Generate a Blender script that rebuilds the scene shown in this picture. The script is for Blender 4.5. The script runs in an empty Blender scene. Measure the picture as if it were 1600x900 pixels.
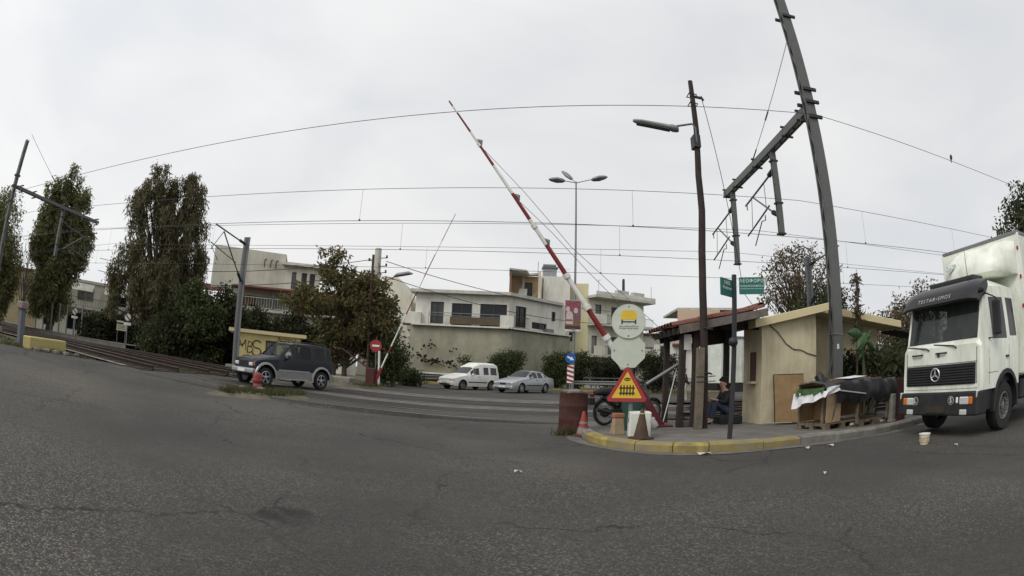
import bpy, bmesh, math, random
import numpy as np
from mathutils import Vector as V, Matrix
random.seed(7)
R = math.radians
sc = bpy.context.scene
COL = sc.collection
sc.render.engine = 'CYCLES'

# ------------------------------------------------------------------ camera
# wide action-camera lens: theta = r/f + 0.0833 (r/f)^3
cd = bpy.data.cameras.new('camera')
cam = bpy.data.objects.new('camera', cd)
COL.objects.link(cam)
sc.camera = cam
cd.type = 'PANO'
cd.sensor_width = 36
cd.sensor_fit = 'HORIZONTAL'
cd.clip_start = 0.05
cd.clip_end = 3000
cc = cd if hasattr(cd, 'panorama_type') else cd.cycles
cc.panorama_type = 'FISHEYE_LENS_POLYNOMIAL'
cc.fisheye_fov = math.pi
k1 = 1600 / 36 / 827.5
cc.fisheye_polynomial_k0 = 0
cc.fisheye_polynomial_k1 = -k1
cc.fisheye_polynomial_k2 = 0
cc.fisheye_polynomial_k3 = -.0833 * k1 ** 3
cc.fisheye_polynomial_k4 = 0
cam.matrix_world = (Matrix.Translation((0, 0, 1.10)) @ Matrix.Rotation(R(9.435), 4, 'X')
                    @ Matrix.Rotation(-R(2.29), 4, 'Y') @ Matrix.Rotation(math.pi / 2, 4, 'X'))

# ------------------------------------------------------------------ sky and sun
SUN_EL, SUN_AZ = R(44), R(230)          # azimuth clockwise from +Y (veiled sun, to the left)
world = bpy.data.worlds.new('World')
sc.world = world
world.use_nodes = True
nt = world.node_tree
nt.nodes.clear()
out = nt.nodes.new('ShaderNodeOutputWorld')
bg = nt.nodes.new('ShaderNodeBackground')
bg.inputs['Strength'].default_value = 0.1
sky = nt.nodes.new('ShaderNodeTexSky')
sky.sky_type = 'NISHITA'
sky.sun_disc = False
sky.sun_elevation = SUN_EL
sky.sun_rotation = SUN_AZ
sky.dust_density = 4
tc = nt.nodes.new('ShaderNodeTexCoord')
mp = nt.nodes.new('ShaderNodeMapping')
mp.inputs['Scale'].default_value = (1.0, 1.0, 2.2)
nz = nt.nodes.new('ShaderNodeTexNoise')
nz.inputs['Scale'].default_value = 1.9
nz.inputs['Detail'].default_value = 5
nz.inputs['Roughness'].default_value = .45
nz.inputs['Distortion'].default_value = .6
rp = nt.nodes.new('ShaderNodeValToRGB')
rp.color_ramp.elements[0].position = .32
rp.color_ramp.elements[0].color = (.675, .69, .715, 1)
rp.color_ramp.elements[1].position = .66
rp.color_ramp.elements[1].color = (.82, .82, .812, 1)
sc10 = nt.nodes.new('ShaderNodeVectorMath')
sc10.operation = 'SCALE'
sc10.inputs['Scale'].default_value = 10.2
mx = nt.nodes.new('ShaderNodeMix')
mx.data_type = 'RGBA'
mx.clamp_result = False
mx.inputs['Factor'].default_value = .94
nt.links.new(tc.outputs['Generated'], mp.inputs['Vector'])
nt.links.new(mp.outputs[0], nz.inputs['Vector'])
nt.links.new(nz.outputs['Fac'], rp.inputs[0])
# the cloud layer glows a little more towards the veiled sun
dt = nt.nodes.new('ShaderNodeVectorMath')
dt.operation = 'DOT_PRODUCT'
dt.inputs[1].default_value = (math.sin(SUN_AZ) * math.cos(SUN_EL), math.cos(SUN_AZ) * math.cos(SUN_EL), math.sin(SUN_EL))
nt.links.new(tc.outputs['Generated'], dt.inputs[0])
gl = nt.nodes.new('ShaderNodeMapRange')
gl.inputs['From Min'].default_value = -.2
gl.inputs['From Max'].default_value = 1.
gl.inputs['To Min'].default_value = 9.9
gl.inputs['To Max'].default_value = 12.4
nt.links.new(dt.outputs['Value'], gl.inputs['Value'])
nt.links.new(gl.outputs[0], sc10.inputs['Scale'])
nt.links.new(rp.outputs[0], sc10.inputs[0])
nt.links.new(sky.outputs[0], mx.inputs['A'])
nt.links.new(sc10.outputs[0], mx.inputs['B'])
nt.links.new(mx.outputs['Result'], bg.inputs['Color'])
nt.links.new(bg.outputs[0], out.inputs['Surface'])

sl = bpy.data.lights.new('sun', 'SUN')
sl.energy = 1.5
sl.angle = R(28)
sl.color = (1, .96, .9)
so = bpy.data.objects.new('sun', sl)
COL.objects.link(so)
sd = V((math.sin(SUN_AZ) * math.cos(SUN_EL), math.cos(SUN_AZ) * math.cos(SUN_EL), math.sin(SUN_EL)))
so.rotation_euler = sd.to_track_quat('Z', 'Y').to_euler()
so.location = sd * 60
sc.view_settings.view_transform = 'Standard'
sc.view_settings.look = 'None'
sc.view_settings.exposure = .12
sc.view_settings.gamma = 1
sc.view_settings.use_curve_mapping = False
sc.cycles.max_bounces = 6
sc.cycles.transparent_max_bounces = 12

# ------------------------------------------------------------------ materials
MATS = {}


def node(t, kind, **kw):
    n = t.nodes.new(kind)
    for k, v in kw.items():
        if hasattr(n, k) and not k[0].isupper():
            setattr(n, k, v)
        else:
            n.inputs[k.replace('_', ' ')].default_value = v
    return n


def mat(name, rgb, rough=.7, metal=0., var=.18, scale=6., bump=0., bscale=60., spec=.4, dirt=None, dscale=1.5, damt=.5, stretch=None):
    """Procedural material: base colour broken up by two noises, optional wear colour, bump, translucency."""
    if name in MATS:
        return MATS[name]
    m = bpy.data.materials.new(name)
    m.use_nodes = True
    t = m.node_tree
    p = t.nodes['Principled BSDF']
    p.inputs['Roughness'].default_value = rough
    p.inputs['Metallic'].default_value = metal
    p.inputs['Specular IOR Level'].default_value = spec
    L = t.links
    co = node(t, 'ShaderNodeTexCoord')
    vec = co.outputs['Object']
    if stretch:
        mpp = node(t, 'ShaderNodeMapping')
        mpp.inputs['Scale'].default_value = stretch
        L.new(vec, mpp.inputs['Vector'])
        vec = mpp.outputs[0]
    n1 = node(t, 'ShaderNodeTexNoise', Scale=scale, Detail=6., Roughness=.6)
    L.new(co.outputs['Object'], n1.inputs['Vector'])
    mix = node(t, 'ShaderNodeMix', data_type='RGBA')
    lo = [max(0, c * (1 - var)) for c in rgb] + [1]
    hi = [min(1, c * (1 + var)) for c in rgb] + [1]
    mix.inputs['A'].default_value = lo
    mix.inputs['B'].default_value = hi
    mr = node(t, 'ShaderNodeMapRange', From_Min=.3, From_Max=.7)
    L.new(n1.outputs['Fac'], mr.inputs['Value'])
    L.new(mr.outputs[0], mix.inputs['Factor'])
    colr = mix.outputs['Result']
    if dirt:
        n2 = node(t, 'ShaderNodeTexNoise', Scale=dscale, Detail=8., Roughness=.68)
        L.new(vec, n2.inputs['Vector'])
        r2 = node(t, 'ShaderNodeMapRange', From_Min=.5 - .1 * damt, From_Max=.72, To_Max=min(1, damt * 1.3))
        L.new(n2.outputs['Fac'], r2.inputs['Value'])
        m2 = node(t, 'ShaderNodeMix', data_type='RGBA')
        L.new(r2.outputs[0], m2.inputs['Factor'])
        L.new(colr, m2.inputs['A'])
        m2.inputs['B'].default_value = (*dirt, 1)
        colr = m2.outputs['Result']
    L.new(colr, p.inputs['Base Color'])
    if bump:
        n3 = node(t, 'ShaderNodeTexNoise', Scale=bscale, Detail=4.)
        L.new(co.outputs['Object'], n3.inputs['Vector'])
        b = node(t, 'ShaderNodeBump', Strength=bump, Distance=.02)
        L.new(n3.outputs['Fac'], b.inputs['Height'])
        L.new(b.outputs[0], p.inputs['Normal'])
    MATS[name] = m
    return m


def leafmat(name, rgb, rgb2, rgb3=None, f3=.1):
    """Foliage: colour differs leaf by leaf; a little light passes through."""
    if name in MATS:
        return MATS[name]
    m = bpy.data.materials.new(name)
    m.use_nodes = True
    t = m.node_tree
    L = t.links
    p = t.nodes['Principled BSDF']
    p.inputs['Roughness'].default_value = .65
    p.inputs['Specular IOR Level'].default_value = .25
    g = node(t, 'ShaderNodeNewGeometry')
    r = node(t, 'ShaderNodeValToRGB')
    e = r.color_ramp.elements
    e[0].color = (*rgb, 1)
    e[1].position = .75
    e[1].color = (*rgb2, 1)
    if rgb3:
        n = e.new(1 - f3)
        n.color = (*rgb3, 1)
    L.new(g.outputs['Random Per Island'], r.inputs[0])
    L.new(r.outputs[0], p.inputs['Base Color'])
    tr = node(t, 'ShaderNodeBsdfTranslucent')
    L.new(r.outputs[0], tr.inputs['Color'])
    ms = node(t, 'ShaderNodeMixShader', Fac=.45)
    L.new(p.outputs[0], ms.inputs[1])
    L.new(tr.outputs[0], ms.inputs[2])
    L.new(ms.outputs[0], t.nodes['Material Output'].inputs['Surface'])
    MATS[name] = m
    return m


def glassmat(name, tint, see=.35, rough=.03):
    if name in MATS:
        return MATS[name]
    m = bpy.data.materials.new(name)
    m.use_nodes = True
    t = m.node_tree
    L = t.links
    p = t.nodes['Principled BSDF']
    p.inputs['Base Color'].default_value = (*tint, 1)
    p.inputs['Roughness'].default_value = rough
    p.inputs['Specular IOR Level'].default_value = .6
    tr = node(t, 'ShaderNodeBsdfTransparent', Color=(.75, .8, .78, 1))
    ms = node(t, 'ShaderNodeMixShader', Fac=see)
    L.new(p.outputs[0], ms.inputs[1])
    L.new(tr.outputs[0], ms.inputs[2])
    L.new(ms.outputs[0], t.nodes['Material Output'].inputs['Surface'])
    MATS[name] = m
    return m


def asphalt(name, base, crack=True, spk=.75):
    if name in MATS:
        return MATS[name]
    m = bpy.data.materials.new(name)
    m.use_nodes = True
    t = m.node_tree
    L = t.links
    p = t.nodes['Principled BSDF']
    p.inputs['Roughness'].default_value = .82
    p.inputs['Specular IOR Level'].default_value = .35
    co = node(t, 'ShaderNodeTexCoord')

    def noise(s, d=6., ro=.6):
        n = node(t, 'ShaderNodeTexNoise', Scale=s, Detail=d, Roughness=ro)
        L.new(co.outputs['Object'], n.inputs['Vector'])
        return n.outputs['Fac']

    def rng(s, a, b, lo=0., hi=1.):
        r = node(t, 'ShaderNodeMapRange', From_Min=a, From_Max=b, To_Min=lo, To_Max=hi)
        L.new(s, r.inputs['Value'])
        return r.outputs[0]

    def mix(f, a, b):
        x = node(t, 'ShaderNodeMix', data_type='RGBA')
        L.new(f, x.inputs['Factor'])
        if isinstance(a, tuple):
            x.inputs['A'].default_value = (*a, 1)
        else:
            L.new(a, x.inputs['A'])
        if isinstance(b, tuple):
            x.inputs['B'].default_value = (*b, 1)
        else:
            L.new(b, x.inputs['B'])
        return x.outputs['Result']
    k = lambda f, tint=(1, 1, 1): tuple(base * f * c * w for c, w in zip(tint, (1.055, 1., .915)))
    c = mix(rng(noise(.22, 4.), .35, .65), k(.76), k(1.2, (1.03, 1.0, .94)))
    c = mix(rng(noise(1.1, 6., .7), .48, .66, 0, .55), c, k(.72))
    c = mix(rng(noise(9., 5., .75), .5, .72, 0, .7), c, k(.45))
    c = mix(rng(noise(28., 4., .7), .55, .72, 0, .75), c, k(.4))
    c = mix(rng(noise(.5, 3.), .56, .66, 0, .5), c, k(1.25, (1.04, 1.0, .92)))
    # tyre-polished lanes and long stains running with the traffic
    mpg = node(t, 'ShaderNodeMapping')
    mpg.inputs['Scale'].default_value = (.10, .75, 1)
    mpg.inputs['Rotation'].default_value = (0, 0, .12)
    L.new(co.outputs['Object'], mpg.inputs['Vector'])
    nl = node(t, 'ShaderNodeTexNoise', Scale=1., Detail=5., Roughness=.6)
    L.new(mpg.outputs[0], nl.inputs['Vector'])
    c = mix(rng(nl.outputs['Fac'], .42, .66, 0, .6), c, k(.66, (1.0, 1.0, 1.0)))
    c = mix(rng(noise(.11, 3.), .48, .6, 0, .65), c, k(1.5, (1.07, 1., .9)))
    c = mix(rng(noise(.17, 2.), .50, .56, 0, .6), c, k(.62))
    c = mix(rng(noise(.75, 7., .72), .57, .68, 0, .6), c, k(.55, (1.05, 1., .93)))
    c = mix(rng(noise(3.2, 6., .7), .58, .72, 0, .45), c, k(1.5, (1.08, 1., .85)))
    # pale stones of the worn surface
    vo = node(t, 'ShaderNodeTexVoronoi', Scale=85.)
    L.new(co.outputs['Object'], vo.inputs['Vector'])
    hs = node(t, 'ShaderNodeSeparateColor')
    L.new(vo.outputs['Color'], hs.inputs[0])
    rough_ = rng(noise(.28, 3.), .42, .6, .12, .8)
    s1m = node(t, 'ShaderNodeMath', operation='MULTIPLY')
    L.new(rng(hs.outputs[0], .6, .95, 0, min(1, spk * 1.2)), s1m.inputs[0])
    L.new(rough_, s1m.inputs[1])
    s1 = s1m.outputs[0]
    c = mix(s1, c, k(4.0, (1.03, 1, .95)))
    v3 = node(t, 'ShaderNodeTexVoronoi', Scale=38.)
    L.new(co.outputs['Object'], v3.inputs['Vector'])
    h3 = node(t, 'ShaderNodeSeparateColor')
    L.new(v3.outputs['Color'], h3.inputs[0])
    m3 = node(t, 'ShaderNodeMath', operation='MULTIPLY')
    L.new(rng(h3.outputs[0], .8, .92, 0, .75), m3.inputs[0])
    L.new(rough_, m3.inputs[1])
    c = mix(m3.outputs[0], c, k(.35))
    s2 = rng(hs.outputs[1], .66, .95, 0, .6)
    c = mix(s2, c, k(.4))
    hgt = node(t, 'ShaderNodeMath', operation='MULTIPLY')
    L.new(noise(120., 3.), hgt.inputs[0])
    hgt.inputs[1].default_value = 1.
    if crack:
        # winding cracks: distorted cell borders, kept only in some places
        wn = node(t, 'ShaderNodeTexNoise', Scale=1.3, Detail=5., Roughness=.65)
        L.new(co.outputs['Object'], wn.inputs['Vector'])
        ad = node(t, 'ShaderNodeVectorMath', operation='MULTIPLY_ADD')
        L.new(wn.outputs['Color'], ad.inputs[0])
        ad.inputs[1].default_value = (.9, .9, .0)
        L.new(co.outputs['Object'], ad.inputs[2])
        v2 = node(t, 'ShaderNodeTexVoronoi', feature='DISTANCE_TO_EDGE', Scale=.42)
        L.new(ad.outputs[0], v2.inputs['Vector'])
        line = rng(v2.outputs['Distance'], .001, .011, 1., 0.)
        ml = node(t, 'ShaderNodeMath', operation='MULTIPLY')
        L.new(line, ml.inputs[0])
        L.new(rng(noise(.35, 3.), .46, .55), ml.inputs[1])
        c = mix(ml.outputs[0], c, k(.24))
    L.new(c, p.inputs['Base Color'])
    b = node(t, 'ShaderNodeBump', Strength=.55, Distance=.012)
    L.new(hgt.outputs[0], b.inputs['Height'])
    L.new(b.outputs[0], p.inputs['Normal'])
    MATS[name] = m
    return m


asph = asphalt('asphalt', .048)
asph_dark = asphalt('asphalt_dark', .032, False, .2)
conc_strip = mat('concrete_strip', (.125, .118, .102), .85, var=.28, scale=1.2, bump=.3, dirt=(.05, .046, .04), dscale=2., damt=.9)
pavemat = mat('pavement_concrete', (.14, .132, .118), .9, var=.22, scale=2., bump=.3, bscale=50, dirt=(.065, .06, .052), dscale=1.6, damt=.6)
kerb_grey = mat('kerb_concrete', (.2, .19, .17), .9, var=.22, scale=5., bump=.3, dirt=(.09, .085, .075), dscale=3, damt=.6)
kerb_yel = mat('kerb_yellow_paint', (.28, .22, .06), .8, var=.28, scale=4., bump=.25, dirt=(.12, .105, .07), dscale=6., damt=.95)
kerb_yel2 = mat('kerb_yellow_worn', (.27, .215, .07), .85, var=.3, scale=7., bump=.35, dirt=(.15, .14, .115), dscale=3.5, damt=1.3)
dirtmat = mat('dirt', (.105, .09, .066), .95, var=.3, scale=1.5, bump=.5, bscale=15, dirt=(.06, .065, .035), dscale=.6, damt=.7)
ballast = mat('ballast', (.03, .023, .019), .95, var=.5, scale=18., bump=.9, bscale=22, dirt=(.075, .062, .05), dscale=4, damt=.5)
rust_rail = mat('rail_rust', (.035, .021, .016), .75, .2, var=.3, scale=9)
rail_top = mat('rail_polished', (.33, .31, .29), .35, .9, var=.15)
sleeper_m = mat('sleeper_timber', (.05, .038, .03), .9, var=.35, scale=6, bump=.3)
steel = mat('painted_steel_grey', (.115, .12, .117), .55, .2, var=.12, scale=3., bump=.05, dirt=(.06, .05, .042), dscale=3, damt=.4)
steel_dk = mat('steel_dark', (.035, .036, .038), .55, .3, var=.2)
galv = mat('galvanised', (.2, .205, .21), .5, .5, var=.15, scale=9)
galv_dk = mat('galvanised_dull', (.13, .135, .14), .55, .4, var=.15, scale=9)
wirem = mat('wire', (.05, .05, .05), .6, .5, var=.1)
cablem = mat('cable_black', (.02, .02, .022), .6, 0, var=.1)
black = mat('black_plastic', (.016, .016, .017), .5, 0, var=.2)
rubber = mat('tyre_rubber', (.018, .018, .018), .85, 0, var=.25, scale=12)
alloy = mat('alloy_rim', (.42, .43, .44), .35, .8, var=.1)
hubm = mat('rim_dirty_steel', (.2, .2, .195), .6, .3, var=.25, scale=14)
whitep = mat('white_paint', (.72, .73, .68), .4, 0, var=.05, scale=2., dirt=(.5, .49, .43), dscale=1.2, damt=.35)
truckw = mat('truck_white', (.74, .775, .69), .35, 0, var=.05, scale=1.5, bump=.02, bscale=6, dirt=(.45, .44, .36), dscale=3.2, damt=.6, stretch=(1, 1, .3))
redp = mat('red_paint', (.19, .016, .018), .55, 0, var=.2, scale=4., dirt=(.09, .016, .016), dscale=3, damt=.45)
boomw = mat('boom_white', (.66, .66, .62), .55, 0, var=.1, scale=4., dirt=(.4, .38, .33), dscale=3., damt=.4)
timber = mat('timber_dark', (.030, .021, .018), .85, 0, var=.35, scale=5., bump=.3, bscale=30)
timber_l = mat('timber_grey', (.14, .115, .085), .85, 0, var=.3, scale=6., bump=.3, bscale=30)
pallet_m = mat('pallet_wood', (.16, .12, .082), .9, 0, var=.35, scale=7., bump=.3, bscale=40, dirt=(.07, .055, .04), dscale=5, damt=.5)
plym = mat('plywood', (.26, .17, .085), .8, 0, var=.2, scale=3., dirt=(.15, .1, .055), dscale=2.5, damt=.4)
hutm = mat('hut_yellow_render', (.56, .495, .345), .9, 0, var=.1, scale=1.3, bump=.25, bscale=45, dirt=(.34, .29, .19), dscale=2.2, damt=.75, stretch=(1, 1, .35))
hut_trim = mat('hut_fascia', (.60, .52, .31), .85, 0, var=.08, scale=3., bump=.1, dirt=(.38, .33, .2), dscale=3, damt=.4)
tilem = mat('clay_tile', (.125, .05, .038), .9, 0, var=.4, scale=5., bump=.2, dirt=(.14, .06, .045), dscale=4, damt=.5)
bark = mat('bark', (.075, .058, .044), .95, 0, var=.35, scale=8., bump=.6, bscale=18)
greenpost = mat('sign_post_grey', (.14, .155, .145), .55, .3, var=.12)
signback = mat('sign_face_pale', (.46, .50, .42), .5, 0, var=.06, scale=5., dirt=(.36, .38, .31), dscale=3, damt=.35)
skinm = mat('skin', (.42, .24, .17), .6, 0, var=.06)
hairm = mat('hair_dark', (.03, .022, .018), .7)

# ------------------------------------------------------------------ mesh helpers
def tag(o, label=None, cat=None, group=None, kind=None):
    if label:
        o['label'] = label
    if cat:
        o['category'] = cat
    if group:
        o['group'] = group
    if kind:
        o['kind'] = kind
    return o


def thing(name, label, cat, loc=(0, 0, 0), rz=0., group=None):
    o = bpy.data.objects.new(name, None)
    o.empty_display_size = .2
    COL.objects.link(o)
    o.location = loc
    o.rotation_euler = (0, 0, rz)
    return tag(o, label, cat, group)


def root_loc(o):
    while o.parent:
        o = o.parent
    return V(o.location)


def link(name, me, m, parent=None):
    o = bpy.data.objects.new(name, me)
    COL.objects.link(o)
    if m is not None and not me.materials:
        me.materials.append(m)
    if parent:
        o.parent = parent
    return o


class MB:
    def __init__(s):
        s.v, s.f, s.i = [], [], []

    def add(s, vs, fs, M=None, idx=0):
        b = len(s.v)
        s.v += [tuple(M @ V(p)) if M else tuple(p) for p in vs]
        s.f += [tuple(b + k for k in f) for f in fs]
        s.i += [idx] * len(fs)
        return s

    def bx(s, x0, x1, y0, y1, z0, z1, M=None, idx=0):
        return s.add([(x0, y0, z0), (x1, y0, z0), (x1, y1, z0), (x0, y1, z0), (x0, y0, z1), (x1, y0, z1), (x1, y1, z1), (x0, y1, z1)],
                     [(3, 2, 1, 0), (4, 5, 6, 7), (0, 1, 5, 4), (1, 2, 6, 5), (2, 3, 7, 6), (3, 0, 4, 7)], M, idx)

    def box(s, c, d, rz=0., M=None, idx=0):
        T = Matrix.Translation(c) @ Matrix.Rotation(rz, 4, 'Z')
        if M:
            T = M @ T
        return s.bx(-d[0] / 2, d[0] / 2, -d[1] / 2, d[1] / 2, -d[2] / 2, d[2] / 2, T, idx)

    def beam(s, a, b, w, h=None, up=(0, 0, 1), idx=0):
        """square bar from a to b"""
        a, b = V(a), V(b)
        h = h or w
        d = (b - a)
        L = d.length
        d.normalize()
        u = V(up)
        if abs(d.dot(u)) > .98:
            u = V((0, 1, 0))
        x = d.cross(u).normalized()
        z = x.cross(d)
        T = Matrix((( x.x, d.x, z.x, a.x), (x.y, d.y, z.y, a.y), (x.z, d.z, z.z, a.z), (0, 0, 0, 1)))
        return s.bx(-w / 2, w / 2, 0, L, -h / 2, h / 2, T, idx)

    def tube(s, pts, r, n=8, caps=True, idx=0):
        """tube through points; r one radius or one per point"""
        pts = [V(p) for p in pts]
        rs = r if isinstance(r, (list, tuple)) else [r] * len(pts)
        b = len(s.v)
        prev = None
        for k, p in enumerate(pts):
            d = (pts[min(k + 1, len(pts) - 1)] - pts[max(k - 1, 0)])
            d = d.normalized() if d.length > 1e-9 else V((0, 0, 1))
            u = prev if prev is not None else (V((0, 0, 1)) if abs(d.z) < .9 else V((1, 0, 0)))
            x = d.cross(u)
            if x.length < 1e-6:
                x = d.cross(V((0, 1, 0)))
            x.normalize()
            y = x.cross(d).normalized()
            prev = y
            for j in range(n):
                a = 2 * math.pi * j / n
                q = p + (x * math.cos(a) + y * math.sin(a)) * rs[k]
                s.v.append(tuple(q))
        for k in range(len(pts) - 1):
            for j in range(n):
                s.f.append((b + k * n + j, b + k * n + (j + 1) % n, b + (k + 1) * n + (j + 1) % n, b + (k + 1) * n + j))
                s.i.append(idx)
        if caps:
            s.f.append(tuple(b + j for j in reversed(range(n))))
            s.f.append(tuple(b + (len(pts) - 1) * n + j for j in range(n)))
            s.i += [idx, idx]
        return s

    def lathe(s, prof, n=20, M=None, idx=0, caps=True):
        vs, fs = [], []
        for r, z in prof:
            for j in range(n):
                a = 2 * math.pi * j / n
                vs.append((r * math.cos(a), r * math.sin(a), z))
        for k in range(len(prof) - 1):
            for j in range(n):
                fs.append((k * n + j, k * n + (j + 1) % n, (k + 1) * n + (j + 1) % n, (k + 1) * n + j))
        if caps:
            fs.append(tuple(reversed(range(n))))
            fs.append(tuple((len(prof) - 1) * n + j for j in range(n)))
        return s.add(vs, fs, M, idx)

    def prism(s, poly, z0, z1, M=None, idx=0):
        n = len(poly)
        vs = [(x, y, z0) for x, y in poly] + [(x, y, z1) for x, y in poly]
        fs = [tuple(reversed(range(n))), tuple(range(n, 2 * n))] + [(k, (k + 1) % n, n + (k + 1) % n, n + k) for k in range(n)]
        return s.add(vs, fs, M, idx)

    def build(s, name, m, parent=None, W=False, smooth=None, bev=0., seg=1, rnd=0.):
        vs = s.v
        if W and parent:
            o = root_loc(parent)
            vs = [(x - o.x, y - o.y, z - o.z) for x, y, z in vs]
        if rnd:
            vs = [(x + random.uniform(-rnd, rnd), y + random.uniform(-rnd, rnd), z + random.uniform(-rnd, rnd)) for x, y, z in vs]
        me = bpy.data.meshes.new(name)
        me.from_pydata(vs, [], s.f)
        if bev:
            bm = bmesh.new()
            bm.from_mesh(me)
            bmesh.ops.recalc_face_normals(bm, faces=bm.faces)
            ed = [e for e in bm.edges if len(e.link_faces) == 2 and e.calc_face_angle(0) > R(30)]
            bmesh.ops.bevel(bm, geom=ed, offset=bev, segments=seg, profile=.5, affect='EDGES', clamp_overlap=True)
            bm.to_mesh(me)
            bm.free()
        if smooth is not None:
            me.polygons.foreach_set('use_smooth', [True] * len(me.polygons))
            me.set_sharp_from_angle(angle=R(smooth))
        me.update()
        return link(name, me, m, parent)


def ss(t):
    t = min(max(t, 0), 1)
    return t * t * (3 - 2 * t)


def ter(x, y=0):
    """height of the ground: rises gently to the left, falls a little to the right"""
    return .45 * ss((-2 - x) / 18) - .15 * ss((x - 3) / 6)


def copy_tree(o, parent=None):
    c = o.copy()
    COL.objects.link(c)
    c.parent = parent
    for ch in list(o.children):
        copy_tree(ch, c)
    return c


def text_mesh(body, size, name, m, M, parent=None, ext=.0015, shear=0., sx=1., spacing=1.):
    cu = bpy.data.curves.new('lettering', 'FONT')
    cu.body = body
    cu.size = size
    cu.align_x = 'CENTER'
    cu.align_y = 'CENTER'
    cu.extrude = ext
    cu.shear = shear
    cu.space_character = spacing
    cu.resolution_u = 2
    ob = bpy.data.objects.new('lettering', cu)
    COL.objects.link(ob)
    dg = bpy.context.evaluated_depsgraph_get()
    me = bpy.data.meshes.new_from_object(ob.evaluated_get(dg))
    bpy.data.objects.remove(ob)
    me.transform(M @ Matrix.Diagonal((sx, 1, 1, 1)))
    me.materials.clear()
    return link(name, me, m, parent)


def frame(o, xd, nrm):
    """matrix: local x along xd, local z along nrm"""
    x = V(xd).normalized()
    z = V(nrm).normalized()
    y = z.cross(x).normalized()
    return Matrix(((x.x, y.x, z.x, o[0]), (x.y, y.y, z.y, o[1]), (x.z, y.z, z.z, o[2]), (0, 0, 0, 1)))


def interp(tab, v):
    if v <= tab[0][0]:
        return tab[0][1]
    for (a, b), (c, d) in zip(tab, tab[1:]):
        if v <= c:
            return b + (d - b) * (v - a) / (c - a)
    return tab[-1][1]


# ------------------------------------------------------------------ ground, road
def sheet(name, ys, xl, xr, zf, m, nx=30, kind='structure', power=1.):
    vs, fs = [], []
    for y in ys:
        a, b = xl(y), xr(y)
        for k in range(nx + 1):
            x = a + (b - a) * k / nx
            vs.append((x, y, zf(x, y)))
    for j in range(len(ys) - 1):
        for k in range(nx):
            q = j * (nx + 1) + k
            fs.append((q, q + 1, q + nx + 2, q + nx + 1))
    mb = MB()
    mb.v, mb.f = vs, fs
    o = mb.build(name, m, smooth=60)
    return tag(o, kind=kind)


def frange(a, b, n):
    return [a + (b - a) * k / n for k in range(n + 1)]


gy = [-600, -200, -60] + frange(-20, 70, 30) + [120, 300, 900]
gxs = [-900, -300, -120, -60] + frange(-40, 40, 80) + [60, 120, 300, 900]
mb = MB()
for y in gy:
    for x in gxs:
        mb.v.append((x, y, ter(x) - .05))
nx = len(gxs)
for j in range(len(gy) - 1):
    for k in range(nx - 1):
        q = j * nx + k
        mb.f.append((q, q + 1, q + nx + 1, q + nx))
tag(mb.build('ground', dirtmat, smooth=60), kind='structure')

XL = [(-60, -90), (-10, -60), (0, -26), (5, -17.5), (8.6, -14.6), (11, -13.7), (13, -12.3), (16, -11.3), (17.4, -10.4), (24, -7.7), (33, -8.6), (43, -7)]
XR = [(-60, 90), (12.0, 90), (12.05, 3.7), (24, 6.2), (25.5, 60), (43, 90)]
ys = frange(-60, 0, 10) + frange(1, 12, 22) + [12.05] + frange(12.6, 24, 16) + frange(25.5, 43, 10)
sheet('road', ys, lambda y: interp(XL, y), lambda y: interp(XR, y), lambda x, y: ter(x), asph, nx=70)

# the tracks run almost along x; N is their normal, T their direction
A0 = R(3)
N = V((math.sin(A0), math.cos(A0), 0))
T = V((math.cos(A0), -math.sin(A0), 0))


def tp(s, p, z=0.):
    """point s metres along the track direction, p metres across it"""
    q = T * s + N * p
    return V((q.x, q.y, z))


def strip(name, p0, p1, s0, s1, dz, m, parent=None, thick=None, n=12, label=None):
    mb = MB()
    for k in range(n + 1):
        s = s0 + (s1 - s0) * k / n
        for p in (p0, p1):
            q = tp(s, p)
            q.z = ter(q.x) + dz
            mb.v.append(tuple(q))
    for k in range(n):
        mb.f.append((2 * k, 2 * k + 2, 2 * k + 3, 2 * k + 1))
    o = mb.build(name, m, parent)
    if not parent:
        tag(o, kind='structure')
    return o


TR = (13.6, 17.0, 20.3)
G2 = .7175
# ballast bed either side of the crossing
strip('track_bed', 12.3, 22.6, -90, -11.9, .02, ballast, n=40)
strip('track_bed', 12.3, 15.2, 4.1, 60, .02, ballast, n=30)
strip('track_bed', 15.2, 22.6, 6.4, 60, .02, ballast, n=30)
# paved crossing: dark asphalt in the tracks, paler concrete between
strip('road_strip', 14.42, 16.3, -10.6, 4.9, .006, asph_dark)
strip('road_strip', 16.34, 17.6, -10.6, 5.5, .006, conc_strip)
strip('road_strip', 17.64, 19.6, -9.8, 5.7, .006, asph_dark)
strip('road_strip', 21.1, 23.6, -8.6, 6.2, .006, conc_strip)
strip('road_strip', 19.64, 21.05, -9., 6., .006, asph_dark)

railprof = [(-.07, 0), (.07, 0), (.07, .012), (.012, .03), (.012, .11), (.036, .12), (.036, .15), (-.036, .15), (-.036, .12), (-.012, .11), (-.012, .03), (-.07, .012)]


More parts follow.
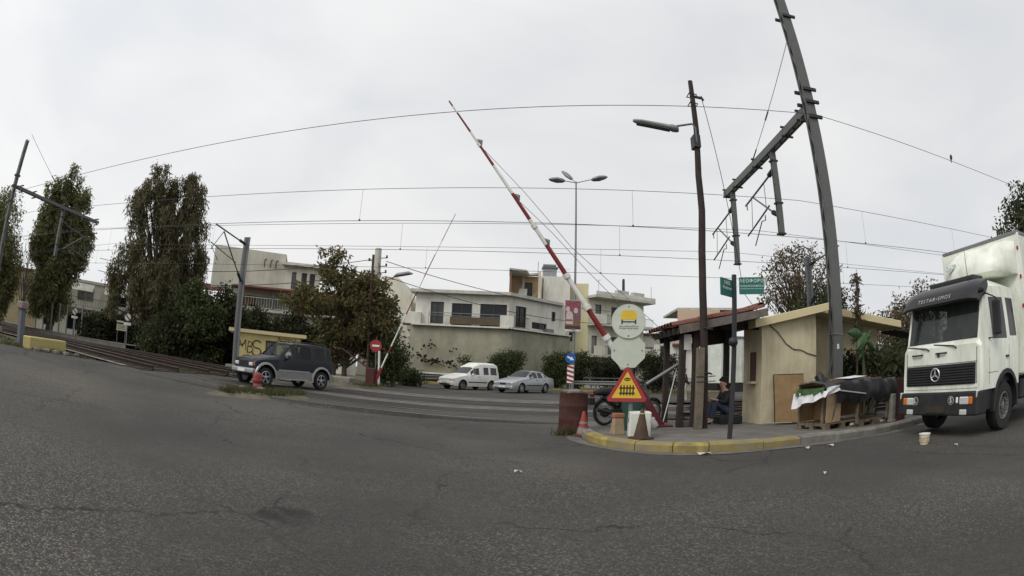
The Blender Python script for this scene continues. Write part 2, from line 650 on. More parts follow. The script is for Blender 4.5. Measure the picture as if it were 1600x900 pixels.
def make_track(p, spans, s_slp):
    root = thing('railway_track', '%s of the three rusty railway tracks over the crossing' % {13.6: 'nearest', 17.0: 'middle', 20.3: 'farthest'}[p], 'railway track', tuple(tp(0, p, 0)))
    for s0, s1, dz in spans:
        n = max(2, int((s1 - s0) / 3))
        for side in (-G2, G2):
            for nm, poly, m in (('rail', railprof, rust_rail), ('rail_head', [(-.034, .150), (.034, .150), (.034, .154), (-.034, .154)], rail_top)):
                mb = MB()
                L = len(poly)
                for k in range(n + 1):
                    s = s0 + (s1 - s0) * k / n
                    for a, b in poly:
                        q = tp(s, p + side + a)
                        mb.v.append((q.x, q.y, ter(q.x) + b + dz))
                for k in range(n):
                    for j in range(L):
                        mb.f.append((k * L + j, k * L + (j + 1) % L, (k + 1) * L + (j + 1) % L, (k + 1) * L + j))
                mb.build(nm, m, root, W=True)
    me = None
    for s0, s1 in s_slp:
        s = s0
        while s < s1:
            q = tp(s, p)
            if me is None:
                mb = MB().bx(-.125, .125, -1.25, 1.25, -.1, .055)
                o = mb.build('sleeper', sleeper_m, root, bev=.015)
                me = o.data
            else:
                o = link('sleeper', me, None, root)
            o.location = V((q.x, q.y, ter(q.x) - .005)) - root.location
            o.rotation_euler = (0, 0, -A0 + random.uniform(-.01, .01))
            s += .66
    return root


make_track(TR[0], [(-70, -11.9, .02), (-11.9, 4.1, -.145), (4.1, 40, .02)], [(-42, -12), (4.3, 16)])
make_track(TR[1], [(-70, -11.9, .02), (-11.9, 6.4, -.145), (6.4, 40, .02)], [(-42, -12), (6.6, 14)])
make_track(TR[2], [(-70, -11.9, .02), (-11.9, 6.4, -.145), (6.4, 40, .02)], [(-42, -12)])
# station platform edge far left, beyond the tracks
mb = MB()
for k in range(41):
    s = -90 + 66 * k / 40
    for p, z in ((23.0, 0), (23.0, .34), (27.5, .36)):
        q = tp(s, p)
        mb.v.append((q.x, q.y, ter(q.x) + z))
for k in range(40):
    for j in range(2):
        mb.f.append((3 * k + j, 3 * k + 3 + j, 3 * k + 4 + j, 3 * k + 1 + j))
tag(mb.build('station_platform', pavemat), kind='structure')
strip('pavement_edge', 22.95, 23.35, -90, -24, .372, mat('platform_edge_white', (.42, .41, .38), .85, var=.2, scale=3, dirt=(.25, .24, .2)), n=40)
# concrete edging between road and ballast, left
strip('track_edging', 11.95, 12.3, -60, -12.6, .03, kerb_grey, n=30)

# pavement island with its kerb stones
KP = [(1.55, 12.0), (1.42, 10.6), (1.36, 9.6), (1.38, 8.95), (1.52, 8.3), (1.85, 7.72), (2.3, 7.38), (2.9, 7.16), (3.6, 7.1), (4.4, 7.26), (5.2, 7.46), (6.2, 7.68), (7.3, 8.0), (8.5, 8.4), (10.5, 8.95), (14, 9.7), (24, 11.6)]


def catmull(P, step):
    P = [V((p[0], p[1], 0)) for p in P]
    outp = []
    for k in range(len(P) - 1):
        a, b, c, d = P[max(k - 1, 0)], P[k], P[k + 1], P[min(k + 2, len(P) - 1)]
        n = max(2, int((c - b).length / step))
        for j in range(n):
            t = j / n
            outp.append(.5 * ((2 * b) + (c - a) * t + (2 * a - 5 * b + 4 * c - d) * t * t + (3 * b - a - 3 * c + d) * t ** 3))
    outp.append(P[-1])
    return outp


kl = catmull(KP, .12)


def pz(x, y):
    """pavement height"""
    return ter(x) + .14 - .07 * ss((y - 7.5) / 3.)


pv = MB()
inner = []
for k, p in enumerate(kl):
    d = (kl[min(k + 1, len(kl) - 1)] - kl[max(k - 1, 0)]).normalized()
    nrm = V((-d.y, d.x, 0))
    inner.append(p + nrm * .17)
# pavement top as a fan of quads to the back edge
back = []
for k, p in enumerate(inner):
    f = k / (len(inner) - 1)
    back.append(V((min(max(p.x + .2, 1.8), 24), 12.05, 0)))
nrow = 8
for k in range(len(inner)):
    for j in range(nrow + 1):
        q = inner[k].lerp(back[k], j / nrow)
        q.z = pz(q.x, q.y) if j else pz(kl[k].x, kl[k].y) - .006
        pv.v.append(tuple(q))
for k in range(len(inner) - 1):
    for j in range(nrow):
        a = k * (nrow + 1) + j
        pv.f.append((a, a + nrow + 1, a + nrow + 2, a + 1))
pave = tag(pv.build('pavement', pavemat, smooth=60), kind='structure')
# kerb stones, one by one
dist = [0.]
for a, b in zip(kl, kl[1:]):
    dist.append(dist[-1] + (b - a).length)


def at_len(s):
    for k in range(len(kl) - 1):
        if dist[k + 1] >= s:
            f = (s - dist[k]) / (dist[k + 1] - dist[k])
            d = (kl[k + 1] - kl[k]).normalized()
            return kl[k].lerp(kl[k + 1], f), V((-d.y, d.x, 0))
    d = (kl[-1] - kl[-2]).normalized()
    return kl[-1], V((-d.y, d.x, 0))


s = .3
stone = 0
while s < 18:
    ln = random.uniform(.82, .96) if not 3.0 < s < 5.5 else random.uniform(.5, .62)
    mb = MB()
    nseg = 5
    jz = random.uniform(-.006, .006)
    for k in range(nseg + 1):
        p, nn = at_len(s + .007 + (ln - .014) * k / nseg)
        z = ter(p.x)
        for off, h in ((0, -.06), (.0, .105), (.03, .14), (.175, .146), (.175, -.06)):
            q = p + nn * off
            mb.v.append((q.x, q.y, z + h + (jz if h > 0 else 0)))
    for k in range(nseg):
        for j in range(4):
            mb.f.append((5 * k + j, 5 * k + 5 + j, 5 * k + 6 + j, 5 * k + 1 + j))
    mb.f += [(0, 1, 2, 3, 4), tuple(5 * nseg + q for q in (4, 3, 2, 1, 0))]
    p, _ = at_len(s + ln / 2)
    yel = 2.2 < s < 9.0 and p.x < 5.1
    mb.build('kerb_stone', (kerb_yel2 if random.random() < .4 or p.x > 3.9 else kerb_yel) if yel else kerb_grey, pave, rnd=.003)
    s += ln
# gutter strip of paler concrete along the kerb
mb = MB()
for k in range(18, len(kl) - 60):
    d = (kl[k + 1] - kl[k - 1]).normalized()
    nn = V((-d.y, d.x, 0))
    for o_ in (-.03, -.24 - .05 * math.sin(k * .35)):
        q = kl[k] + nn * o_
        mb.v.append((q.x, q.y, ter(q.x) + .005))
n = len(mb.v) // 2
for k in range(n - 1):
    mb.f.append((2 * k, 2 * k + 1, 2 * k + 3, 2 * k + 2))
tag(mb.build('road_edge', mat('gutter_concrete', (.125, .118, .105), .9, var=.25, scale=3, bump=.3, dirt=(.065, .06, .052), dscale=2, damt=.7), smooth=60), kind='structure')
# far kerb and verge beyond the second road
mb = MB()
for k in range(31):
    x = -7 + 60 * k / 30
    for dy, z in ((0, -.02), (0, .14), (.25, .16), (1.6, .16)):
        mb.v.append((x, 42.5 - .03 * x + dy, ter(x) + z))
for k in range(30):
    for j in range(3):
        mb.f.append((4 * k + j, 4 * k + 4 + j, 4 * k + 5 + j, 4 * k + 1 + j))
tag(mb.build('far_kerb', kerb_yel), kind='structure')

# ------------------------------------------------------------------ vehicles
def ring(st):
    x, (zs, ws), (zm, wm), (zb, wb), (zr, wr), zc = st
    L = [(-ws, zs), (-wm, zm), (-wb, zb), (-wr, zr), (-wr * .55, zc)]
    return [(x, y, z) for y, z in L] + [(x, -y, z) for y, z in reversed(L)]


def half_w(sts, x, z):
    for a, b in zip(sts, sts[1:]):
        if a[0] <= x <= b[0]:
            t = (x - a[0]) / (b[0] - a[0])
            pr = [((a[k][0] * (1 - t) + b[k][0] * t), (a[k][1] * (1 - t) + b[k][1] * t)) for k in (1, 2, 3, 4)]
            for (z0, w0), (z1, w1) in zip(pr, pr[1:]):
                if z <= z1 + 1e-6:
                    f = (z - z0) / (z1 - z0) if z1 > z0 else 0
                    return w0 + (w1 - w0) * max(f, 0)
            return pr[-1][1]
    return sts[-1][2][1]


def loft_body(root, sts, wins, paint, glass, arches, lower=None, low_segs=(0, 8), smooth=32, trim=None):
    """closed lofted shell; wins {(interval, seg): (name, inset_u, inset_v)}; wheel arches are cut out"""
    names = ['body']
    mats = [paint]
    if lower:
        names.append('lower_cladding')
        mats.append(lower)
    names.append('wheel_arch_liner')
    mats.append(black)
    arch_i = len(names) - 1
    mb = MB()
    n = 10
    for st in sts:
        mb.v += ring(st)
    F, I = [], []
    for k in range(len(sts) - 1):
        for j in range(n):
            q = (k * n + j, (k + 1) * n + j, (k + 1) * n + (j + 1) % n, k * n + (j + 1) % n)
            if (k, j) in wins:
                nm, iu, iv = wins[(k, j)]
                idx = len(names)
                names.append(nm)
                mats.append(glass)
                if iu == 0 and iv == 0:
                    F.append(q)
                    I.append(idx)
                    continue
                P = [V(mb.v[c]) for c in q]
                iu2 = iu if isinstance(iu, tuple) else (iu, iu)
                iv2 = iv if isinstance(iv, tuple) else (iv, iv)

                def bil(u, v):
                    return tuple((P[0] * (1 - u) + P[1] * u) * (1 - v) + (P[3] * (1 - u) + P[2] * u) * v)
                b = len(mb.v)
                mb.v += [bil(iu2[0], iv2[0]), bil(1 - iu2[1], iv2[0]), bil(1 - iu2[1], 1 - iv2[1]), bil(iu2[0], 1 - iv2[1])]
                for c in range(4):
                    F.append((q[c], q[(c + 1) % 4], b + (c + 1) % 4, b + c))
                    I.append(0)
                F.append((b, b + 1, b + 2, b + 3))
                I.append(idx)
            else:
                F.append(q)
                I.append(1 if lower and j in low_segs else 0)
    F.append(tuple(range(n)))
    I.append(0)
    F.append(tuple(reversed(range((len(sts) - 1) * n, len(sts) * n))))
    I.append(0)
    me = bpy.data.meshes.new('shell')
    me.from_pydata(mb.v, [], F)
    for _ in names:
        me.materials.append(None)
    me.polygons.foreach_set('material_index', I)
    bm = bmesh.new()
    bm.from_mesh(me)
    bmesh.ops.recalc_face_normals(bm, faces=bm.faces)
    bm.to_mesh(me)
    bm.free()
    ob = bpy.data.objects.new('shell', me)
    COL.objects.link(ob)
    cb = MB()
    for x, z, r, w, depth in arches:
        for sgn in (-1, 1):
            Mx = Matrix.Translation((x, sgn * (w - depth / 2 + .15), z)) @ Matrix.Rotation(R(90), 4, 'X')
            d = depth / 2 + .15
            cb.lathe([(r, -d), (r, d)], 28, Mx)
    cme = bpy.data.meshes.new('cutter')
    cme.from_pydata(cb.v, [], cb.f)
    bm = bmesh.new()
    bm.from_mesh(cme)
    bmesh.ops.recalc_face_normals(bm, faces=bm.faces)
    bm.to_mesh(cme)
    bm.free()
    for _ in range(arch_i + 1):
        cme.materials.append(None)
    cme.polygons.foreach_set('material_index', [arch_i] * len(cme.polygons))
    co = bpy.data.objects.new('cutter', cme)
    COL.objects.link(co)
    md = ob.modifiers.new('b', 'BOOLEAN')
    md.operation = 'DIFFERENCE'
    md.object = co
    md.solver = 'EXACT'
    md.material_mode = 'INDEX'
    dg = bpy.context.evaluated_depsgraph_get()
    res = bpy.data.meshes.new_from_object(ob.evaluated_get(dg))
    bpy.data.objects.remove(ob)
    bpy.data.objects.remove(co)
    vs = [v.co.copy() for v in res.vertices]
    groups = {}
    for p in res.polygons:
        groups.setdefault(p.material_index, []).append(tuple(p.vertices))
    objs = {}
    byname = {}
    for idx in sorted(groups):
        nm = names[idx] if idx < len(names) else 'body'
        byname.setdefault((nm, idx if idx > arch_i and nm not in ('windscreen', 'rear_window') else nm), []).extend([(f, idx) for f in groups[idx]])
    for (nm, _), fl in byname.items():
        use = sorted({i for f, _i in fl for i in f})
        mp_ = {v: k for k, v in enumerate(use)}
        g = MB()
        g.v = [tuple(vs[i]) for i in use]
        g.f = [tuple(mp_[i] for i in f) for f, _i in fl]
        o = g.build(nm, mats[fl[0][1]] if fl[0][1] < len(mats) else paint, root, smooth=smooth)
        objs.setdefault(nm, o)
    return objs


def wheel(root, x, y, z, r, w, sgn, rim_m, spokes=5, hub=.42, rim_r=.66):
    """tyre with a rim as its child; sgn -1 faces -y"""
    Mx = Matrix.Translation((x, y, z)) @ Matrix.Rotation(R(90 * -sgn), 4, 'X')
    h = w / 2
    ri = r * rim_r
    t = MB().lathe([(ri, -h), (r * .93, -h), (r, -h * .7), (r, h * .7), (r * .93, h), (ri + .01, h), (ri, h * .6)], 28, Mx, caps=False)
    o = t.build('wheel', rubber, root, smooth=40)
    g = MB().lathe([(.001, h * .1), (ri * .98, h * .05), (ri, h * .9), (ri * .92, h * .96), (ri * .88, h * .25)], 28, Mx, caps=False)
    if spokes:
        for k in range(spokes):
            a = 2 * math.pi * k / spokes + .3
            g.prism([(r * .04, -r * .05), (ri * .93, -r * .085), (ri * .93, r * .085), (r * .04, r * .05)], h * .3, h * .72, Mx @ Matrix.Rotation(a, 4, 'Z'))
    g.lathe([(ri * .28, h * .2), (ri * .28, h * .75), (ri * .12, h * .85)], 16, Mx)
    g.build('rim', rim_m, o, smooth=40)
    if spokes:
        MB().lathe([(ri * .1, h * .12), (ri * .87, h * .12)], 20, Mx, caps=False).build('brake_disc', black, o)
    return o


def panel(root, name, sts, m, x0, x1, z0, z1, sgn, th=.012, bev=.004):
    """thin plate lying on the body side"""
    mb = MB()
    P = []
    for x in (x0, x1):
        for z in (z0, z1):
            w = half_w(sts, x, z)
            P.append((x, z, w))
    vs = [(x, sgn * (w - .004), z) for x, z, w in P] + [(x, sgn * (w + th), z) for x, z, w in P]
    mb.add(vs, [(0, 1, 3, 2), (4, 6, 7, 5), (0, 2, 6, 4), (1, 5, 7, 3), (0, 4, 5, 1), (2, 3, 7, 6)])
    return mb.build(name, m, root, bev=bev)


def seam(root, sts, x, z0, z1, sgn, m=None, n=4):
    mb = MB()
    for k in range(n + 1):
        z = z0 + (z1 - z0) * k / n
        w = half_w(sts, x, z) + .002
        mb.v += [(x - .006, sgn * w, z), (x + .006, sgn * w, z)]
    for k in range(n):
        mb.f.append((2 * k, 2 * k + 1, 2 * k + 3, 2 * k + 2))
    return mb.build('door_seam', m or black, root)


lampglass = mat('headlamp_glass', (.62, .64, .63), .15, .3, var=.1, scale=20)
amber = mat('amber_lens', (.55, .16, .02), .25, 0, var=.15)
redlens = mat('red_lens', (.35, .015, .015), .25, 0, var=.15)
plate_m = mat('number_plate', (.6, .6, .56), .5, var=.05)
cglass = glassmat('car_glass', (.03, .035, .037), .42)
cglass_d = glassmat('car_glass_tinted', (.02, .022, .024), .22)
seatm = mat('seat_cloth', (.035, .035, .04), .9)


def skin_mesh(nodes, edges, name, m, parent, sub=1):
    """body part grown around a skeleton: nodes {key: (pos, radius)}"""
    keys = list(nodes)
    ix = {k: i for i, k in enumerate(keys)}
    me = bpy.data.meshes.new(name)
    me.from_pydata([nodes[k][0] for k in keys], [(ix[a], ix[b]) for a, b in edges], [])
    ob = bpy.data.objects.new(name, me)
    COL.objects.link(ob)
    ob.modifiers.new('s', 'SKIN')
    sv = me.skin_vertices[0].data
    for k in keys:
        r = nodes[k][1]
        sv[ix[k]].radius = r if isinstance(r, tuple) else (r, r)
    sv[0].use_root = True
    sb = ob.modifiers.new('u', 'SUBSURF')
    sb.levels = sub
    sb.render_levels = sub
    dg = bpy.context.evaluated_depsgraph_get()
    r2 = bpy.data.meshes.new_from_object(ob.evaluated_get(dg))
    bpy.data.objects.remove(ob)
    r2.polygons.foreach_set('use_smooth', [True] * len(r2.polygons))
    r2.materials.clear()
    return link(name, r2, m, parent)


def add_hand(nodes, edges, wrist, d, side, pre, s=1.):
    """palm and five fingers beyond the wrist; d = pointing direction, side = thumb direction"""
    w = V(nodes[wrist][0])
    d = V(d).normalized()
    side = (V(side) - d * V(side).dot(d)).normalized()
    nodes[pre + 'palm'] = (tuple(w + d * .07 * s), (.04 * s, .018 * s))
    edges.append((wrist, pre + 'palm'))
    for k, (o_, ln) in enumerate(((.03, .07), (.01, .08), (-.01, .075), (-.03, .06))):
        a = w + d * .1 * s + side * o_ * s
        b = a + d * ln * s
        nodes[pre + 'k%d' % k] = (tuple(a), .01 * s)
        nodes[pre + 't%d' % k] = (tuple(b), .008 * s)
        edges += [(pre + 'palm', pre + 'k%d' % k), (pre + 'k%d' % k, pre + 't%d' % k)]
    a = w + d * .03 * s + side * .045 * s
    b = a + d * .05 * s + side * .02 * s
    nodes[pre + 'th'] = (tuple(a), .011 * s)
    nodes[pre + 'tt'] = (tuple(b), .009 * s)
    edges += [(pre + 'palm', pre + 'th'), (pre + 'th', pre + 'tt')]


def person(root, J, shirt, trousers, face=(-1, 0, 0), hair=True, shoe=True):
    """J holds joint positions: hip, chest, neck, head, and for l/r: sh, el, wr, hp, kn, an, toe"""
    f = V(face).normalized()
    side = f.cross(V((0, 0, 1)))
    nodes = {'hip': (J['hip'], (.13, .1)), 'chest': (J['chest'], (.15, .1)), 'neck': (J['neck'], .055)}
    h = V(J['head'])
    nodes['jaw'] = (tuple(h + V((0, 0, -.06)) + f * .02), (.06, .065))
    nodes['brow'] = (tuple(h + V((0, 0, .04))), (.074, .09))
    nodes['crown'] = (tuple(h + V((0, 0, .1)) - f * .01), (.05, .06))
    edges = [('hip', 'chest'), ('chest', 'neck'), ('neck', 'jaw'), ('jaw', 'brow'), ('brow', 'crown')]
    for s in 'lr':
        nodes[s + 'sh'] = (J[s + 'sh'], .055)
        nodes[s + 'el'] = (J[s + 'el'], .042)
        nodes[s + 'wr'] = (J[s + 'wr'], .028)
        edges += [('chest', s + 'sh'), (s + 'sh', s + 'el'), (s + 'el', s + 'wr')]
        dd = V(J[s + 'wr']) - V(J[s + 'el'])
        add_hand(nodes, edges, s + 'wr', dd, f, s)
        nodes[s + 'hp'] = (J[s + 'hp'], .085)
        nodes[s + 'kn'] = (J[s + 'kn'], .058)
        nodes[s + 'an'] = (J[s + 'an'], .038)
        nodes[s + 'toe'] = (J[s + 'toe'], .03)
        edges += [('hip', s + 'hp'), (s + 'hp', s + 'kn'), (s + 'kn', s + 'an'), (s + 'an', s + 'toe')]
    skin_mesh(nodes, edges, 'body', skinm, root, 2)
    # face: nose, ears, eyes
    hd = MB()
    p = h + f * .085 + V((0, 0, -.005))
    hd.add([tuple(p + V((0, 0, .035))), tuple(p + side * .014), tuple(p - side * .014), tuple(p + f * .025 + V((0, 0, -.002)))], [(0, 1, 3), (0, 3, 2), (1, 2, 3)])
    for s in (-1, 1):
        q = h + side * s * .08
        hd.box(tuple(q), (.03, .02, .05))
    hd.build('ears_and_nose', skinm, root, smooth=60)
    for s in (-1, 1):
        q = h + f * .083 + side * s * .03 + V((0, 0, .03))
        MB().lathe([(.0, -.008), (.009, 0), (.0, .008)], 8, Matrix.Translation(q)).build('eye', black, root)
    q = h + f * .082 + V((0, 0, -.05))
    MB().box(tuple(q), (.012 + .03 * abs(side.x), .012 + .03 * abs(side.y), .008)).build('mouth', mat('lips', (.3, .12, .1), .6), root)
    if hair:
        nh = {'a': (tuple(h + V((0, 0, .06)) - f * .035), (.082, .085)), 'b': (tuple(h + V((0, 0, .105)) - f * .01), (.062, .07)), 'c': (tuple(h + V((0, 0, -.02)) - f * .06), (.06, .045))}
        skin_mesh(nh, [('a', 'b'), ('a', 'c')], 'hair', hairm, root, 2)
    ns = {'chest': (J['chest'], (.175, .125)), 'hip': (J['hip'], (.155, .125)), 'nb': (tuple(V(J['chest']).lerp(V(J['neck']), .6)), .08)}
    es = [('chest', 'hip'), ('chest', 'nb')]
    for s in 'lr':
        ns[s + 'sh'] = (J[s + 'sh'], .075)
        ns[s + 'el'] = (J[s + 'el'], .058)
        ns[s + 'wr'] = (tuple(V(J[s + 'el']).lerp(V(J[s + 'wr']), .92)), .042)
        es += [('chest', s + 'sh'), (s + 'sh', s + 'el'), (s + 'el', s + 'wr')]
    skin_mesh(ns, es, 'jacket', shirt, root, 2)
    ns = {'hip': (J['hip'], (.15, .12))}
    es = []
    for s in 'lr':
        ns[s + 'hp'] = (J[s + 'hp'], .1)
        ns[s + 'kn'] = (J[s + 'kn'], .075)
        ns[s + 'an'] = (tuple(V(J[s + 'kn']).lerp(V(J[s + 'an']), .94)), .06)
        es += [('hip', s + 'hp'), (s + 'hp', s + 'kn'), (s + 'kn', s + 'an')]
    skin_mesh(ns, es, 'trousers', trousers, root, 2)
    if shoe:
        for s in 'lr':
            a, t = V(J[s + 'an']), V(J[s + 'toe'])
            ns = {'h': (tuple(a + V((0, 0, -.035))), (.045, .04)), 't': (tuple(t), (.045, .035))}
            skin_mesh(ns, [('h', 't')], 'shoe', black, root, 1)


# ---- off-road car on the crossing
def suv():
    root = thing('off_road_car', 'dark blue four-wheel-drive car with silver lower sides driving over the level crossing', 'car', (-8.88, 15.71, ter(-8.)), R(61))
    root.scale = (.93, .90, .95)
    navy = mat('car_paint_navy', (.007, .009, .014), .3, 0, var=.06, spec=.35, dirt=(.02, .02, .022), dscale=3, damt=.2)
    silver = mat('car_paint_silver', (.34, .35, .35), .35, .5, var=.06, dirt=(.22, .21, .19), dscale=4, damt=.3)
    # x, sill, mid, belt, roof edge, crown
    S = [(.12, (.42, .66), (.58, .70), (.80, .70), (.86, .62), .87),
         (.20, (.36, .78), (.60, .82), (.88, .79), (.94, .66), .955),
         (.50, (.33, .81), (.62, .845), (.95, .81), (1.02, .68), 1.035),
         (1.18, (.33, .81), (.62, .845), (1.01, .82), (1.10, .72), 1.11),
         (1.34, (.33, .81), (.62, .845), (1.03, .82), (1.14, .71), 1.15),
         (1.86, (.33, .81), (.62, .845), (1.05, .82), (1.60, .64), 1.635),
         (2.02, (.33, .81), (.62, .845), (1.05, .82), (1.63, .645), 1.67),
         (2.85, (.33, .81), (.62, .845), (1.06, .82), (1.65, .65), 1.69),
         (2.95, (.33, .81), (.62, .845), (1.06, .82), (1.65, .65), 1.69),
         (3.55, (.36, .81), (.62, .845), (1.07, .82), (1.64, .64), 1.68),
         (3.62, (.36, .81), (.62, .845), (1.07, .82), (1.64, .64), 1.68),
         (3.92, (.40, .80), (.62, .84), (1.08, .80), (1.61, .61), 1.65),
         (4.00, (.42, .74), (.62, .78), (1.08, .74), (1.55, .56), 1.57)]
    W = {(4, 3): ('windscreen', 0, 0), (4, 4): ('windscreen', 0, 0), (4, 5): ('windscreen', 0, 0)}
    for k, iu in ((5, .5), (6, .04), (8, .05), (10, .1)):
        for sg in (2, 6):
            if k == 5:
                continue
            W[(k, sg)] = ('side_window', iu, (.05, .13) if sg == 2 else (.13, .05))
    W[(4, 2)] = ('side_window', (.42, .06), (.06, .2))
    W[(4, 6)] = ('side_window', (.42, .06), (.2, .06))
    for j in (3, 4, 5):
        W[(11, j)] = ('rear_window', .05, .03)
    loft_body(root, S, W, navy, glassmat('car_glass_clear', (.03, .035, .037), .68), [(.63, .36, .44, .845, .36), (3.36, .36, .44, .845, .36)], lower=silver)
    # flared silver arches
    for x in (.63, 3.36):
        for sg in (-1, 1):
            mb = MB()
            for k in range(13):
                a = R(-12 + 204 * k / 12)
                for r, y in ((.44, .835), (.44, .875), (.505, .865), (.52, .835)):
                    mb.v.append((x + r * math.cos(a), sg * y, .36 + r * math.sin(a)))
            for k in range(12):
                for j in range(4):
                    mb.f.append((4 * k + j, 4 * k + (j + 1) % 4, 4 * k + 4 + (j + 1) % 4, 4 * k + 4 + j))
            mb.build('wheel_arch_flare', silver, root, smooth=40)
            wheel(root, x, sg * .74, .34, .34, .23, sg, alloy, 5)
    for sg in (-1, 1):
        for x in (1.72, 2.42, 2.9, 3.58):
            seam(root, S, x, .64, 1.04, sg) if x in (1.72, 2.9) else None
        MB().bx(1.3, 2.75, sg * .83 - .03, sg * .83 + .03, .30, .34).build('side_step', silver, root, bev=.01)
        panel(root, 'side_moulding', S, silver, 1.22, 2.74, .60, .66, sg, .02)
        panel(root, 'door_handle', S, black, 2.68, 2.80, .93, .965, sg, .03)
        panel(root, 'door_handle', S, black, 3.36, 3.48, .95, .985, sg, .03) if False else None
        m = MB().box((1.62, sg * .93, 1.13), (.1, .2, .14)).build('door_mirror', black, root, bev=.025)
        MB().box((1.665, sg * .93, 1.13), (.012, .16, .1)).build('mirror_glass', lampglass, m)
        MB().box((.145, sg * .52, .76), (.09, .27, .12)).build('headlight', lampglass, root, bev=.02)
        MB().box((.185, sg * .70, .76), (.1, .1, .11)).build('indicator', amber, root, bev=.015)
        MB().box((3.99, sg * .62, .88), (.06, .12, .26)).build('tail_light', redlens, root, bev=.015)
    g = MB()
    for k in range(5):
        g.bx(.105, .15, -.37, .37, .70 + k * .028, .712 + k * .028)
    g.build('grille', black, root)
    MB().bx(.02, .2, -.80, .80, .44, .62).build('front_bumper', silver, root, bev=.05, seg=2)
    MB().bx(.0, .018, -.26, .26, .47, .58).build('number_plate', plate_m, root, bev=.004)
    MB().bx(3.88, 4.08, -.80, .80, .42, .60).build('rear_bumper', silver, root, bev=.05, seg=2)
    MB().tube([(4.1, -.2, .95), (4.1, -.2, .96)], .01).lathe([(.2, 0), (.33, .02), (.33, .2), (.2, .22)], 24, Matrix.Translation((4.0, .05, .95)) @ Matrix.Rotation(R(90), 4, 'Y')).build('spare_wheel', rubber, root, smooth=40)
    for sg in (-1, 1):
        MB().tube([(2.05, sg * .58, 1.665), (2.15, sg * .58, 1.72), (3.75, sg * .57, 1.72), (3.85, sg * .57, 1.67)], .016).build('roof_rail', black, root)
    MB().tube([(.9, -.66, 1.05), (1.05, -.68, 1.75)], [.006, .003], 5).build('aerial', black, root)
    w = MB()
    for y in (-.3, .25):
        w.tube([(1.30, y, 1.135), (1.36, y - .45, 1.19)], .01, 5)
    w.build('windscreen_wiper', black, root)
    # cabin
    MB().bx(1.3, 4.0, -.74, .74, .45, .62).build('cabin_floor', black, root)
    for x, ys_ in ((2.25, (-.36, .36)), (3.1, (-.36, .36))):
        for y in ys_:
            s = MB().bx(x - .45, x + .05, y - .25, y + .25, .62, .82).bx(x, x + .16, y - .25, y + .25, .8, 1.34).build('seat', seatm, root, bev=.05, seg=2)
            MB().bx(x + .03, x + .13, y - .13, y + .13, 1.34, 1.52).build('headrest', seatm, s, bev=.04, seg=2)
    MB().bx(1.25, 1.62, -.7, .7, .8, 1.08).build('dashboard', black, root, bev=.04)
    ms = Matrix.Translation((1.72, -.36, 1.05)) @ Matrix.Rotation(R(65), 4, 'Y')
    MB().lathe([(.17, -.012), (.19, 0), (.17, .012), (.155, 0), (.17, -.012)], 20, ms, caps=False).build('steering_wheel', black, root)
    return root


car_suv = suv()
c67, s67 = math.cos(R(61)), math.sin(R(61))
drv = thing('person', 'driver in a white shirt at the wheel of the dark blue off-road car', 'person', tuple(V((-8.88, 15.71, ter(-8.))) + V((2.05 * c67 + .36 * s67, 2.05 * s67 - .36 * c67, .82)) * .93), R(61))
person(drv, dict(hip=(.02, 0, .08), chest=(.08, 0, .38), neck=(.07, 0, .52), head=(.05, 0, .62),
                 lsh=(.06, -.19, .44), lel=(-.12, -.25, .26), lwr=(-.3, -.14, .28), rsh=(.06, .19, .44), rel=(-.12, .25, .26), rwr=(-.3, .14, .28),
                 lhp=(-.02, -.1, .07), lkn=(-.4, -.12, .08), lan=(-.62, -.12, -.2), ltoe=(-.75, -.12, -.22),
                 rhp=(-.02, .1, .07), rkn=(-.4, .12, .08), ran=(-.62, .12, -.2), rtoe=(-.75, .12, -.22)),
       mat('shirt_white', (.72, .78, .76), .8, var=.05), mat('trousers_grey', (.06, .06, .065), .9))


